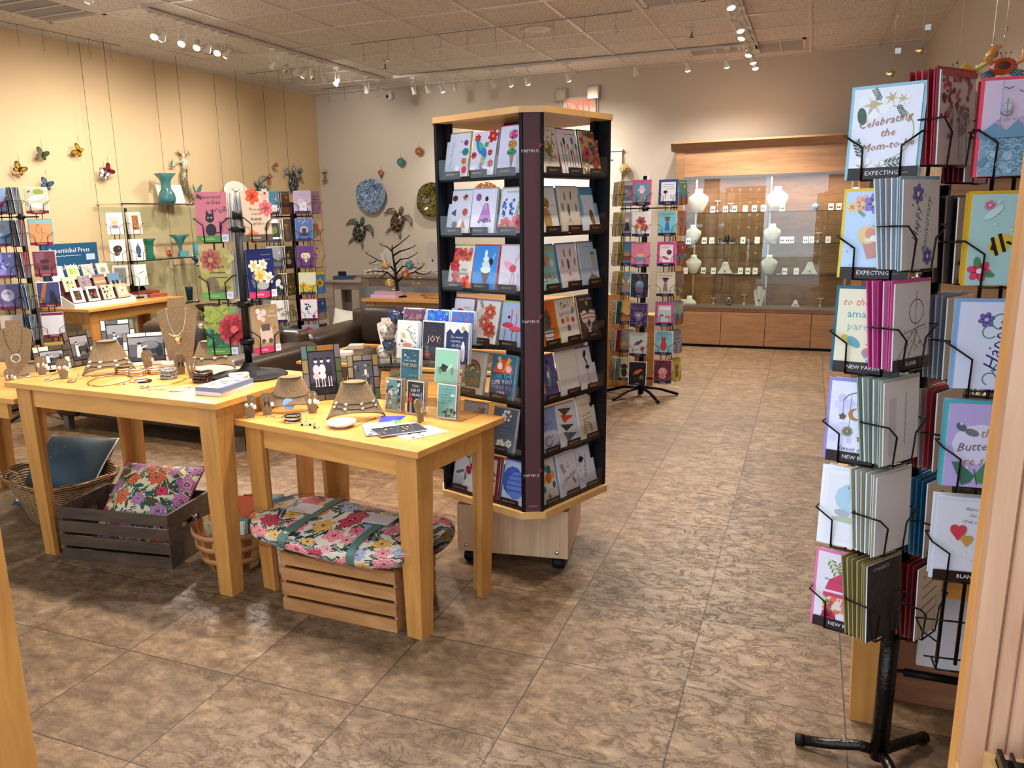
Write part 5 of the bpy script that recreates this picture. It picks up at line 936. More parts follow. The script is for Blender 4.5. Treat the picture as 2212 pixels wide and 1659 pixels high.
def formnecklace(M, w, h, t0, zs, label, charm='silver', disc=None):
    """a cord draped round the front of a neck form"""
    t = thing('necklace', label, 'necklace', M)
    def P(a, v): r = (t0+(w-t0)*v**1.05)*(1+.06*(1-a*a)*v)+.0022; g = a*rad(82); return (r*sin(g)*1.06, -r*cos(g)*.75+w*.2, h*(1-v)+.034*(1-a*a)**1.3*v**3)
    for v0, v1 in zs:
        m = MB(); m.tube([P(-1+.125*i, v0+(v1-v0)*(1-abs(-1+.125*i)**1.6)) for i in range(17)], .0013, 5); m.obj('cord', 'bronze_metal', t)
        if disc is None:
            for a in (-.7, -.3, .15, .6): m = MB(); p = P(a, v0+(v1-v0)*(1-abs(a)**1.6)); m.ball(p, (.009, .005, .006), 8, 6); m.obj('charm', charm, t)
    if disc:
        p = Vector(P(-.12, zs[0][1])); m = MB(); m.at(Matrix.Translation(p+Vector((-.0, -.006, -.022))) @ Matrix.Rotation(rad(66), 4, 'X')); m.color('#7a96c0'); m.lathe([(.022, 0), (.024, .002), (.022, .004)], 20)
        m.at(Matrix.Translation(p+Vector((0, -.0085, -.045))) @ Matrix.Rotation(rad(-24), 4, 'X')); art(m, .042, .042, 'c 50 50 48 #8fa6c8;e 50 34 46 12 8 #e4e8ee;e 54 58 40 9 -6 #4a68a8;e 40 72 30 8 4 #dfe6ee;e 50 22 34 7 0 #5a78b0', -.003); m.obj('pendant', 'print_sleeve', t)
Mc = facing(238, 806, ZL, 8); neckform(Mc, 'hat shaped burlap neck form with bead cords on the taller table'); formnecklace(Mc, .11, .145, .046, [(.55, .66), (.62, .88)], 'two cords of pale beads on the neck form of the taller table', 'bead_white')
Mc = facing(458, 799, ZL, -4); neckform(Mc, 'burlap neck form behind the base of the table card rack', .10, .13, .044); formnecklace(Mc, .10, .13, .044, [(.5, .62)], 'cord of pale beads on the form behind the card rack base', 'bead_white')
Mc = facing(632, 886, ZR, 2); neckform(Mc, 'burlap neck form wearing a round blue pendant, left on the lower table', .10, .135, .044); formnecklace(Mc, .10, .135, .044, [(.42, .62)], 'cord with a round blue and white wave pendant on the lower table', disc=1)
Mc = facing(770, 903, ZR, 4); neckform(Mc, 'burlap neck form with silver charms in the middle of the lower table', .108, .14, .046); formnecklace(Mc, .108, .14, .046, [(.5, .6), (.56, .78)], 'double cord with silver charms on the middle neck form', 'silver')
Mc = facing(78, 815, .71, 0); neckform(Mc, 'burlap neck form on the low table beside the left bust', .09, .08, .03)
# stained glass photo frames
GL = ['#5a4e42', '#8a5c2a', '#42584a', '#6a5848', '#6a6068', '#6a5a40', '#4e5a3a', '#80682a']
def photoframe(M, w, h, label, photo, cols=GL, b=.026, seed=0, tilt=12):
    t = thing('photo_frame', label, 'photo frame', M @ Matrix.Rotation(rad(-tilt), 4, 'X')); R = random.Random(seed)
    m = MB(); m.color('#0c0a0a'); m.box((-w/2, 0, 0), (w/2, .008, h)); m.obj('backing', 'print', t)
    g = MB()
    def tile(x0, z0, x1, z1): g.color(cols[R.randrange(len(cols))]); g.box((x0+.0018, -.0022, z0+.0018), (x1-.0018, .0, z1-.0018))
    for s in (0, 1):
        n = 3; z0 = 0 if s else b; z1 = h-b if s else h
        for i in range(4): a = b*0+h*i/4; tile(-w/2 if s else w/2-b, h*i/4, -w/2+b if s else w/2, h*(i+1)/4)
    for z0 in (0, h-b):
        k = R.uniform(.35, .65); x0, x1 = -w/2+b, w/2-b; xm = x0+(x1-x0)*k; tile(x0, z0, xm, z0+b); tile(xm, z0, x1, z0+b)
    g.obj('glass_border', 'glazed', t)
    p = MB(); pw, ph = w-2*b-.006, h-2*b-.006; p.color('#2a272a'); p.box((-pw/2, -.0012, b+.003), (pw/2, 0, b+.003+ph)); art(p, pw, ph, photo, -.0012, seed, -pw/2, b+.003); p.obj('photograph', 'print_sleeve', t)
    e = MB(); e.prism([(-.015, 0), (.015, 0), (.01, h*.6), (-.01, h*.6)], 0, .003); e.obj('easel', 'black_satin', t, M=Matrix.Translation((0, .045, -.0)) @ Matrix.Rotation(rad(18), 4, 'X')); return t
LAD = 'b #3a3440;r 0 0 100 26 #1c1a1e;s 14 4 4 96 22 7 #2c282c #141214;r 4 30 96 46 #48424a;' + ';'.join(f'e {x} 58 13 20 0 {c};e {x} 78 6.5 8 0 #d0c8cc;e {x} 83 8 6 0 #1a1618;e {x} 42 15 12 0 {c2};l {x-5} 40 {x-4} 20 3.4 #c8c0c4;l {x+5} 40 {x+6} 20 3.4 #c8c0c4;e {x-4} 18 4 2 0 #d8d0d4;e {x+6} 18 4 2 0 #d8d0d4' for x, c, c2 in ((26, '#c4bcc0', '#b8b0b4'), (50, '#cfc8cc', '#d8d0d4'), (76, '#2a262c', '#201c22')))
CAR = 'b #5a585c;r 0 0 100 20 #3a383c;r 0 72 100 100 #8a888c;e 62 56 34 20 0 #2c2a2e;r 30 34 96 58 #323034;e 40 34 10 14 0 #141214;e 86 34 10 14 0 #141214;e 62 66 24 12 0 #7a787c;p 22 14 40 14 38 62 24 62 #c8c4c8;c 31 70 6 #c0bcc0;e 31 75 7 4 0 #1c1a1c;l 38 56 52 64 4 #c8c4c8'
photoframe(facing(320, 789, ZL, -2), .20, .155, 'landscape stained glass frame with a vintage car photo on the taller table', CAR, ['#d8d0c4', '#e0d8cc', '#7a6a5a', '#e8dfd0'], .02, 3)
photoframe(facing(263, 779, ZL, 4), .15, .20, 'portrait stained glass frame behind the landscape frame on the taller table', CAR, ['#d8d0c4', '#4a4038', '#e0d8cc', '#6a5a48'], .022, 5)
photoframe(facing(182, 788, ZL, 30), .14, .165, 'portrait stained glass frame turned right beside the gap in the taller table', CAR, ['#5a4c40', '#6a5a4c', '#c8b0a0', '#4a4038'], .024, 8)
photoframe(facing(118, 799, ZL, 12), .15, .115, 'small leaning landscape frame half hidden behind the left earring stands', CAR, ['#5a4c40', '#c8b8a8', '#4a4038'], .024, 12, 20)
photoframe(facing(703, 865, ZR, 10), .165, .235, 'tall stained glass frame with three seated women on the lower table', LAD, GL, .026, 21, 14)
photoframe(facing(790, 864, ZR, 8), .13, .19, 'smaller stained glass frame with a street photo behind the neck form', 'b #4a4a48;s 40 6 6 94 90 8 #2a2a28 #8a8a86 #1c1c1a #a8a8a4;e 30 30 12 20 0 #d0d0cc;e 62 66 8 18 0 #c0c0bc;l 10 40 90 20 2 #101010', GL, .024, 33, 14)
# small things lying on the tables
def ringstack(M, r, n, mts, label, th=.0035, wob=.0, name='bracelet_stack', cat='bracelets', pitch=1.9):
    t = thing(name, label, cat, M); R = random.Random(n)
    for i in range(n):
        m = MB(); ox, oy = R.uniform(-wob, wob), R.uniform(-wob, wob); z = th+th*pitch*i
        rr = [Vector((ox+r*cos(a), oy+r*sin(a), z+.3*th*sin(2*a))) for a in [j*pi/14 for j in range(29)]]; m.tube(rr, th, 6); m.obj('bangle', mts[i % len(mts)], t)
def flat(px, py, z, e=0, lift=.0): p = pt(px, py, z); return TR(p.x, p.y, z+lift, rad(e))
ringstack(flat(268, 806, ZL), .034, 3, ['gold', 'silver'], 'three gold and silver bangles left of the bangle row', .0045)
ringstack(flat(297, 811, ZL), .034, 3, ['silver', 'gold'], 'middle stack of silver bangles with gold lines', .0045)
ringstack(flat(337, 806, ZL), .034, 3, ['gold', 'silver', 'silver'], 'right stack of gold and silver bangles behind the beaded bracelets', .0045)
ringstack(flat(366, 817, ZL), .030, 3, ['bead_silver'], 'coiled grey silver beaded bracelets on the taller table', .0078, .004)
ringstack(flat(372, 802, ZL), .034, 3, ['bead_white'], 'coil of cream beads in front of the tall burlap bust', .008, .006)
ringstack(flat(440, 824, ZL), .036, 3, ['bead_black'], 'dark brown beaded bracelets beside the rack base', .008, .008)
ringstack(flat(519, 829, ZL), .034, 3, ['bead_white'], 'coil of ivory beads right of the notebooks', .008, .008)
ringstack(flat(309, 825, ZL), .026, 2, ['black_satin', 'silver'], 'black and silver bracelet lying in the middle of the taller table', .0035, .006)
ringstack(flat(630, 910, ZR), .030, 5, ['silver', 'bronze_metal', 'silver'], 'stack of five thin silver and brown bangles on the lower table', .0026, .006)
def cordloop(P, z, label, mt='gold', r=.0018, charm=None, cm='silver'):
    t = thing('necklace', label, 'necklace'); pts = [pt(a, b, z) for a, b in P]; c = sum(pts, Vector())/len(pts); t.location = (c.x, c.y, z)
    pl = []
    for i in range(len(pts)-1):
        p0, p1, p2, p3 = pts[max(i-1, 0)], pts[i], pts[i+1], pts[min(i+2, len(pts)-1)]
        for k in range(4):
            s = k/4; pl.append(.5*((2*p1)+(p2-p0)*s+(2*p0-5*p1+4*p2-p3)*s*s+(3*p1-p0-3*p2+p3)*s**3))
    pl.append(pts[-1]); m = MB(); m.tube([(p.x-c.x, p.y-c.y, r) for p in pl], r, 5); m.obj('cord', mt, t)
    if charm:
        p = pt(*charm, z); m = MB(); m.lathe([(.001, 0), (.016, .001), (.019, .004), (.012, .007), (.002, .008)], 18, (p.x-c.x, p.y-c.y, 0)); m.obj('pendant', cm, t)
cordloop([(62, 815), (95, 812), (130, 804)], ZL, 'round silver pendant with cord at the left end of the taller table', charm=(58, 815))
cordloop([(170, 806), (165, 818), (130, 818), (105, 822), (112, 812), (125, 806)], ZL, 'loop of brown cord with a flat silver pendant, left part of the taller table', charm=(106, 822))
cordloop([(150, 825), (190, 815), (232, 810), (240, 806)], ZL, 'straight cord with three small charms in front of the neck form', charm=(155, 825), cm='gold')
cordloop([(196, 834), (190, 828), (215, 816), (265, 812), (283, 815), (280, 822), (250, 830), (220, 835), (200, 834)], ZL, 'wide gold hoop necklace in the middle of the taller table', r=.0028)
cordloop([(310, 838), (345, 834), (380, 828), (402, 820)], ZL, 'thin gold chain with an oval pendant, right part of the taller table', charm=(312, 837))
cordloop([(690, 895), (718, 892), (740, 890)], ZR, 'thin silver chain behind the dish on the lower table', 'silver', .0012)
cordloop([(768, 922), (790, 912), (812, 903)], ZR, 'fine gold chain right of the dish on the lower table', 'gold', .0012)
def bits(P, z, label, mt, name='earrings', cat='earrings', s=1):
    t = thing(name, label, cat, pt(*P[0], z)); o = pt(*P[0], z)
    for a, b in P:
        p = pt(a, b, z)-o; m = MB(); m.tube([(p.x, p.y, .001), (p.x+.012*s, p.y+.008*s, .0015), (p.x+.016*s, p.y+.002, .001)], .0009, 4); m.ball((p.x-.004, p.y-.002, .002), (.008*s, .004*s, .002), 8, 4); m.obj('earring', mt, t)
bits([(258, 832), (272, 830), (285, 826)], ZL, 'three golden leaf earrings lying in front of the hoop necklace', 'gold', s=1.3)
bits([(325, 842), (345, 842)], ZL, 'pair of silver wire earrings near the front edge of the taller table', 'silver', s=1.4)
bits([(372, 846), (384, 846)], ZL, 'pair of thin twig earrings at the front edge beside the notebooks', 'gold', s=1.4)
bits([(404, 838), (412, 836)], ZL, 'pair of tiny silver studs left of the notebooks', 'silver')
bits([(582, 901), (598, 903)], ZR, 'pair of silver hook earrings lying left of the bangles', 'silver', s=1.2)
bits([(655, 912), (668, 905)], ZR, 'scattered silver earrings right of the bangles', 'silver', s=1.3)
for i, (px, py) in enumerate(((657, 918), (674, 918), (684, 924))):
    t = thing('ring', ['silver ring left of the dish, nearest the bangles', 'silver ring in the middle of three before the dish', 'silver ring lying closest to the white dish'][i], 'ring', flat(px, py, ZR)); m = MB(); m.tube([(.011*cos(a), .011*sin(a), .003) for a in [j*pi/10 for j in range(21)]], .0022, 6); m.obj('band', 'silver', t); m = MB(); m.ball((0, -.012, .0045), .0045); m.obj('stone', 'bronze_metal', t)
p = pt(738, 921, ZR); t = thing('trinket_dish', 'small white scalloped dish with dark branch painting on the lower table', 'dish', (p.x, p.y, ZR))
m = MB(); f = lambda u, z: .035*sin(2*pi*8*u) if z > .004 else 0
m.color('#e4e2dc'); m.lathe([(.001, 0), (.030, 0), (.046, .009), (.055, .02), (.053, .021), (.044, .011), (.028, .004), (.001, .003)], 48, wob=f)
m.at(Matrix.Translation((0, 0, .0035)) @ Matrix.Rotation(rad(-90), 4, 'X')); art(m, .06, .06, 'l 10 30 40 50 60 56 90 70 6 #1c2230;e 34 62 14 6 40 #1c2230;e 62 40 16 6 -30 #28303c;e 76 74 10 5 20 #202838;l 50 54 46 84 3 #1c2230', 0, 0, None, -.03); m.obj('bowl', 'glazed', t)
def flatcard(px, py, z, a, w, h, spec, label, edge='#e0dcd0', lift=0, t=.002, name='greeting_card', cat='greeting card'):
    p = pt(px, py, z); M = TR(p.x, p.y, z+lift+t/2+.0003, rad(a)) @ Matrix.Rotation(rad(-90), 4, 'X') @ Matrix.Translation((0, 0, -h/2))
    return card(label, M, w, h, spec, edge, t=t, name=name, cat=cat)
flatcard(905, 935, ZR, -30, .12, .17, 'b #dcdcd4;s 16 10 10 90 60 6 #1a1e22 #283038;g 20 40 60 40 #2a3a38;w 20 70 80 74 3 1.5 #404848', 'white card with black leaves lying at the right front of the lower table')
flatcard(852, 912, ZR, 20, .12, .17, 'b #c83a90;p 0 0 50 0 80 100 0 100 #3a3ab0;p 50 0 100 0 100 100 80 100 #b8c838;r 40 40 70 60 #4ab050', 'pink and rainbow card at the back of the loose pile', lift=.0005)
flatcard(822, 928, ZR, 35, .12, .17, 'b #8a98a8;p 20 20 70 10 80 60 30 70 #dcd6ca;s 8 0 0 100 30 9 #5a6a80', 'grey blue card sticking out left of the loose pile', lift=.0032)
flatcard(862, 932, ZR, -42, .12, .175, 'b #1c2236;s 60 0 0 100 100 3 #c89a40 #3a4a80 #d8b868;r 0 0 16 100 #e0d8c0;w 30 60 80 60 4 2 #b89048', 'dark starry card with cream edge on top of the loose pile', lift=.006, t=.003)
for i, lf in enumerate((0, .017)):
    p = pt(487, 844, ZL); o = flatcard(487, 844, ZL, -2+4*i, .125, .20, ('b #b8b8bc' if not i else 'b #cfcac4;e 40 60 18 10 30 #a8483a;e 62 40 14 8 -20 #8a5a58;e 30 30 12 6 60 #30383c;e 70 74 14 7 0 #6a4a48;r 86 0 100 100 #5a6a88'), ('lower grey notebook beside the card rack' if not i else 'upper floral notebook with blue edge beside the card rack'), edge='#6a7890' if i else '#c8c4c0', lift=lf, t=.016, name='notebook', cat='notebook')
# ================================================================ black two column card rack on the taller table
BT = (-2.2, 2.80, ZL); root = thing('table_card_rack', 'black two column card rack with round base on the taller table', 'card rack', BT)
m = MB(); m.lathe([(.001, 0), (.16, 0), (.162, .004), (.155, .009), (.09, .016), (.045, .03), (.027, .05), (.024, .06)], 40); m.obj('base', 'black_rubber', root)
m = MB(); m.tube([(0, 0, .05), (0, 0, .69)], .0155, 16); m.lathe([(.019, .10), (.019, .16)], 16); m.lathe([(.02, .66), (.02, .695)], 14); m.obj('pole', 'black_satin', root)
zsT = [1.367, 1.128, .889]; MsT = [colM((BT[0], BT[1], 0), -.105, -.055, -18, 38), colM((BT[0], BT[1], 0), .085, -.035, 32, 38)]
for M in MsT: rack_col(root, Matrix.Translation((-BT[0], -BT[1], -ZL)) @ M, zsT, .13, .2, .045, 'black_metal', r=.0026, zlo=.9, zhi=1.42, rr=.004)
hub(root, 'black_metal', 1.42-ZL, .3, MsT, BT, .004); hub(root, 'black_metal', 1.11-ZL, .3, MsT, BT, .004); hub(root, 'black_metal', .95-ZL, .3, MsT, BT, .004)
TT = [[('pink black cat', 'b #c8707a;e 46 24 17 20 0 #15131a;c 44 48 14 #15131a;p 32 54 34 66 42 56 #15131a;p 50 56 56 66 57 52 #15131a;c 39 49 2.6 #d8b0b0;c 49 49 2.6 #d8b0b0;l 62 18 76 20 80 32 74 40 4 #15131a;T 15 42 90 0 #2a1a20 All you need;T 17 58 79 0 #2a1a20 is love;T 15 72 64 0 #2a1a20 and a cat;g 6 96 -40 22 #241a20;s 8 80 20 96 70 3 #5a3a40 #2a1a20', '#5a8a34', 'All Occasion'),
       ('people are flowers', 'b #b0a050;s 40 0 50 100 100 12 #b8a860 #a89848 #c8b870;f 34 80 34 #b8604a #c88858 8;e 34 30 20 24 20 #7a6848;e 56 14 26 9 10 #6a5a38;T 15 56 66 0 #3a3020 people;w 30 54 80 54 1 2 #4a4428;w 40 44 84 44 1 2 #4a4428;T 17 66 24 0 #3a3020 blooms', '#5a9a34', 'All Occasion'),
       ('red petal', 'b #7a9a48;r 0 0 100 50 #2f6a3a;s 40 0 50 70 100 12 #a8a838 #8a9a40;s 20 0 20 80 50 12 #4a8a58 #2a5a3a;f 92 52 50 #c83a40 #d85a50 12;T 15 30 66 0 #28301c Your smile;T 15 40 42 0 #1c2a18 beautiful', '#5a8a34', 'All Occasion')],
      [('anniversary beauty', 'b #b8a490;f 40 90 26 #c85030 #8a2a18;f 86 66 26 #b8606a #8a3a48;f 30 8 22 #c86a38 #8a3a20;f 86 96 16 #c8a090 #604040;g 76 20 60 30 #2a2420;T 11 46 64 0 #28201c Those who;T 11 48 55 0 #28201c look for;T 15 46 45 0 #1c1614 beauty;T 11 52 35 0 #28201c will find it', '#5a4840', 'Anniversary'),
       ('navy daffodil', 'b #1c2454;e 46 36 34 36 0 #5a6480;f 26 66 20 #d8d0b0 #c8a850;f 58 68 18 #e0dcc8 #c8a850;f 46 46 24 #d8b868 #c89038;f 76 40 20 #d8d4c4 #b8a058;g 40 26 -70 30 #3a4a38;e 52 24 22 12 0 #9a9a98;w 54 88 90 88 1 1.2 #8a90a8;w 60 78 86 78 1 1.2 #8a90a8', '#c23464', 'Wedding'),
       ('kraft wedding car', 'b #9a8060;e 52 46 24 16 0 #c8b4a8;r 30 20 76 44 #c0aca0;e 40 24 8 8 0 #5a4838;e 66 24 8 8 0 #5a4838;r 36 46 68 60 #5a4a40;c 32 76 10 #d8c0b8;c 48 84 11 #d0b8b0;c 28 88 9 #d8c8c0;c 44 70 9 #d8b0a8;T 12 78 86 0 #d8c8b0 Just;T 12 78 76 0 #d8c8b0 Married;c 86 52 4 #c05048;s 14 20 4 90 22 3 #c8b8a0', '#c23464', 'Wedding')]]
for c in (0, 1):
    for i in range(3):
        d = TT[c][i]; wh = f'on the table rack, {"left" if c == 0 else "right"} column, {["top", "middle", "bottom"][i]} row'
        sp = d[1]+f';r 0 0 {78 if c == 0 or i else 100} 13 {d[2]};t 8 36 6.5 0 #d8e0d0 {d[3]}'+(';r 78 0 100 15 #dcd8d8;c 89 8 7 #b8b8c8' if (c == 0 or i) else '')
        M = MsT[c] @ TR(0, .004, zsT[i]+.003, 0, rad(3)); card(f'{d[0]} card {wh}', M, .135, .205, sp, '#dcd8d4')
        for k in range(4):
            plain(MsT[c] @ TR((.004 if c == 0 else -.003)*k, .014+.0095*k, zsT[i]+.004, 0, rad(3+.8*k)), .132, .2, ['#a89a88', '#d8d4d0'][k % 2] if not (c and i == 1) else ['#243060', '#8a90a8'][k % 2], f'cards stacked behind the {d[0]} card {wh}', f'behind {d[0]} table rack', t=.006)
# ================================================================ stepped acrylic stand of graduation cards
SA = frame2((-1.519, 2.728), (-1.145, 2.657), (-1.092, 2.823), 0)[0]; SM = Matrix.Translation((0, 0, ZR)) @ SA
st = thing('acrylic_card_stand', 'stepped clear acrylic stand full of graduation cards on the lower table', 'card stand', SM)
m = MB(); sw, sd = .375, .17
for x in (0, sw-.003): m.prism([(0, 0), (sd, 0), (sd, .40), (.12, .40), (.06, .30), (.0, .12)], x, x+.003, 'x')
m.obj('side_panel', 'acrylic', st) if 0 else None
for x in (0, sw-.003): q = MB(); q.prism([(0, 0), (sd, 0), (sd, .40), (.12, .40), (.06, .30), (.0, .12)], x, x+.003, 'x'); q.obj('side_panel', 'acrylic', st)
for y, z0, z1 in ((0, .004, .07), (.045, .13, .19), (.085, .20, .26), (.125, .27, .33)):
    q = MB(); q.box((.003, y, z0), (sw-.003, y+.003, z1)); q.box((.003, y, z0-.003), (sw-.003, y+.045, z0)); q.obj('shelf', 'acrylic', st)
GR = [(0, [(.052, .078, .128, 'kraft bookshelf', 'b #c8beb0;r 4 3 96 97 #5a8a84;s 26 6 6 40 94 9 #7a4038 #d8d0c0 #2a2a30 #a88a68;s 22 66 6 94 94 9 #d0c8b8 #6a3a38 #303038;w 34 70 70 70 1 3 #c8d0cc;w 34 56 70 56 1 3 #c8d0cc;w 34 42 70 42 1 3 #c8d0cc'), (.158, .080, .128, 'you did it grad', 'b #d8d0c4;r 4 3 96 97 #26201f;t 20 50 84 0 #e0d8d4 YOU;t 20 50 71 0 #e0d8d4 DID IT;t 20 56 58 0 #e0d8d4 GRAD!;e 22 42 13 13 0 #c83a40;l 20 42 18 62 7 #c83a40;l 24 32 26 4 11 #c8a080;e 56 32 14 12 0 #5a7a40;l 56 34 54 48 7 #5a7a40;e 84 40 12 14 0 #5a78c0;l 86 42 88 66 7 #5a78c0'), (.305, .086, .130, 'sea green courage', 'b #dcd8d0;r 4 3 96 97 #6a9a90;t 9.5 50 84 0 #2f5a54 IF ONE HAS;t 9.5 50 76 0 #2f5a54 COURAGE;t 9.5 50 68 0 #2f5a54 NOTHING CAN;t 9.5 50 60 0 #2f5a54 DIM THE LIGHT;t 9.5 50 52 0 #2f5a54 THAT SHINES;t 9.5 50 44 0 #2f5a54 FROM WITHIN;s 9 8 6 94 30 9 #20282a #2a3234;r 72 66 90 71 #d8dcd8')]),
      (1, [(.105, .085, .115, 'teal the end', 'b #1f4a58;r 0 0 100 34 #1f6a78;T 12 50 62 0 #d0d8d4 what feels like;t 21 50 46 0 #c8b890 THE END;s 10 8 70 92 94 2.5 #8a98a0 #d8d8d8;p 18 84 30 78 28 74 16 80 #d8d4d4;T 13 66 14 0 #c8a850 beginning'), (.275, .095, .125, 'mint graduation cap', 'b #90c4a4;p 22 42 52 36 62 50 34 58 #241f1e;e 40 38 12 7 -10 #241f1e;l 58 40 78 56 7 #dcdcd4;g 24 24 100 30 #5a6a30;g 78 24 80 30 #7a7a30;s 6 36 20 60 28 3 #c8a840')]),
      (2, [(.065, .10, .145, 'cream baking tools', 'b #dcdad0;e 30 62 14 9 -50 #c8a868;e 24 46 9 5 0 #6a4a38;l 44 80 74 68 3 #4a5a58;l 60 68 88 44 4 #7a8a58;t 15 50 38 0 #c8684a BAKE;e 50 38 24 8 0 #d07a58;s 14 10 10 92 90 4 #3a5a70 #c88a48 #5a7a50'), (.190, .10, .15, 'dark joy', 'b #231c28;t 34 52 56 0 #d8b898 JOY;w 36 78 64 78 2 1.6 #5a5058;s 18 6 10 94 70 3 #8a5a48 #5a4a50;f 22 16 18 #8a4a48 #c88a68;g 18 20 80 30 #6a8a88;g 76 16 100 30 #4a4038'), (.30, .10, .15, 'navy getting ahead', 'b #20244a;p 0 76 16 86 34 74 52 88 70 76 86 86 100 78 100 100 0 100 #d8d8e0;T 13 46 66 0 #c8ccd8 The secret;T 12 42 56 0 #c8ccd8 of getting;t 17 54 44 0 #a8b0c8 AHEAD;e 78 30 9 40 0 #dcdce4;c 76 88 8 #c8a048')]),
      (3, [(.07, .10, .12, 'red galaxy rocket', 'b #6a3a50;s 36 0 0 100 100 10 #8a4a58 #4a3a50 #a85a58 #7a8078;s 20 0 0 100 100 2 #d8c8c8;p 46 6 70 12 92 44 60 30 #d8ccc4;T 20 40 34 14 #d8d0d0 Head for'), (.185, .10, .12, 'bright blue galaxy', 'b #2a5ac0;s 36 0 0 100 100 11 #2a88c0 #3a3ab0 #1fa0a8 #3a70d0;s 30 0 0 100 100 2.5 #d0e0f0;t 13 54 62 0 #b8c8a0 YOU;t 13 52 42 0 #c8d8d8 WERE;T 15 50 22 0 #d0e0e8 made'), (.30, .10, .12, 'cobalt world', 'b #3a70c0;s 26 0 0 30 100 9 #a85058 #6a5a90 #3a78c8;s 18 30 70 100 100 8 #8a5a88 #4a70b8;T 13 52 46 0 #a8c8e8 The;t 21 54 28 0 #b0d0e8 world;e 84 30 6 10 0 #b05a48')])]
for k, L in GR:
    y = (.006, .05, .09, .13)[k]; z = (.005, .131, .201, .271)[k]
    for x, w, h, nm, sp in L:
        wh = f'in the acrylic stand, {["bottom", "second", "third", "top"][k]} step'
        card(f'{nm} card {wh}', SM @ TR(x, y, z, 0, rad(7)), w, h, sp, '#b09878' if k == 0 else '#dcdad6', t=.003, env=None if k == 0 else '#d8d6d4', envx=.005)
        for q in range(1): plain(SM @ TR(x+.006+.003*q, y+.013+.008*q, z, 0, rad(7)), w, h*1.01, '#a08868' if k == 0 else '#dcdcdc', f'{"kraft cards" if k == 0 else "white envelopes"} stacked behind the {nm} card in the acrylic stand', f'behind {nm} acrylic stand', t=.005)
# ================================================================ under the tables
def crate(M, w, d, h, n, mt, label, handle=True):
    t = thing('wooden_crate', label, 'crate', M); g = .014; sh2 = (h-g*(n-1))/n
    for i in range(n):
        z = (sh2+g)*i
        for y in (0, d-.01): m = MB(); m.box((0, y, z), (w, y+.01, z+sh2)); m.obj('slat', mt, t, bevel=.001)
    for x in (.0005, w-.0135):
        m = MB(); zz = h*.60; hh = .03; a, b = d*.30, d*.70
        m.box((x, .01, 0), (x+.013, d-.01, zz)); m.box((x, .01, zz), (x+.013, a, zz+hh)); m.box((x, b, zz), (x+.013, d-.01, zz+hh)); m.box((x, .01, zz+hh), (x+.013, d-.01, h)); m.obj('end_panel', mt, t)
    m = MB(); m.box((.013, .01, .002), (w-.013, d-.01, .010)); m.obj('bottom', mt, t); return t
ML2 = frame2((-2.989, 2.403), (-2.438, 2.479), (-2.48, 2.78), 0)[0]; crate(ML2, .556, .33, .243, 4, 'crate_grey', 'dark grey slatted crate holding floral cushions under the taller table')
MR2 = frame2((-1.774, 2.345), (-1.277, 2.331), (-1.27, 2.66), 0)[0]; crate(MR2, .497, .32, .233, 4, 'crate_tan', 'light tan slatted crate carrying a wrapped blanket under the lower table')
import numpy as np
def paint(U, V, ops, base, asp=1):
    C = np.tile(np.array(lin(base)), (len(U), 1))
    for op in ops:
        k, u, v, r, c = op[:5]; dx, dy = U-u, (V-v)*asp
        if k == 'f':
            rr = np.hypot(dx, dy); th = np.arctan2(dy, dx); n = op[6]; R_ = r*(.86+.14*np.cos(n*th+u*50)); m = rr < R_; q = rr/R_; C[m] = lin(c)
            band = m & (np.mod(q*3.2+.12*np.sin(th*3+v*40), 1) < .3); C[band] = lin(op[5]); C[m & (q < .2)] = lin('#1a1616'); C[m & (q < .09)] = lin('#c8b090')
        else:
            a = op[5]; x = dx*cos(a)+dy*sin(a); y = -dx*sin(a)+dy*cos(a); m = (x/r)**2+(y/(r*op[6]))**2 < 1; C[m] = lin(c); C[m & (np.abs(y) < r*.05)] = lin('#d8ccb0') if op[7] else lin(c)
    return C
def cloth(name, f, n, m_, ops, base, parent, M=None, mt='print', asp=1):
    """closed surface f(u, v) -> point for u, v in 0..1, coloured face by face with the printed pattern"""
    me = bpy.data.meshes.new(name); vs = [f(i/n, j/m_) for j in range(m_+1) for i in range(n+1)]
    fs = [(j*(n+1)+i, j*(n+1)+i+1, (j+1)*(n+1)+i+1, (j+1)*(n+1)+i) for j in range(m_) for i in range(n)]
    me.from_pydata(vs, [], fs); me.materials.append(MATS[mt]); me.polygons.foreach_set('use_smooth', [True]*len(fs))
    U = np.array([(i+.5)/n for j in range(m_) for i in range(n)]); V = np.array([(j+.5)/m_ for j in range(m_) for i in range(n)])
    C = paint(U, V, ops, base, asp); ca = me.color_attributes.new('Col', 'FLOAT_COLOR', 'CORNER')
    ca.data.foreach_set('color', np.repeat(np.hstack([C, np.ones((len(C), 1))]), 4, axis=0).ravel()); me.update()
    o = bpy.data.objects.new(name, me); COL.objects.link(o); o.parent = parent
    if M is not None: o.matrix_local = M
    return o
def garden(seed, petals, light, leaf, nf, nl, asp, r0=.055, gap=.85):
    R = random.Random(seed); F_ = []; ops = []
    for _ in range(900):
        u, v, r = R.random(), R.random(), r0*R.uniform(.65, 1.2)
        if all(hypot((u-a), (v-b)*asp) > (r+q)*gap for a, b, q in F_): F_.append((u, v, r))
        if len(F_) >= nf: break
    for _ in range(nl): ops.append(('l', R.random(), R.random(), r0*R.uniform(.35, .8), R.choice(leaf), R.random()*3.1, R.uniform(.28, .42), R.random() < .6))
    for u, v, r in F_: k = R.randrange(len(petals)); ops.append(('f', u, v, r, petals[k], light[k], R.choice((5, 6, 7, 8))))
    return [(a[0], a[1], a[2], *a[3:]) for a in ops]
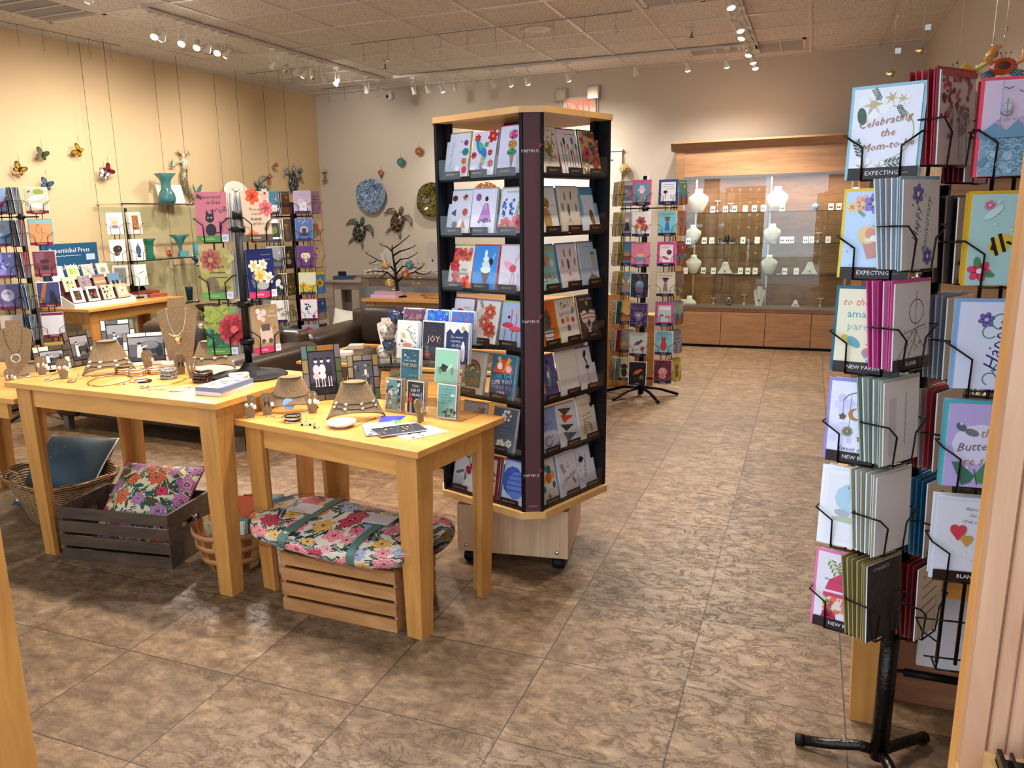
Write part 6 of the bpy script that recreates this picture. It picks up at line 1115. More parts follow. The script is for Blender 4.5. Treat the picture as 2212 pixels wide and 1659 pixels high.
def pillow(M, s, label, back, ops=None, base=None, T=.095, name='cushion', cat='cushion', mt=None, n=110, piping=None):
    t = thing(name, label, cat, M)
    def f(sg):
        def g(u, v):
            x, z = 2*u-1, 2*v-1; k = max(0, (1-x*x)*(1-z*z))**.55; e = 1-.07*(1-x*x if abs(z) > abs(x) else 1-z*z)*(max(abs(x), abs(z)))**4
            return (x*s/2*e, sg*T*k, s/2+z*s/2*e)
        return g
    cloth('front', f(-1), n, n, ops or [], base or back, t, mt='print')
    fb = f(1); cloth('back', lambda u, v: fb(1-u, v), 24, 24, [], back, t, mt='print')
    if piping:
        m = MB(); q = f(1); P = [(i/12, 0) for i in range(12)]+[(1, i/12) for i in range(12)]+[(1-i/12, 1) for i in range(12)]+[(0, 1-i/12) for i in range(13)]; m.tube([q(a, b) for a, b in P], .004, 6); m.obj('piping', piping, t)
    return t
PC = (['#b01c40', '#96587c', '#b8482c', '#b3244a', '#7a4a40', '#a85a80'], ['#d8506a', '#b88aa8', '#d87a4a', '#e06a80', '#5a2a20', '#c88ab0'], ['#2f4020', '#1f4c4a', '#3a4a1c', '#4a3a20'])
pillow(TR(-2.70, 2.50, .05, rad(7), rad(47)), .43, 'cream cushion with red and mauve flowers leaning in the grey crate', '#4a1020', garden(5, *PC, 30, 240, 1, .10, .82), '#cbbb94', piping='maroon')
pillow(TR(-2.72, 2.62, .075, rad(6), rad(84)), .42, 'second floral cushion lying flat at the bottom of the grey crate', '#4a1020', garden(9, *PC, 30, 240, 1, .10, .82), '#cbbb94', T=.05, n=60)
# wrapped floral blankets on the tan crate
bl = thing('wrapped_blanket', 'floral blanket bundle in clear plastic with green ribbons on the tan crate', 'blanket', TR(-1.55, 2.50, .233, rad(-1)))
BC = (['#c8505a', '#cf6f74', '#a82a3c', '#7f86a0', '#d86a70', '#c89040'], ['#e8989a', '#e8b0ac', '#d05060', '#b8b8c8', '#e8a8a4', '#e0b868'], ['#1f3832', '#263c38', '#4a5a44', '#1a2c2a'])
def blf(L, D, Hh):
    def g(u, v):
        a = 2*pi*v; x = (u-.5)*L; e = 1-abs(2*u-1)**7; k = (.55+.45*e)
        cy, cz = cos(a), -sin(a); ex = 2/2.6
        y = D/2*abs(cy)**ex*(1 if cy > 0 else -1)*k; z = Hh/2*abs(cz)**ex*(1 if cz > 0 else -1)*k
        return (x, y+.006*sin(u*14), Hh/2+z+.006*sin(u*9+v*12)+.012*sin(u*pi*2+1))
    return g
L_, D_, H_ = .765, .42, .115
o = cloth('blanket', blf(L_, D_, H_), 240, 200, garden(3, *BC, 90, 620, 1.3, .062, .8), '#cfc0a8', bl, asp=1.3)
for x in (-.17, .12):
    g_ = blf(L_, D_+.008, H_+.008); m = MB(); r1 = [g_(.5+(x)/L_+.02*sin(i/4), i/40) for i in range(41)]; r2 = [g_(.5+(x+.035)/L_+.02*sin(i/4), i/40) for i in range(41)]
    m.loft([r1, r2], False, True, False); m.obj('ribbon', 'green_ribbon', bl) if 'green_ribbon' in MATS else (mat('green_ribbon', '#4a6a5c', .5), m.obj('ribbon', 'green_ribbon', bl))
for x in (-.2, .13):
    m = MB(); m.color('#b8a8a0'); g_ = blf(L_, D_+.012, H_+.012); p = g_(.5+x/L_, .72); m.box((x-.05, -.05, H_+.008), (x+.06, .04, H_+.010)); m.obj('paper_label', 'print_sleeve', bl)
g_ = blf(L_+.05, D_+.03, H_+.02); m = MB(); R = random.Random(4)
m.loft([[tuple(Vector(g_(i/30, j/36))+Vector((0, R.uniform(-.003, .003), R.uniform(-.003, .004)-.008))) for j in range(36)] for i in range(31)], False, True); m.obj('plastic_wrap', 'plastic_wrap', bl)
# wicker basket with slate cushion
WB = Matrix.Translation((-3.40, 2.78, 0)) @ Matrix.Rotation(rad(-14), 4, 'Z'); wb = thing('wicker_basket', 'tapered wicker basket with rope handles at the left table leg', 'basket', WB)
def rr_(a, b, z, n=28, e=3.2): return [(a*abs(cos(t))**(2/e)*(1 if cos(t) > 0 else -1), b*abs(sin(t))**(2/e)*(1 if sin(t) > 0 else -1), z) for t in [2*pi*i/n for i in range(n)]]
m = MB(); m.loft([rr_(.17, .13, .0), rr_(.175, .135, .01), rr_(.22, .17, .12), rr_(.285, .215, .235), rr_(.275, .205, .235), rr_(.21, .16, .12), rr_(.165, .125, .02)], True); m.obj('body', 'wicker', wb)
m = MB()
for r, dz in ((.283, .236), (.288, .246)): m.tube([Vector(p)+Vector((0, 0, .006*sin(i*2.2))) for i, p in enumerate(rr_(r, r*.755, dz)+[rr_(r, r*.755, dz)[0]])], .009, 6)
m.obj('rim', 'wicker', wb)
for s in (-1, 1):
    m = MB(); m.tube([(.06*0+.09*cos(a)+0, s*.215, .245+.06*sin(a)) for a in [i*pi/10 for i in range(11)]], .01, 7); m.obj('handle', 'wicker', wb)
pillow(TR(-3.42, 2.72, .10, rad(10), rad(50)), .40, 'slate blue cushion with white piping in the wicker basket', '#33434b', [('l', .35, .4, .3, '#3a4448', .8, .03, 0), ('l', .4, .46, .26, '#6a5a48', .9, .02, 0), ('l', .3, .52, .2, '#55606a', .7, .025, 0)], '#33434b', T=.12, piping='white_paint', n=50)
pillow(TR(-3.60, 2.72, .04, rad(-10), rad(66)), .30, 'lower grey blue cushion inside the wicker basket', '#34444c', T=.06, n=20)
# bushel basket with tins
bb = thing('bushel_basket', 'round bushel basket of thin wooden staves between the two tables', 'basket', (-2.225, 2.635, 0))
m = MB(); n = 30
for k in range(n):
    m.color(['#8a5228', '#b98a58', '#9a6234', '#c49c6c', '#7a4622'][k*7 % 5]); a0, a1 = 2*pi*k/n, 2*pi*(k+.93)/n; pr = [(.115, .004), (.135, .05), (.158, .12), (.17, .185)]
    for (ra, za), (rb, zb) in zip(pr, pr[1:]):
        m.fc([m.V((r*cos(a), r*sin(a), z)) for r, a, z in ((ra, a0, za), (ra, a1, za), (rb, a1, zb), (rb, a0, zb))], False); m.fc([m.V(((r-.004)*cos(a), (r-.004)*sin(a), z)) for r, a, z in ((ra, a1, za), (ra, a0, za), (rb, a0, zb), (rb, a1, zb))], False)
m.color('#8a5a30'); m.lathe([(.001, .002), (.116, .002), (.116, .006), (.001, .008)], 30); m.obj('staves', 'print', bb)
for z, r in ((.055, .139), (.115, .159), (.17, .170)):
    m = MB(); m.lathe([(r-.002, z-.012), (r+.003, z-.011), (r+.004, z+.011), (r-.001, z+.012)], 30, cap=False); m.obj('hoop', 'crate_tan', bb)
m = MB(); m.tube([(-.175, .02, .15), (-.2, .0, .17), (-.205, -.02, .2)], .002, 5); m.obj('wire_handle', 'grey_metal', bb)
for i, (x, y, z, a, c, lab) in enumerate(((-2.14, 2.64, .10, 10, '#b8481c', 'orange card pack standing in the bushel basket, front one'), (-2.12, 2.665, .10, 12, '#8a1f24', 'dark red card pack behind the front orange one'), (-2.10, 2.69, .10, 14, '#c8481c', 'orange card pack at the back of the bushel basket'))):
    card(lab, TR(x, y, z, rad(a), rad(14)), .15, .2, f'b {c};s 8 6 6 94 90 5 #7a3a20 #5a8a88' if i == 0 else f'b {c}', c, t=.008, name='card_pack', cat='card pack')
card('square coaster pack with teal border lying in the bushel basket', TR(-2.17, 2.58, .12, rad(30), rad(30)), .1, .1, 'b #3a9088;r 12 12 88 88 #d8d4cc', '#3a9088', t=.02, name='coaster_pack', cat='coasters')
card('cream and gold card pack leaning left in the bushel basket', TR(-2.27, 2.6, .09, rad(60), rad(20)), .11, .11, 'b #b8a888;s 20 10 10 90 90 6 #8a6a38 #a88a50', '#a89878', t=.01, name='card_pack', cat='card pack')
m = MB(); m.ball((0, 0, 0), (.07, .05, .03)); m.ball((.07, .01, -.02), (.04, .035, .05)); tag(m.obj('teal_pouch', 'teal_cloth' if 'teal_cloth' in MATS else mat('teal_cloth', '#4a6a70', .7) and 'teal_cloth', M=TR(-2.06, 2.72, .27)), 'teal ruffled pouch on top at the back of the bushel basket', 'pouch')
# ================================================================ left wall: cable shelves and what stands on them
cs = thing('cable_shelf_unit', 'glass shelves hung on thin steel cables along the left wall', 'wall shelves', (0, 0, 0))
ys = (5.68, 6.56, 7.44, 8.3)
for y in ys:
    for x in (-5.72, -6.0):
        m = MB(); m.tube([(x, y, 0.0), (x, y, CEIL)], .0018, 5); m.obj('cable', 'bronze_metal', cs)
for y0, y1, zz in ((5.66, 6.55, (1.62, 1.105, .66)), (6.57, 7.43, (1.62, 1.02, .50)), (7.45, 8.3, (1.52, 1.0, .50))):
    for z in zz:
        s = box1((-6.02, y0, z), (-5.70, y1, z+.008)).obj('glass_shelf', 'shelf_glass', cs); box1((-5.70, y0, z-.002), (-5.692, y1, z+.010)).obj('front_edge', 'glass_edge', s)
        m = MB()
        for y in (y0+.02, y1-.02):
            for x in (-5.72, -6.0): m.lathe([(.011, z-.012), (.011, z+.02)], 10, (x, y, 0))
        m.obj('clamp', 'silver', s)
def WL(px, py, X, z=None, dz=0): p = onx(px, py, X); return Vector((X, p.y, (p.z if z is None else z)+dz))
def vase(p, prof, mt, label, n=28, fl=0, wv=3, name='glass_vase', cat='vase', sh_=0):
    f = (lambda u, z: fl*sin(2*pi*wv*u)*(max(0, z/prof[-1][1]-.6)*2.5)) if fl else None
    m = MB(); inner = [(max(r-.004, .002), z) for r, z in prof[::-1] if z > prof[0][1]+.008]; m.lathe(prof+inner, n, cap=True, wob=f)
    return tag(m.obj(name, mt, M=Matrix.Translation(p) @ Matrix.Diagonal((1, 1, 1, 1))), label, cat)
vase(WL(362, 438, -5.86, 1.628), [(.03, 0), (.075, .01), (.085, .05), (.075, .10), (.048, .14), (.045, .20), (.055, .24), (.095, .29)], 'teal_glass', 'large teal glass vase with flared rim on the top left wall shelf', fl=.18, wv=4)
vase(WL(325, 560, -5.86, 1.113), [(.045, 0), (.048, .01), (.036, .05), (.036, .12), (.042, .16), (.065, .19)], 'green_glass', 'green crackled vase with ruffled rim on the second left wall shelf', fl=.15, wv=5)
vase(WL(392, 558, -5.88, 1.113), [(.03, 0), (.032, .01), (.016, .05), (.02, .11), (.05, .18), (.085, .215)], 'teal_glass', 'fan shaped teal vase on the second left wall shelf', fl=.25, wv=2)
vase(WL(424, 558, -5.9, 1.028), [(.032, 0), (.034, .01), (.033, .10), (.036, .21)], 'aqua_glass', 'tall square teal vase beside the blue glass bird', n=4)
for px, s, lab, mt in ((347, .11, 'tall clear wine glass on the second left wall shelf', 'clear_glass'), (367, .10, 'round glass goblet with red swirl on the second left wall shelf', 'ornament_red')):
    p = WL(px, 558, -5.86, 1.113); t = thing('wine_glass', lab, 'glass', p); m = MB(); m.lathe([(.03, 0), (.028, .002), (.004, .006), (.003, .06), (.004, .065)], 16); m.obj('stem', 'clear_glass', t)
    m = MB(); m.lathe([(.004, .06), (.03, .075), (.034, .10), (.028, .135)], 16, cap=False) if px < 350 else m.ball((0, 0, .04), .034); m.obj('bowl', mt, t)
p = WL(430, 558, -5.8, 1.028); t = thing('glass_bird', 'dark blue glass bird on the wall shelf behind the pink cat card', 'glass bird', TR(p.x, p.y, p.z, rad(70)))
m = MB(); m.loft([[(x, r*cos(a), .034+r*.9*sin(a)+h) for a in [i*pi/6 for i in range(12)]] for x, r, h in ((-.09, .004, .03), (-.05, .02, .01), (0, .038, 0), (.05, .034, .002), (.075, .016, .02))]); m.obj('body', 'blue_glass', t)
m = MB(); m.tube([(.06, 0, .05), (.075, 0, .085), (.068, 0, .12), (.085, 0, .125)], [.014, .009, .011, .003], 8); m.obj('neck', 'blue_glass', t)
card('small square teal glass dish on the second left wall shelf', TR(*WL(398, 556, -5.82, 1.115), rad(60)), .09, .05, 'b #4f8f98', '#3a7a88', t=.05, name='glass_box', cat='glass box')
t = thing('tumbler', 'dark teal travel tumbler with a straw on the low left wall shelf', 'tumbler', WL(410, 645, -5.85, .669)); m = MB(); m.lathe([(.028, 0), (.038, .12), (.04, .125)], 20); m.obj('cup', 'tumbler_teal' if 'tumbler_teal' in MATS else (mat('tumbler_teal', '#16343c', .4), 'tumbler_teal')[1], t)
m = MB(); m.lathe([(.04, .125), (.036, .135)], 20); m.tube([(.008, 0, .13), (.012, 0, .185)], .003, 6); m.obj('lid', 'tumbler_teal', t)
for px, c, lab in ((448, '#3a2a22', 'rough brown stone bowl on the low wall shelf'), (520, '#b8a890', 'pale driftwood bowl on the low wall shelf'), (560, '#8fa0a0', 'grey blue stone dish on the low wall shelf')):
    p = WL(px, 640, -5.85, .51); m = MB(); mat('stone_'+lab.split()[1], c, .6); m.lathe([(.05, 0), (.11, .05), (.125, .085), (.11, .08), (.04, .03)], 14, wob=lambda u, z: .12*sin(2*pi*4*u)+.06*sin(2*pi*7*u)); tag(m.obj('stone_bowl', 'stone_'+lab.split()[1], M=Matrix.Translation(p)), lab, 'bowl')
# plates on the top shelf
p = WL(372, 420, -5.95, 1.63); t = thing('white_platter', 'square white platter leaning on an easel behind the teal vase', 'platter', TR(p.x, p.y, p.z, rad(78), rad(16)))
m = MB(); m.box((-.15, -.006, 0), (.15, .006, .2)); m.obj('plate', 'white_gloss', t, bevel=.008); m = MB(); m.box((-.10, -.010, .04), (.10, -.0062, .16)); m.obj('well', 'white_paint', t)
m = MB(); m.tube([(-.16, .02, 0), (-.09, .03, .15)], .002); m.tube([(.0, .10, -.03), (0, .02, .15)], .002); m.obj('easel', 'bronze_metal', t)
p = WL(515, 440, -5.95, 1.63); t = thing('oval_plate', 'large round white plate with a dark crab motif on the wall shelf', 'plate', TR(p.x, p.y, p.z, rad(75), rad(14)))
m = MB(); m.at(Matrix.Translation((0, 0, .13)) @ Matrix.Rotation(rad(90), 4, 'X') @ Matrix.Scale(1.25, 4, (1, 0, 0))); m.lathe([(.001, 0), (.08, 0), (.135, .016), (.13, .02), (.08, .006), (.001, .004)], 40); m.obj('plate', 'white_gloss', t)
m = MB(); art(m, .16, .13, 'e 50 50 20 14 0 #5a6a64;l 50 60 20 90 3 #4a5a54;l 50 60 84 86 3 #4a5a54;l 40 50 8 50 2 #4a5a54;l 60 50 92 46 2 #4a5a54;l 44 40 20 14 2 #4a5a54;l 56 40 80 14 2 #4a5a54', -.012, 0, None, .06); m.obj('crab_motif', 'print', t)
card('small blue picture tile on a wire easel between mermaid and white plate', TR(*WL(472, 418, -5.9, 1.63), rad(72), rad(12)), .10, .13, 'b #2a3f7a;e 46 40 14 44 10 #14204a;e 60 46 9 40 -6 #5a78b8;l 44 20 50 92 2 #a8b8d8;r 0 0 100 20 #1c2858', '#1a2444', t=.008, name='picture_tile', cat='picture')
# mermaid
P = WL(405, 380, -6.0); t = thing('mermaid_figure', 'pale metal mermaid with scaled tail hanging on the left wall', 'mermaid figure', TR(-6.03, P.y, P.z, rad(90)))
m = MB(); tail = [(-.02, .06), (-.045, .01), (-.045, -.06), (-.02, -.14), (.04, -.21), (.10, -.25), (.15, -.24), (.14, -.19)]; m.tube([(x, -.02, z) for x, z in tail], [.030, .036, .036, .03, .022, .014, .009, .006], 8)
n = mat('scales', '#8f8a6a', .4, .3); v = n.n('TexVoronoi', feature='DISTANCE_TO_EDGE', i_Scale=60); n.l(coords(n), v.inputs['Vector']); r = ramp(n, v.outputs[0], [(0, '#2a2620'), (.12, '#8f8a6a'), (.4, '#c8c0a0')]); n.l(r.outputs[0], n.b.inputs['Base Color']); m.obj('tail', 'scales', t)
m = MB(); m.tube([(-.02, -.02, .06), (-.015, -.02, .12), (-.02, -.02, .16), (-.02, -.02, .18)], [.028, .024, .03, .010], 8); m.ball((-.025, -.025, .205), (.022, .02, .026)); m.tube([(-.04, -.02, .155), (-.09, -.03, .13), (-.14, -.03, .15)], [.01, .008, .005], 6); m.tube([(.01, -.02, .155), (.04, -.03, .11), (.01, -.03, .08)], [.01, .008, .005], 6); m.obj('body', 'bead_white', t)
m = MB(); R = random.Random(2)
for i in range(9): a = .3+i*.35; m.tube([(-.02, -.015, .215), (-.02+.05*cos(a), -.02, .225+.04*sin(a)), (-.01+.09*cos(a-.3), -.02, .22+.05*sin(a-.4))], [.012, .012, .004], 6)
m.obj('hair', 'hair_blond' if 'hair_blond' in MATS else (mat('hair_blond', '#c8a888', .5), 'hair_blond')[1], t)
for s in (-1, 1): m = MB(); m.loft([[(.10+dx+.01*cos(a)*w, -.02+.004*sin(a), -.17+dz+w*.02*sin(a)) for a in [i*pi/4 for i in range(8)]] for dx, dz, w in ((.03, -.05, .4), (.03+s*.02, 0, 1.2), (.04+s*.05, .05, 1.3), (.05+s*.07, .09, .2))]); m.obj('tail_fin', 'teal_glass', t)
P = WL(375, 352, -6.0); t = thing('sailboat_ornament', 'tiny teal sailboat ornament beside the mermaid', 'ornament', TR(-6.02, P.y, P.z, rad(90))); m = MB(); m.prism([(-.035, -.03), (.035, -.03), (.022, -.045), (-.022, -.045)], -.01, 0); m.obj('hull', 'teal_glass', t); m = MB(); m.prism([(0, -.025), (.028, -.02), (0, .045)], -.006, 0); m.prism([(-.004, -.02), (-.022, -.02), (-.004, .03)], -.006, 0); m.obj('sail', 'teal_glass', t)
P = WL(572, 415, -6.0); turtle(TR(-6.045, P.y, P.z, rad(90), 0, rad(-50)), 'teal sea turtle figure on the left wall, the nearer of two', '#2a5a58', '#8a8a78', 1.0)
P = WL(637, 395, -6.0); turtle(TR(-6.045, P.y, P.z, rad(90), 0, rad(10)), 'dark sea turtle figure on the left wall nearest the corner', '#20282c', '#9a9a90', 1.15)
def jelly(p, c1, c2, label, a=0):
    t = thing('jellyfish_ornament', label, 'jellyfish ornament', TR(p[0], p[1], p[2], a)); m = MB(); m.lathe([(.034, 0), (.038, .008), (.03, .028), (.012, .042), (.003, .05)], 14); m.obj('bell', c1, t)
    m = MB()
    for i in range(5): a = 2*pi*i/5; m.tube([(.015*cos(a), .015*sin(a), 0), (.02*cos(a+.6), .02*sin(a+.6), -.03), (.012*cos(a), .012*sin(a), -.06), (.018*cos(a+.5), .018*sin(a+.5), -.085)], [.004, .004, .003, .001], 5)
    m.obj('tentacle', c2, t); m = MB(); m.tube([(0, 0, .05), (0, 0, .085)], .0012, 4); m.obj('hook', 'gold', t)
for px, py, c1, c2, lab in ((596, 360, 'ornament_red', 'clear_glass', 'red jellyfish ornament, highest on the left wall'), (583, 384, 'ornament_red', 'gold', 'mauve jellyfish ornament with amber tentacles above the teal turtle'), (649, 371, 'ornament_blue', 'gold', 'blue jellyfish ornament beside the dark turtle')): P = WL(px, py, -5.98); jelly(P, c1, c2, lab)
for px, py, c1, c2, lab in ((701, 372, 'ornament_gold', 'gold', 'amber jellyfish ornament just right of the room corner'), (702, 392, 'ornament_red', 'clear_glass', 'dark jellyfish ornament below the amber one')): P = ony(px, py, YB-.06); jelly(P, c1, c2, lab)
# butterflies
def butterfly(px, py, c, c2, label, rot, s=.88):
    P = WL(px, py, -5.97); t = thing('butterfly_ornament', label, 'butterfly ornament', TR(P.x, P.y, P.z, rad(72), 0, rad(rot)))
    for sg, nm in ((-1, 'left'), (1, 'right')):
        for (cx, cz, rx, rz, a) in ((.034, .026, .040, .023, .8), (.026, -.018, .026, .019, -.6)):
            m = MB(); m.color(c2); q = [(sg*(cx+rx*cos(b)*cos(a)-rz*sin(b)*sin(a))*s, (cz+rx*cos(b)*sin(a)+rz*sin(b)*cos(a))*s) for b in [i*pi/8 for i in range(16)]]
            m.at(Matrix.Rotation(rad(sg*22), 4, 'Z')); m.prism(q, -.0015, .0015); m.color(c); m.poly([(sg*(cx+.74*(rx*cos(b)*cos(a)-rz*sin(b)*sin(a)))*s, -.0019, (cz+.74*(rx*cos(b)*sin(a)+rz*sin(b)*cos(a)))*s) for b in ([i*pi/8 for i in range(16)] if sg < 0 else [-i*pi/8 for i in range(16)])]); m.color(c2); m.poly([(sg*(cx*1.5+.006*cos(b))*s, -.0023, (cz*1.5+.006*sin(b))*s) for b in [i*pi/3 for i in range(6)]]); m.obj('wing', 'glazed', t)
    m = MB(); m.color('#1a1410'); m.ball((0, -.002, .0), (.006*s, .006, .032*s)); m.tube([(0, 0, .03*s), (-.012*s, -.002, .05*s)], .001, 4); m.tube([(0, 0, .03*s), (.012*s, -.002, .05*s)], .001, 4); m.obj('body', 'glazed', t)
    m = MB(); m.tube([(0, 0, .02), (0, .0, .12)], .0012, 4); o = m.obj('hanger', 'bronze_metal', t, M=Matrix.Rotation(rad(-rot), 4, 'Y'))
for a in ((43, 366, '#a87c20', '#1c140c', 'yellow and brown butterfly ornament, leftmost on the wall', 35), (92, 334, '#434c2a', '#2a2a18', 'olive green butterfly ornament above the blue one', 25), (171, 326, '#a8801c', '#4a360c', 'mustard yellow butterfly ornament, highest on the left wall', -60), (102, 399, '#3f5a7c', '#141c28', 'blue grey butterfly ornament, lowest on the left wall', 25), (226, 378, '#c8c4c8', '#4a4650', 'white butterfly ornament overlapping the red one', 30), (235, 368, '#7c1220', '#2a0a10', 'red butterfly ornament behind the white one', 55)): butterfly(*a)
# ================================================================ back left table with the blank notes display
TBL = Matrix.Translation((-5.18, 4.69, 0)) @ Matrix.Rotation(rad(90), 4, 'Z'); table('maple table along the left wall holding the blank notes display', TBL, 1.07, .50, .8, ins=.03)
NB = Matrix.Translation((-5.36, 5.02, .8)) @ Matrix.Rotation(rad(88), 4, 'Z')
t = thing('note_card_display', 'stepped white display box of small blank note cards with a blue header', 'card display', NB)
m = MB(); m.box((-.31, -.03, 0), (.31, .0, .035)); m.prism([(-.03, 0), (.36, 0), (.36, .22), (-.03, .03)], -.312, -.306, 'x'); m.prism([(-.03, 0), (.36, 0), (.36, .22), (-.03, .03)], .306, .312, 'x'); m.box((-.31, 0, 0), (.31, .36, .012)); m.obj('tray', 'white_plastic', t)
for i in range(3): box1((-.3, .03+.1*i, .012), (.3, .036+.1*i, .05+.085*i)).obj('divider', 'maroon', t)
m = MB(); m.color('#1c4a6c'); m.box((-.26, .35, .14), (.30, .357, .50)); art(m, .56, .36, 't 10 50 84 0 #d8dce0 Pepernickel Press;w 14 72 70 72 1 .8 #a8b8c8;T 12 44 46 0 #d8dce0 Blank Notes;r 78 60 94 74 #a8b8c8;c 86 48 3 #c86a60;w 74 36 96 36 1 .8 #a8b8c8', .35, 0, -.26, .14); m.obj('header_sign', 'print', t)
NC_ = [('sepia seedling', 'b #d8d0c4;g 50 20 90 50 #a89a80'), ('green trees', 'b #c8c0a0;e 34 56 16 26 0 #8a9a48;e 68 56 16 26 0 #9aa850;l 34 30 34 14 3 #6a5a38;l 68 30 68 14 3 #6a5a38'), ('grey dragonfly', 'b #a8a8a0;l 20 80 80 24 4 #3a3a38;l 14 40 84 66 2 #5a5a58;l 40 20 60 90 2 #5a5a58'), ('grey shell', 'b #b8b0a8;e 50 50 26 20 20 #8a8078'),
       ('brown pressed leaves', 'b #c0b090;s 14 26 26 74 76 8 #5a4a30 #7a6a40'), ('slate heather', 'b #8a7a80;s 30 10 10 90 90 7 #6a5a68 #a08a8a #4a4a50'), ('orange sunset beach', 'b #8a6a58;r 0 60 100 80 #c87a48;r 0 40 100 56 #a89a88;r 0 80 100 100 #6a5a68'), ('twin sea shells', 'b #5a7a9a;r 0 0 100 40 #a89a88;c 34 34 16 #1c2a3a;c 70 34 16 #1c2a3a'),
       ('white framed woodland', 'b #dcd4cc;r 22 18 78 82 #3a2820;s 8 30 24 70 76 8 #7a4a38 #4a5a38'), ('red berry', 'b #dcd4cc;r 16 16 84 84 #1c1c18;s 14 22 22 78 60 9 #8a1c28 #5a6a40'), ('brown mushrooms', 'b #c8c0a8;s 16 16 16 84 84 12 #4a3020 #8a7a48 #d8c8a0'), ('tan starfish', 'b #b8a080;f 50 50 38 #e0d0b0 #8a6a48 5')]
for r in range(3):
    for c in range(4):
        nm, sp = NC_[(2-r)*4+c]; lab = f'small {nm} note card in the blank notes display, {["front", "middle", "back"][r]} row'
        card(lab, NB @ TR(-.225+.15*c+.02*(r == 1), .012+.1*r, .04+.085*r, 0, rad(16)), .115, .12, sp, '#c8bca8')
        for q in range(1): plain(NB @ TR(-.225+.15*c+.005+.02*(r == 1), .026+.012*q+.1*r, .04+.085*r, 0, rad(16)), .115, .118, '#b8a890', f'note cards tucked behind the {nm} note card', f'behind {nm} note card')
BS = (-5.56, 5.56, .8); root = thing('table_card_rack', 'small black two column card rack on the table by the left wall', 'card rack', BS)
m = MB(); m.box((-.10, -.08, 0), (.10, .08, .012)); m.box((-.03, -.02, .01), (.03, .02, .12)); m.obj('base', 'black_satin', root); m = MB(); m.tube([(0, 0, .05), (0, 0, .78)], .012, 10); m.obj('pole', 'black_satin', root)
zs = [1.355, 1.125, .905]; Mq = [colM((BS[0], BS[1], 0), -.10, .06, -8, 46), colM((BS[0], BS[1], 0), .075, .05, 38, 46)]
for M in Mq: rack_col(root, Matrix.Translation((-BS[0], -BS[1], -.8)) @ M, zs, .13, .19, .045, 'black_metal', zlo=.9)
SR = [[('grey bird on basket', 'b #dad2cc;r 18 24 78 86 #a8b0c8;e 50 56 16 14 0 #d8a838;c 52 68 8 #c8b8a0;e 50 36 22 10 0 #8a6a48'), ('brown animal fur', 'b #dccccc;e 50 56 30 26 20 #2a2018;e 44 34 18 14 0 #4a3020;s 10 36 26 70 76 5 #b88a68 #181410'), ('grey window garden', 'b #c8bcb0;r 14 12 86 88 #6a7470;s 18 22 18 80 82 5 #b83a48 #4a6a40 #8a9a90')],
      [('pink framed tiger', 'b #d8b8b4;r 24 20 76 86 #8a5a38;s 16 26 22 74 82 6 #c8884a #2a2018'), ('blue coat figure', 'b #dcd4d8;e 50 48 22 34 0 #3a5078;c 52 74 9 #8a6a58;e 50 20 16 8 0 #1c2030'), ('pale dragonfly', 'b #c8d4d4;l 30 56 76 66 4 #3a5a68;l 40 80 60 40 1.6 #8aa0a8;w 20 80 60 90 2 1.2 #a8b8b8')]]
for c in (0, 1):
    for i in range(3): fill(Mq[c], zs[i], .13, .185, SR[c][i][0], SR[c][i][1], f'on the small wall table rack, {["left", "right"][c]} column', edge='#dcd4cc', back=4, bcol=['#d0c8c8', '#b8b0b0'])
for px, py, z, w, d, h, c, a, lab in ((195, 651, .8, .17, .09, .045, '#7fa0a4', 60, 'pale teal gift box in front of the notes display'), (268, 648, .8, .09, .06, .03, '#7aa0a8', 50, 'small pale teal box near the little rack'), (300, 643, .8, .20, .11, .03, '#8aa4aa', 62, 'flat grey teal box on the wall table'), (318, 636, .8, .25, .16, .035, '#8a4430', 72, 'wide terracotta box at the back of the wall table'), (365, 634, .8, .22, .15, .055, '#7e3c28', 80, 'terracotta box at the right end of the wall table'), (340, 641, .8, .16, .09, .03, '#94503a', 70, 'small terracotta box in front of the larger ones')):
    p = onz(px, py, z); p.x = max(p.x, -5.55); p.y = min(p.y, 5.72-w*.35); m = MB(); m.color(c); m.box((-w/2, -d/2, 0), (w/2, d/2, h*.6)); m.color(c); m.box((-w/2-.002, -d/2-.002, h*.62), (w/2+.002, d/2+.002, h)); tag(m.obj('gift_box', 'print', M=TR(p.x, p.y, z, rad(a))), lab, 'box')
for px, py, lab in ((140, 655, 'dark round metal leaf figure, left on the wall table'), (147, 660, 'second dark metal leaf figure on the wall table'), (253, 633, 'dark metal ring sculpture by the small rack'), (267, 632, 'dark metal leaf sculpture right of the ring'), (283, 633, 'small dark metal disc on a stem by the little rack')):
    p = onz(px, py, .8); p.x = max(p.x, -5.6); p.y = max(4.75, min(p.y, 5.7)); t = thing('metal_figure', lab, 'figure', TR(p.x, p.y, .8, rad(40))); m = MB(); m.lathe([(.02, 0), (.02, .004)], 12); m.tube([(0, 0, 0), (0, 0, .03)], .003); m.obj('stand', 'black_metal', t); m = MB(); m.ball((0, 0, .06), (.028, .008, .034)); m.obj('disc', 'black_metal', t)
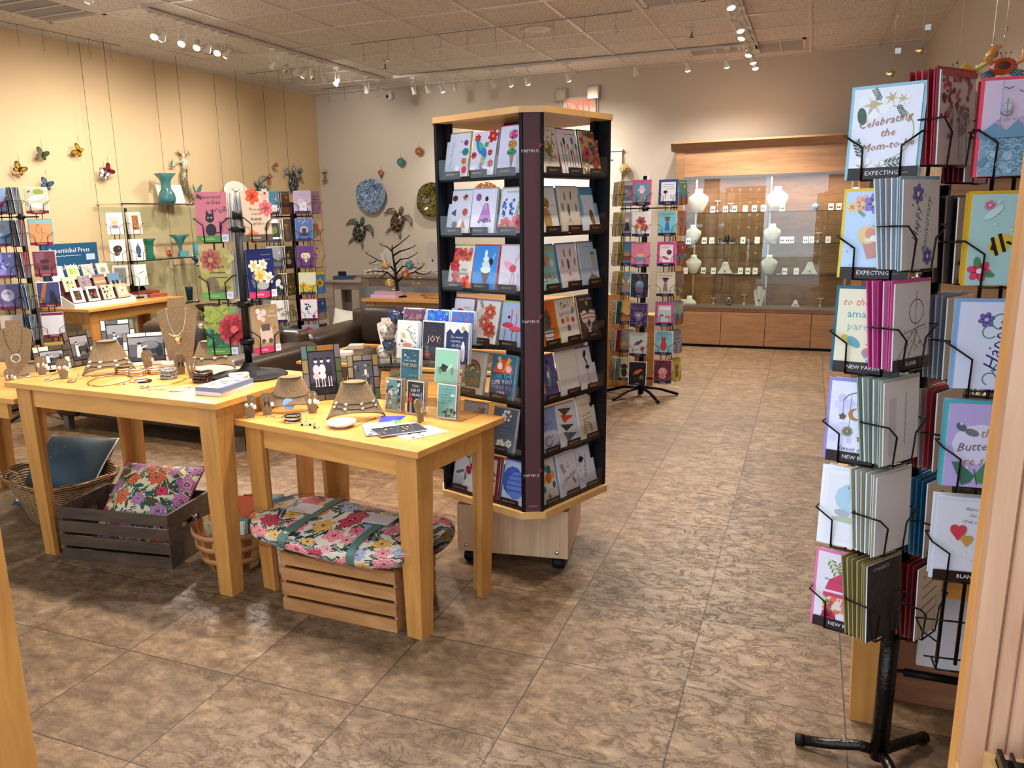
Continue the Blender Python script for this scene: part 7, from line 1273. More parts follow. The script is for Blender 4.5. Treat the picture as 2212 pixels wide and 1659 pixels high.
# ================================================================ leather sofas, low glass case
def rbox(a, b, r, mt, nm, parent):
    m = MB(); x0, y0, z0 = a; x1, y1, z1 = b; m.box(a, b); o = m.obj(nm, mt, parent); bv = o.modifiers.new('bevel', 'BEVEL'); bv.width = r; bv.segments = 5
    for p in o.data.polygons: p.use_smooth = True
    return o
def sofa(M, w, label, back=.72, seams=5):
    t = thing('leather_sofa', label, 'sofa', M)
    rbox((.0, 0, .1), (.24, .92, .60), .06, 'leather', 'armrest', t); rbox((w-.24, 0, .1), (w, .92, .60), .06, 'leather', 'armrest', t)
    rbox((.2, .06, .1), (w-.2, .75, .30), .03, 'leather', 'base', t)
    n = 2 if w < 2 else 3; cw = (w-.48)/n
    for i in range(n): rbox((.24+cw*i+.003, .02, .28), (.24+cw*(i+1)-.003, .72, .44), .05, 'leather', 'seat_cushion', t); rbox((.24+cw*i+.003, .66, .42), (.24+cw*(i+1)-.003, .88, back), .07, 'leather', 'back_cushion', t)
    rbox((.1, .80, .1), (w-.1, .94, back-.04), .04, 'leather', 'back', t)
    for x in (.06, w-.1):
        for y in (.05, .84): box1((x, y, 0), (x+.05, y+.05, .11)).obj('foot', 'grey_metal', t)
    return t
sofa(TR(-5.0, 4.08, 0, rad(-3)), 1.75, 'dark brown leather sofa behind the taller table, left one')
sofa(TR(-3.66, 5.15, 0, rad(1)), 2.1, 'dark brown leather sofa with creased back, right one behind the card tower', .74)
pillow(TR(-3.72, 6.10, .34, rad(20), rad(30), rad(8)), .36, 'white cushion with a grey feather print on the floor side of the sofa', '#b8b4ac', [('l', .5, .55, .3, '#6a6a68', .7, .12, 0), ('l', .62, .66, .16, '#3a3a3a', .7, .1, 0), ('l', .4, .36, .12, '#4a4a4a', 1.2, .1, 0)], '#cfcbc2', T=.07, n=40)
card('low white storage cube supporting the feather cushion beside the sofa', TR(-3.75, 6.25, 0, rad(4)), .22, .33, 'b #b8b0a4', '#a89c8c', t=.24, name='storage_cube', cat='cube', sleeve=False)
gc = thing('glass_display_case', 'low maple display case with a glass top between the tables and the sofa', 'display case', (-2.86, 4.15, 0))
box1((0, 0, .0), (1.55, .68, .42)).obj('body', 'maple', gc); box1((.01, -.002, 0), (1.54, .0, .03)).obj('kick_strip', 'bronze_metal', gc)
m = MB()
for a in ((-.02, -.03, .03, .71), (1.52, -.03, 1.57, .71), (.03, -.03, 1.52, .015), (.03, .665, 1.52, .71)): m.box((a[0], a[1], .585), (a[2], a[3], .60))
m.obj('top_rim', 'maple', gc); box1((.0, 0, .42), (1.55, .02, .59)).obj('front_glass', 'clear_glass', gc); box1((.0, 0.02, .42), (.012, .68, .59)).obj('side_glass', 'clear_glass', gc); box1((.03, .015, .592), (1.52, .665, .599)).obj('glass_top', 'clear_glass', gc)
for x, c, lab in ((.12, '#4a2f26', 'dark red book inside the glass case, left'), (.36, '#5a4436', 'brown boxed jewelry set inside the glass case'), (.62, '#8a7a5a', 'tan tray inside the glass case')): card(lab, TR(-2.86+x, 4.30, .421, rad(5), rad(20)), .18, .13, f'b {c};s 12 10 10 90 90 6 #a88a68 #2a1a18', c, t=.02, name='boxed_set', cat='boxed set')
# agate slices on a stand, bust, other pieces on the case
t = thing('agate_stand', 'tall black stand holding a column of agate slices on the glass case', 'agate stand', TR(*pt(845, 792, .6)[:2], .6, rad(27)))
m = MB(); m.box((-.08, -.05, 0), (.08, .05, .012)); m.tube([(0, .02, .01), (0, .02, .31)], .006); m.obj('stand', 'black_satin', t)
for i, (z, dx, r, mt) in enumerate(((.30, .045, .045, 'agate_blue'), (.255, .02, .045, 'agate'), (.205, -.01, .048, 'agate'), (.135, -.005, .040, 'agate_blue'), (.095, -.035, .045, 'agate'))):
    m = MB(); m.at(Matrix.Translation((dx, -.012-.012*(i % 2), z)) @ Matrix.Rotation(rad(66), 4, 'X')); m.lathe([(.001, 0), (r, 0), (r, .006), (.001, .006)], 18, wob=lambda u, zz: .05*sin(2*pi*5*u)+.04*sin(2*pi*3*u)); m.obj('agate_slice', mt, t)
for px, py, hh, mt, lab in ((852, 745, .20, 'linen_white', 'white necklace bust with square shoulders behind the agate stand'), (868, 760, .17, 'linen_white', 'second white bust half hidden by the acrylic stand')):
    p = pt(px, py, .6); p = Vector((p.x, min(p.y, 4.75), .6)); M = TR(p.x, p.y, .6, atan2(-p.x, p.y)); bust(M, hh, mt, lab, 'board')
for px, py, c, lab in ((770, 753, '#b8aa98', 'pale stone box on the glass case behind the photo frames'), (745, 768, '#cfc6b8', 'white carved tile on the glass case behind the tall photo frame')):
    p = pt(px, py, .6); m = MB(); m.color(c); m.box((-.05, -.04, 0), (.05, .04, .03)); tag(m.obj('stone_box', 'print', M=TR(p.x, p.y, .6, rad(20)), bevel=.006), lab, 'box')
# ================================================================ tables along the back
TB = Matrix.Translation((-4.52, 7.70, 0)) @ Matrix.Rotation(rad(-6), 4, 'Z'); table('pale washed wood table with white necklace busts near the back wall', TB, 1.9, .75, .85, top='washed_wood', leg='washed_wood', lw=.11)
TK = Matrix.Translation((-5.45, 8.45, 0)); table('low pale grey console table in the back corner', TK, 1.2, .5, .72, top='washed_wood', leg='washed_wood', lw=.1)
TC_ = Matrix.Translation((-3.62, 6.22, 0)) @ Matrix.Rotation(rad(-2), 4, 'Z'); table('maple table behind the right sofa holding the metal ornament tree', TC_, 1.9, .62, .76)
card('tall grey brushed panel standing behind the maple table with the tree', TR(-3.55, 7.2, 0, 0), 1.3, .78, 'b #8a8c8e;s 30 0 0 100 100 8 #989a9c #7e8082 #8f9193', '#808284', t=.04, name='grey_panel', cat='panel', sleeve=False)
for px, py, hh, lab, jl in ((838, 592, .27, 'white necklace bust on the washed wood table, left of the metal tree', 0), (885, 590, .33, 'tall white necklace bust behind the metal tree', 0), (935, 590, .33, 'white necklace bust with a blue pendant beside the card tower', 1)):
    p = pt(px, py-2, .85); p = Vector((p.x, min(p.y, 8.3), .85)); M = TR(p.x, p.y, .85, atan2(-p.x, p.y)); bust(M, hh, 'linen_white', lab, 'board')
    if jl: necklace(M @ Matrix.Translation((0, -.02, hh*.84)) @ Matrix.Rotation(rad(-8), 4, 'X'), .08, .14, 'thin chain with a blue drop on the bust beside the tower', 'grey_metal', 'blue', .012)
    else: necklace(M @ Matrix.Translation((0, -.02, hh*.84)) @ Matrix.Rotation(rad(-8), 4, 'X'), .08, .10, f'fine silver chain on the {"left" if px < 850 else "tall"} white bust near the back wall', 'silver', 'silver', .008)
for px, py, lab in ((813, 592, 'white T earring stand at the left of the washed wood table'), (909, 588, 'white T earring stand between the two tall busts')): p = pt(px, py, .85); tstand(TR(p.x, min(p.y, 8.2), .85, rad(25)), lab, .12)
for i, px in enumerate((790, 800, 812, 822, 846, 862, 873, 900, 915, 924, 943)):
    p = pt(px, 592-(i % 3), .85); earcard(TR(p.x, min(p.y, 8.1), .85, rad(25)), f'white earring card on the washed wood table, {od[i]} from the left', ['#5a2a2a', '#203048', '#6a6a6a'][i % 3], 1.1, 'earring cards on the washed wood table')
t = thing('bead_basket', 'shallow brown basket of white and purple bead bundles by the back corner', 'basket', pt(772, 600, .74)); t.location = (-4.72, 8.62, .72)
m = MB(); m.lathe([(.10, 0), (.17, .05), (.185, .08), (.17, .078), (.09, .015)], 20); m.obj('body', 'dark_wicker', t); m = MB(); R = random.Random(7)
for i in range(46): m.color(['#c8c0c4', '#8a7a98', '#5a5068', '#b8a8a8', '#a85a58'][i % 5]); m.ball((R.uniform(-.13, .13), R.uniform(-.12, .12), .08+R.uniform(0, .04)), R.uniform(.014, .028), 7, 5)
tag(m.obj('bead_bundle', 'glazed', t), kind='stuff')
for px, z, w, d, h, c, a, lab in ((745, .72, .26, .18, .04, '#2a4468', 20, 'blue book lying on the console in the back corner'), (740, .765, .10, .05, .05, '#1c2430', -20, 'small black stapler on the blue book'), (757, .72, .12, .08, .02, '#b8b4b0', 10, 'white card box on the console')):
    p = ony(px, 605, 8.7); m = MB(); m.color(c); m.box((-w/2, -d/2, 0), (w/2, d/2, h)); tag(m.obj('book' if h < .045 else 'stapler', 'print', M=TR(p.x, 8.7, z, rad(a))), lab, 'book' if 'book' in lab[:10] else 'desk item')
# metal tree with hanging ornaments
p0 = Vector((-3.36, 6.42, .76)); t = thing('ornament_tree', 'dark metal tree with bare curling branches on the maple table', 'metal tree', p0)
m = MB(); m.prism([(.09*cos(a), .09*sin(a)*.7) for a in [i*pi/3 for i in range(6)]], 0, .014, 'z'); m.obj('base', 'bronze_metal', t)
m = MB(); m.tube([(0, 0, .012), (0, 0, .05), (-.01, 0, .15), (-.015, 0, .24), (-.03, 0, .34), (-.04, 0, .42), (-.035, 0, .46)], [.03, .018, .014, .012, .009, .007, .003], 9); m.obj('trunk', 'bronze_metal', t)
BR_ = [[(-.01, .15), (-.10, .22), (-.22, .23), (-.30, .21)], [(-.015, .22), (-.10, .30), (-.20, .32), (-.33, .38)], [(0, .13), (.08, .20), (.18, .22), (.28, .28)], [(-.01, .20), (.06, .27), (.14, .27), (.24, .25)], [(-.02, .28), (.03, .33), (.10, .34), (.16, .37)], [(-.035, .36), (.04, .40), (.12, .42), (.19, .44)], [(-.04, .40), (-.08, .44), (-.14, .46)], [(-.04, .42), (.02, .46), (.10, .52)], [(-.10, .22), (-.14, .18), (-.20, .16)], [(-.2, .32), (-.26, .29)], [(.18, .22), (.24, .2), (.3, .21)]]
for i, b in enumerate(BR_):
    m = MB(); q = [(x*1.0, .02*sin(i*2)*k, z) for k, (x, z) in enumerate(b)]; q.append((q[-1][0]+.012*(1 if q[-1][0] > 0 else -1), q[-1][1], q[-1][2]+.018)); m.tube(q, [.009, .007, .005, .0035, .002][-len(q):], 6); m.obj('branch', 'bronze_metal', t)
    m = MB(); m.color('#8a9a30')
    for k in range(3): m.ball((q[-2][0]+.01*k, q[-2][1], q[-2][2]+.008*k), (.008, .003, .005), 6, 4)
    m.obj('leaf_bud', 'glazed', t)
for px, py, r, mt, lab in ((833, 572, .042, 'ornament_gold', 'round gold and white ornament hanging left on the metal tree'), (885, 573, .040, 'ornament_blue', 'round dark green ornament hanging right on the metal tree'), (877, 592, .038, 'ornament_red', 'round amber red ornament low on the right of the metal tree'), (842, 612, .042, 'ornament_gold', 'round brass ornament hanging lowest on the metal tree')):
    p = ony(px, py, 6.36); ornament(p, r, mt, lab, .05)
for px, py, lab in ((905, 600, 'small brass bird hanging right on the metal tree'), (902, 612, 'small silver bird hanging below the brass one'), (846, 626, 'tiny gold fish hanging under the brass ornament')):
    p = ony(px, py, 6.38); t = thing('hanging_charm', lab, 'charm', p); m = MB(); m.ball((0, 0, 0), (.03, .008, .01)); m.prism([(-.03, 0), (-.05, .012), (-.05, -.01)], -.003, .003); m.obj('body', 'gold', t); m = MB(); m.tube([(0, 0, .008), (0, 0, .07)], .001, 4); m.obj('thread', 'gold', t)
p = pt(930, 640, .76); m = MB(); m.lathe([(.001, 0), (.13, 0), (.135, .008), (.13, .018), (.001, .018)], 32); tag(m.obj('serving_board', 'crate_tan', M=TR(-2.98, 6.48, .76)), 'round wooden serving board on the maple table beside the card tower', 'serving board')
m = MB(); m.lathe([(.001, 0), (.07, 0), (.074, .01), (.06, .01)], 24); tag(m.obj('wooden_dish', 'crate_tan', M=TR(-3.15, 6.62, .76)), 'small wooden dish behind the serving board', 'dish')
m = MB(); m.color('#c8a8b8'); m.box((-.13, -.06, 0), (.13, .06, .03)); m.color('#b894a8'); m.box((-.1, -.05, .031), (.12, .06, .055)); tag(m.obj('pink_box', 'print', M=TR(-3.58+.13, 6.38, .76, rad(-4))), 'pair of stacked pink boxes at the left end of the maple table', 'boxes')
# far blocks behind the birthday spinner
for a, b, lab in (((-1.62, 6.72), (.24, .24), 'wooden plinth block behind the birthday spinner, left'), ((-1.33, 6.85), (.16, .2), 'wooden plinth block behind the birthday spinner, right')):
    m = MB(); m.box((0, 0, 0), (b[0], b[1], .78 if a[0] < -1.5 else .6)); tag(m.obj('plinth', 'maple', M=TR(a[0], a[1], 0, rad(8))), lab, 'plinth')
# ================================================================ big floor rack at the right of the doorway
RP = (.255, 2.145, 0); root = thing('floor_card_rack', 'tall hammered bronze floor spinner of baby and occasion cards right of the doorway', 'card rack', RP)
n = mat('hammered_bronze', '#17110d', .28, .6); v = n.n('TexVoronoi', i_Scale=110); n.l(coords(n), v.inputs['Vector']); bump(n, v.outputs[0], .5, .002)
m = MB(); m.tube([(0, 0, .03), (0, 0, .42)], .022, 20); m.tube([(0, 0, .42), (0, 0, 1.50)], .026, 20); m.obj('pole', 'hammered_bronze', root)
m = MB(); m.lathe([(.0255, 1.497), (.0265, 1.503), (.001, 1.504)], 20); m.obj('pole_cap', 'white_plastic', root)
for a in (172, 52, 290):
    a = rad(a); m = MB(); m.tube([(0, 0, .05), (.04*cos(a), .04*sin(a), .045), (.11*cos(a), .11*sin(a), .035), (.19*cos(a), .19*sin(a), .02)] if a < 2 else [(0, 0, .05), (.05*cos(a), .05*sin(a), .05), (.12*cos(a), .12*sin(a), .03), (.20*cos(a), .20*sin(a), .016)], .0145, 12); o = m.obj('foot', 'hammered_bronze', root)
    m = MB(); m.tube([(.185*cos(a), .185*sin(a), .018), (.205*cos(a), .205*sin(a), .016)], .0165, 12); m.obj('end_cap', 'black_rubber', o)
def CM(x, y, a): return Matrix.Translation((x, y, 0)) @ Matrix.Rotation(rad(a), 4, 'Z')
cA, cB, cC, cD = CM(.128, 1.995, -16), CM(.222, 1.975, 54), CM(.372, 1.985, 5), CM(.335, 2.13, 60)
cB1 = CM(.272, 2.02, 54)
zA = [1.512-.2125*i for i in range(6)]; zB = [1.535-.2145*i for i in range(6)]; zC = [1.508-.2215*i for i in range(6)]; zD = [1.50-.218*i for i in range(6)]
for M, zz, w in ((cA, zA, .135), (cB, zB[1:], .13), (cB1, zB[:1], .13), (cC, zC, .135), (cD, zD, .13)):
    rack_col(root, Matrix.Translation((-RP[0], -RP[1], 0)) @ M, zz, w, .19, .05, 'hammered_bronze', rods=(-.02, .02), r=.0023, zlo=min(zz)-.02, zhi=max(zz)+.06, rr=.0042)
for z in (1.33, 1.29, .64):
    m = MB(); m.lathe([(.034, z-.006), (.034, z+.006)], 18)
    for M in (cA, cB, cC, cD): q = M @ Vector((0, .06, 0)); m.tube([(0, 0, z), (q.x-RP[0], q.y-RP[1], z)], .005, 6)
    m.obj('spoke', 'hammered_bronze', root)
wR = lambda c, i: f'on the right rack, {c}, {["top", "second", "third", "fourth", "fifth", "lowest"][i]} row'
def big(M, z, nm, sp, wh, env=None, strip=None, back=('#d8d6d4',), nb=3, w=.132, h=.186, gap=.009, tilt=3, edge='#dcdad8', sleeve=True, bx_=.0, roll=0, x=0):
    if strip: sp += ';r 0 -2 104 12 #24120f;'+f't 9.5 51 5.5 0 #dcd6d2 {strip};t 3.4 86 5.5 0 #b8aaa4 papyrus'
    card(f'{nm} card {wh}', M @ TR(x, .006, z+.004, 0, rad(tilt), rad(roll)), w, h, sp, edge, env=env, envx=.007)
    if sleeve:   # clear sleeve a little larger than the card
        s = MB(); s.box((-w/2-.009, -.004, -.003), (w/2+.009, -.0037, h+.010)); s.obj('clear_sleeve', 'plastic_wrap', M=M @ TR(x, .006, z+.004, 0, rad(tilt), rad(roll))); SL.append((s, nm, wh))
    for k in range(nb): plain(M @ TR(x+bx_*k, .018+gap*k, z+.005, 0, rad(tilt+.9*k), rad(roll)), w, h*1.02, back[k % len(back)], ' '.join(f'envelopes behind the {nm} card {wh}'.split()[:16]), f'behind {nm} right rack', t=.003)
SL = []
KA = [('white wreath mom-to-be', 'b #dcdae4;o 50 50 42 -80 120 1.6 #a89a70;f 30 82 24 #e4e2e0 #b8a878;f 56 88 15 #e0deda #b8a060;f 72 86 12 #e0deda #c0a868;e 14 70 7 14 10 #3f5a44;g 40 86 120 22 #4a5a44;g 66 80 -60 22 #4a5a40;g 18 24 110 30 #3a4c34;g 44 14 10 34 #4a5c40;f 22 12 18 #e4e2de #c8b888;f 46 12 12 #e0deda #b8a878;T 17 48 63 8 #9a6844 Celebrating;T 17 54 50 4 #9a6844 the;T 17 55 36 6 #9a6844 Mom-to-be', '#86b4c0', 'EXPECTING', ['#7fb0c4', '#a8c8d0', '#e0dfe4']),
      ('pale blue baby basket', 'b #b4c8e0;f 26 86 15 #e0a088 #d8c070;f 44 86 17 #7a70b8 #d8c878;f 10 82 9 #e0c080 #c87858;f 62 82 9 #d8a080 #c86858;f 76 86 12 #d8c060 #c8a050;f 90 90 15 #e08888 #d8a870;f 80 94 9 #9a88c8 #d8c8a0;g 20 78 -40 14 #6a9a68;g 56 78 -30 16 #6a9a68;p 42 60 70 66 72 60 44 54 #4aa0b8;p 28 46 72 46 66 26 40 22 #b88478;e 38 50 16 15 30 #d8b880;e 44 50 9 12 30 #c88a70;r 34 42 70 46 #dcd0b0;e 50 46 8 5 0 #e0dce0;s 12 6 14 94 40 1.5 #8aa0c0 #c87880', '#d8b830', 'EXPECTING', ['#c8a828', '#d8d4d0', '#c0c4c8']),
      ('cream amazing parents', 'b #dcd4b4;T 17 28 84 0 #c8604c to the;c 66 88 6 #6a5a54;e 68 80 8 8 0 #5a4038;t 19 46 70 0 #3a98a0 amazing;t 19 46 55 0 #8aa8b0 parents;e 20 38 13 7 -40 #c8a848;e 30 36 13 7 -40 #5a98a8;T 17 70 42 0 #c8604c to be;c 52 24 8 #b8787a;l 50 34 84 30 90 20 60 22 1.4 #c86a50;s 8 40 12 60 30 3 #8098c0', '#1f5a70', 'NEW PARENT', ['#3a7088', '#dcdcdc']),
      ('lavender moon mobile', 'b #dcdaee;s 20 0 20 96 80 12 #c4bee0 #cfcae8 #d8d4ec;o 44 70 24 20 160 1.6 #6a6a60;l 44 96 44 92 1.6 #6a6a60;l 22 78 22 60 .7 #6a6a60;l 34 84 34 44 .7 #6a6a60;l 54 84 54 34 .7 #6a6a60;l 66 78 66 52 .7 #6a6a60;l 44 92 44 70 .7 #6a6a60;c 42 60 11 #a87434;c 47 61 8.5 #d6d2ea;f 22 56 6 #6a4830 #8a6038 5;f 32 38 9 #8a8468 #a89a70 8;f 54 30 6 #a06a30 #b88040 5;f 66 46 6 #8a8468 #a89a70 8;T 11 50 16 0 #5a5868 Sweet dreams', '#8a84c8', 'NEW BABY', ['#a8a4d8', '#e4e2e8']),
      ('white sky scene', 'b #e4e2e6;r 8 6 92 94 #dedce2;e 56 64 36 30 0 #a8c4d4;e 70 56 26 20 0 #b8d0dc;p 44 84 84 78 84 70 44 76 #d8dce0;T 8 64 77 -4 #4a4a58 Welcome baby;e 50 36 34 6 0 #b0b898;e 34 44 13 7 -10 #a8a8b4;c 60 46 5 #b87a50', '#e6e4e8', None, ['#e4e2e4', '#dcdce0']),
      ('pink baby pram', 'b #dcd2dc;g 20 92 -60 40 #7a8a3a;g 40 92 -80 30 #6a7a38;p 16 50 58 50 58 72 40 74 22 64 #c83a60;c 76 42 13 #c87880;e 88 78 14 18 0 #c84868;T 10 50 62 -8 #6a5058 welcome baby girl;r 14 18 84 44 #dcc8b8;s 50 16 20 82 44 5 #c83a58 #d86a48 #8a8a38 #d87a8a;r 14 42 84 47 #c83a60;o 26 12 12 0 360 1.6 #3a2028;o 76 12 12 0 360 1.6 #3a2028;f 26 16 12 #b82850 #3a1820 8;f 76 16 12 #b82850 #3a1820 8', '#d8709a', 'NEW BABY', ['#e0a8c0', '#7a8a58'])]
for i, (nm, sp, env, st_, bk) in enumerate(KA): big(cA, zA[i], nm, sp, wR('left front column', i), env, st_, bk, 2, bx_=.003)
KB = [('red floral stem', 'b #b8a49c;s 50 4 50 90 96 5 #8a2028 #a03038 #6a1820;s 26 20 30 84 60 6 #6a4a68 #8a6a78 #a88a80;l 30 6 34 60 2 #5a6a40;l 56 6 52 60 2 #5a6a40;l 78 6 70 56 2 #6a6a48;r 0 94 100 100 #a02838', '#8a1c28', ['#a02030', '#7a1620', '#b04050'], 1),
      ('sideways happy anniversary', 'b #c4bcb8;T 22 38 50 82 #2a3a60 Happy;T 18 66 48 82 #2a6a70 Anniversary;f 40 84 16 #6a5a90 #c8c0d0;f 70 14 14 #5a5a90 #c8c0d0;s 10 24 10 84 90 2 #3a7a68', '#8fa4ac', ['#a8b4bc', '#c8d0d4', '#b8b4b8'], 0),
      ('white dreamcatcher lattice', 'b #c8c0bc;o 62 66 20 0 360 1.6 #4a3840;l 10 10 60 46 90 20 1.4 #6a5a60;l 20 40 90 50 1.4 #6a5a60;l 40 6 70 50 1.4 #6a5a60;l 60 90 60 20 1 #5a4a50;s 16 20 8 90 50 3 #8a7a80', '#c84a88', ['#c03a80', '#e0a0c0', '#b02870', '#d870a0'], 1),
      ('plain white sleeved', 'b #cfc8c0;r 14 10 34 80 #b8b4b0;w 60 20 62 84 2 1.2 #5a5454', '#a8b0a4', ['#8a9a88', '#c8ccc8'], 0), ('back of a white', 'b #cdc6c2', '#c4c0b4', ['#b4b09c', '#d0d4d0'], 0), ('dark congratulations', 'b #1e1412;t 9 40 92 0 #b8aca4 CONGRATS', '#8a7a48', ['#8a7a48', '#a0905c'], 0)]
for i, (nm, sp, env, bk, mg) in enumerate(KB): big(cB1 if i == 0 else cB, zB[i], nm, sp, wR('column turned right', i), env, 'BLANK' if i == 2 else None, bk, 5, gap=.010, sleeve=i in (0, 1, 3), tilt=3+(i % 2))
KD = [('maroon edged', 'b #a08888', ['#5a0f1a', '#7a2430']), ('plain kraft backed', 'b #8a7668', ['#141010', '#8a7668']), ('gold line leaf', 'b #b8a488;g 50 20 80 50 #8a6a30;o 50 60 16 0 300 2 #8a6a30', ['#8a8c98', '#a8aab4']), ('brown leaf red edged', 'b #a08a78;g 40 30 70 50 #6a5040', ['#8a1c28', '#b04848', '#a8a09a']), ('grey feather blue edged', 'b #a89888;e 60 60 26 34 20 #5a6468', ['#1c5a80', '#2a6a90', '#4a88a8']), ('cream wish list', 'b #b8a890;w 20 84 80 90 1 1.6 #4a3a30;w 20 70 80 76 1 1.6 #4a3a30;w 20 56 80 62 1 1.6 #4a3a30;w 20 42 80 48 1 1.6 #4a3a30;w 20 28 80 34 1 1.6 #4a3a30', ['#6a1a20', '#8a2a28'])]
for i, (nm, sp, bk) in enumerate(KD): big(cD, zD[i], nm, sp, wR('rear right column', i), None, None, bk, 4, gap=.010, sleeve=False, tilt=2)
KC = [('pink and blue sailboat', 'b #cdb8cc;r 0 0 100 48 #7a9cb0;s 60 0 2 100 46 7 #6a90a8 #88a8b8 #5f88a0 #9ab8c4;'+';'.join(f'o {8+14*(i%7)+7*(i//7%2)} {4+6*(i//7)} 6 20 170 1 #c8dae0' for i in range(49))+';p 0 46 16 56 30 46 46 58 60 46 76 58 100 44 100 40 0 40 #6a8ea8;p 74 56 100 56 98 90 #c83a50;p 70 56 100 50 100 56 #7a5a48;l 22 10 22 100 1 #8a9aa8;c 30 72 7 #a8a8a8;c 30 72 4.6 #c8b4c8;l 30 80 30 62 2 #8a8a90;o 30 68 8 190 350 2 #8a8a90;l 24 92 30 90 36 92 1.2 #3a3a48;l 44 88 50 86 56 88 1.2 #3a3a48;l 76 92 82 90 88 92 1.2 #3a3a48;T 8 54 60 6 #8a7088 all the world is my wish', '#d8485c', None, ['#8a1c28', '#d0a0a8']),
      ('mint bees', 'b #9cbcb8;e 44 46 19 13 38 #c8a83a;l 32 52 40 34 5 #1c1a18;l 42 56 50 38 5 #1c1a18;l 34 44 33 40 5 #1c1a18;e 92 58 18 13 30 #c8a83a;l 94 66 100 50 5 #1c1a18;l 98 68 104 56 5 #1c1a18;c 60 62 3.6 #c8b030;w 52 48 58 46 2 1 #1c1a18;f 18 16 17 #c8405a #e0c0c8;f 86 14 17 #d8a048 #d8683a;e 32 12 8 4 -10 #4a7a58;e 14 26 5 8 10 #4a7a58;e 30 80 16 6 40 #b0ccc8;f 24 88 8 #c86a80 #e0b0b8;s 14 30 60 90 94 2 #b8d0cc', '#c89a1c', None, ['#c8a028', '#7a6a60']),
      ('vertical happy anniversary', 'b #c8cbdc;T 30 56 48 80 #2a3a68 Happy;T 25 86 46 80 #1f5a70 Anniversary;f 38 80 12 #6a5898 #b8b0d0;f 80 12 12 #5a5090 #b8b0d0;o 58 78 12 0 270 1.6 #3a7a68;o 44 66 10 60 320 1.6 #4a8a78;o 66 22 12 90 360 1.6 #3a6a70;o 50 12 10 0 250 1.6 #4a8a78;s 8 40 8 90 90 2 #3a4a80', '#7a9cc0', None, ['#9ab0c8', '#8a3a48']),
      ('lilac butterflies', 'b #ad9cca;e 50 52 42 34 0 #ccc6da;e 84 92 14 17 30 #4a3a80;e 76 74 12 10 -20 #5a3a88;e 98 76 10 16 0 #5a3a80;c 86 92 3 #a8a0d0;e 20 72 9 6 -40 #5a5a68;e 36 66 11 6 -20 #6a6a70;c 20 76 2.6 #c0c0d0;T 20 60 66 8 #a87c50 the;T 20 56 50 6 #6a5a68 Butterflies;T 20 46 32 6 #a06a4a are still;p 10 30 20 30 46 14 40 6 28 2 #3a6a58;p 84 40 60 32 44 14 52 6 66 4 80 8 #4a7a58;l 44 22 50 4 1.6 #2a4a40;e 96 38 8 12 0 #8a2a58;c 34 24 2.6 #b8d0a8', '#4aa0a8', None, ['#2a8a94', '#b0a0cc', '#5a98a0']),
      ('white sparkle hearts', 'b #cccad2;s 60 4 4 96 60 1 #a8a8b0 #b8b0a8 #98a0b0;c 27 65 7 #c03844;c 38 65 7 #c03844;p 20 62 45 62 33 50 #c03844;c 42 54 5 #b88a3c;c 50 54 5 #b88a3c;p 37 52 55 52 46 43 #b88a3c;T 8 64 90 -4 #5a5a68 there is a place;T 8 64 82 -4 #5a5a68 for the gift;T 8 66 74 -4 #5a5a68 of an ordinary day', '#c8c8d4', 'BLANK', ['#d8d8e0', '#c8c8d0'])]
for i, (nm, sp, env, st_, bk) in enumerate(KC): big(cC, zC[i], nm, sp, wR('right front column', i), env, st_, bk, 3, bx_=-.002)
for o in [o for o in bpy.data.objects if o.name.startswith('clear_sleeve')]:   # a sleeve belongs to its card
    best = min((c for c in bpy.data.objects if c.name.startswith('greeting_card')), key=lambda c: (c.matrix_world.translation-o.matrix_world.translation).length+(c.matrix_local.translation-o.matrix_local.translation).length)
    o.parent = best; o.matrix_local = Matrix.Identity(4)
# ================================================================ behind the right rack
tb = table('small maple table carrying two dark crates behind the right rack', Matrix.Translation((.15, 2.30, 0)), .72, 1.25, .53, lw=.085, leg='maple_upright')
crate(TR(.07+.0, 3.05, .53, rad(-90)), .42, .3, .21, 4, 'crate_grey', 'dark slatted crate on the small table, lower of the two', True) if 0 else None
crate(TR(.175, 2.55, .53), .34, .44, .22, 4, 'crate_grey', 'dark slatted crate on the small table, left edge beside the rack')
crate(TR(.18, 3.05, .53), .30, .40, .44, 6, 'crate_grey', 'taller dark slatted crate at the back of the small table')
crate(TR(.24, 2.50, 0), .56, .34, .30, 3, 'crate_brown', 'brown wooden crate with a long slot on the floor under the small table')
m = MB(); m.mat('black_satin'); m.tube([(0, 0, 0), (.15, 0, 0)], .012, 8); tag(m.obj('slot_shadow_strip', 'black_satin', M=TR(.34, 2.494, .10)), 'black strip imitating the shade of a cut slot on the front of the brown crate', 'handle')  # black tube laid on the crate front in place of the slot's shade
m = MB(); m.color('#c4bfc2'); m.box((0, 0, 0), (.34, .02, .30)); tag(m.obj('white_board', 'print', M=TR(.36, 2.42, .17, 0, rad(6))), 'plain white board leaning behind the empty lower pocket of the rack', 'board')
card('floral tissue bag with dark leaves between the rack columns', TR(.27, 2.46, .56, rad(-10), rad(10)), .22, .30, 'b #c8bfae;s 12 4 4 96 96 12 #20302a #c86a58 #2a4038 #d89a80;g 50 10 70 60 #1f2c24', '#c8bfae', t=.05, name='gift_bag', cat='gift bag')
m = MB(); m.color('#b8862c'); R = random.Random(3)
for i in range(22): m.color(['#c88a30', '#b87820', '#d8a850', '#8a4a20'][i % 4]); m.ball((R.uniform(-.1, .1), R.uniform(-.07, .07), R.uniform(.02, .07)), R.uniform(.015, .03), 7, 5)
tag(m.obj('wrapped_sweets', 'glazed', M=TR(.33, 2.72, .75)), 'heap of amber wrapped sweets on the dark crate', 'sweets', kind='stuff')
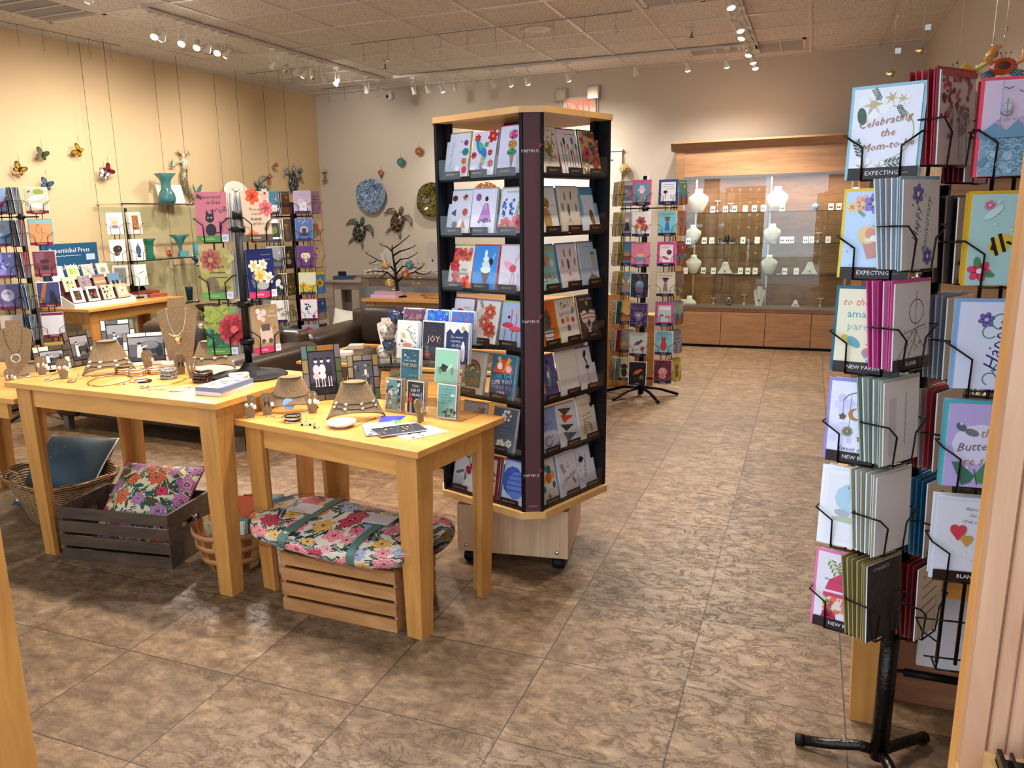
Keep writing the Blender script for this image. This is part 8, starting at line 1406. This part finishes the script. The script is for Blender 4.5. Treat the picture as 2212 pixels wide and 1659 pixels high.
t = thing('wicker_basket', 'dark wicker basket with white tissue behind the right rack', 'basket', (.64, 3.66, .55)); m = MB(); m.lathe([(.10, 0), (.15, .10), (.17, .2), (.16, .2), (.09, .02)], 22); m.obj('body', 'dark_wicker', t)
m = MB(); R = random.Random(11)
for i in range(26): a = R.uniform(0, 6.28); m.tube([(0, 0, .12), (.06*cos(a), .06*sin(a), .2), (.12*cos(a), .12*sin(a), .30)], .003, 4)
m.obj('raffia', 'linen_white', t)
# wooden hutch along the right wall
hu = thing('wall_hutch', 'open wooden shelving hutch along the right wall behind the rack', 'shelving', (.50, 3.9, 0)); hd, hl = .42, 3.4
for y in (0, hl/3, 2*hl/3, hl-.03): box1((0, y, 0), (hd, y+.03, 1.55)).obj('upright_panel', 'cabinet_wood', hu)
for z in (.0, .42, .78, 1.14): box1((.01, .03, z), (hd, hl-.03, z+.025)).obj('shelf', 'cabinet_wood_across', hu)
box1((-.03, -.03, 1.55), (hd, hl+.02, 1.60)).obj('top_board', 'cabinet_wood_across', hu); box1((0, .03, 1.43), (.02, hl-.03, 1.55)).obj('valance', 'cabinet_wood_across', hu); box1((hd-.012, .03, .02), (hd, hl-.03, 1.55)).obj('back_board', 'cabinet_wood', hu)
t = thing('glass_lamp', 'glowing orange glass lamp on the wall hutch seen between the rack columns', 'lamp', (.62, 4.05, 1.165)); m = MB(); m.lathe([(.07, 0), (.075, .02), (.055, .09), (.02, .16), (.01, .17)], 10); m.obj('shade', 'lamp_orange', t); m = MB(); m.lathe([(.078, 0), (.078, .008)], 10); m.obj('base', 'bronze_metal', t)
lamp('POINT', (.66, 3.98, 1.33), 2, (1, .45, .15), shadow_soft_size=.05)
for i, (y, z, r, mt, lab) in enumerate(((4.5, 1.165, .07, 'ornament_gold', 'round amber glass vase on the hutch'), (4.75, 1.165, .06, 'swirl_brown', 'small brown glass vase on the hutch'), (5.4, 1.165, .08, 'teal_glass', 'teal glass vase on the hutch'), (4.3, .805, .09, 'swirl_brown', 'wide brown bowl on the middle hutch shelf'), (5.0, .805, .08, 'white_gloss', 'white ceramic jar on the middle hutch shelf'))):
    vase(Vector((.68, y, z)), [(r*.6, 0), (r, r*.7), (r*.8, r*1.5), (r*.35, r*2), (r*.5, r*2.3)], mt, lab)
# hanging crab and fish sun catchers
CRp = Vector((.405, 2.36, 1.76)); t = thing('crab_suncatcher', 'orange glass crab suncatcher with blue bead legs hanging top right', 'suncatcher', TR(CRp.x-.012, CRp.y, CRp.z+.012, rad(4)) @ Matrix.Scale(.66, 4))
mat('amber_glass', '#a83c14', .15, 0, Coat_Weight=1.0); mat('amber_light', '#c8762c', .2, 0, Coat_Weight=1.0); mat('bead_teal', '#2a5a6c', .15, 0, Coat_Weight=1.0); mat('yellow_glass', '#a89030', .2, 0, Coat_Weight=1.0)
m = MB(); m.ball((0, 0, 0), (.046, .009, .030), 20, 8); m.obj('shell', 'amber_glass', t); m = MB(); m.ball((0, -.007, .002), (.022, .004, .014), 12, 6); m.obj('shell_spot', 'maroon', t)
for s, P in ((-1, [(-.035, .012), (-.058, .03), (-.04, .055), (-.012, .07)]), (1, [(.036, .012), (.058, .018), (.066, .04), (.056, .062)])):
    m = MB(); m.tube([(x, 0, z) for x, z in P], [.009, .009, .013, .004], 8); m.tube([(P[2][0], 0, P[2][1]), (P[2][0]+.014*s*-1, 0, P[2][1]+.02)], [.008, .003], 8); m.obj('claw', 'amber_light', t)
for s in (-1, 1):
    for k in range(4): m = MB(); a = rad(-20-18*k); m.tube([(s*(.040-.006*k), -.002, -.012-.005*k), (s*(.04+.036*cos(a)), -.002, -.014+.036*sin(a))], .0042, 7); m.obj('bead_leg', 'bead_teal', t)
for x in (-.008, .002, .012): m = MB(); m.tube([(x, 0, .028), (x*1.6, 0, .044)], .0008, 4); m.ball((x*1.6, 0, .046), .0028, 6, 4); m.obj('eye_stalk', 'navy', t)
m = MB(); m.tube([(-.006, 0, .03), (-.006, 0, .23), (-.004, 0, 1.85)], .0009, 4); m.ball((-.006, 0, .10), (.004, .004, .007), 6, 4); m.ball((-.002, 0, .125), (.006, .001, .009), 6, 4); m.obj('wire', 'silver', t)
t = thing('fish_suncatcher', 'yellow and orange glass fish suncatcher left of the crab', 'suncatcher', TR(.335, 2.40, 1.768, rad(4)) @ Matrix.Scale(.8, 4))
m = MB(); m.prism([(.03, -.004), (-.02, .032), (-.045, .0), (-.034, -.03)], -.004, .004); m.obj('body', 'yellow_glass', t, bevel=.003); m = MB(); m.prism([(.018, -.003), (-.016, .022), (-.034, .0), (-.026, -.02)], -.006, -.004); m.obj('panel', 'amber_light', t)
m = MB(); m.tube([(.01, 0, .01), (.045, 0, .03), (.05, 0, .055)], [.008, .008, .012], 8); m.obj('tail', 'yellow_glass', t); m = MB(); m.ball((.052, -.002, .05), (.014, .004, .014)); m.obj('head', 'amber_glass', t)
for k in range(7): m = MB(); a = rad(110+k*20); m.ball((-.03+.035*cos(a), 0, .035*sin(a)), (.003, .003, .005), 6, 4); m.obj('edge_bead', 'bead_teal' if k % 2 else 'navy', t)
m = MB(); m.tube([(.045, 0, .06), (.047, 0, .10), (.05, 0, 1.53)], .0009, 4); m.ball((.047, 0, .075), (.004, .004, .006), 6, 4); m.obj('wire', 'silver', t)
for i, (x, y, z) in enumerate(((.17, 2.55, 1.80), (.24, 2.6, 1.86), (.31, 2.45, 1.72))):
    t = thing('bead_suncatcher', ['small gold charm hanging behind the white wreath card', 'tiny price tagged charm hanging above the red floral card', 'small golden frog charm hanging between the red cards'][i], 'suncatcher', (x, y, z)); m = MB(); m.tube([(0, 0, 0), (0, 0, CEIL-z)], .0007, 4); m.obj('wire', 'silver', t); m = MB(); m.ball((0, 0, 0), (.014, .005, .008)); m.obj('charm', 'gold', t)
    m = MB(); m.color('#d8d8d8'); m.box((.004, -.0005, .05), (.018, .0005, .064)); m.obj('price_tag', 'print', t)
# extra thin hanging lines by the right track
t = thing('hanging_line_cluster', 'cluster of thin clear lines hanging from the ceiling above the right rack', 'hanging lines', (0, 0, 0)); R = random.Random(8)
for i in range(12): x, y, L = R.uniform(.05, .55), R.uniform(3.6, 4.8), R.uniform(.35, .75); m = MB(); m.tube([(x, y, CEIL), (x, y, CEIL-L)], .0007, 4); m.ball((x, y, CEIL-L), (.003, .003, .006), 6, 4); m.obj('line', 'silver', t)
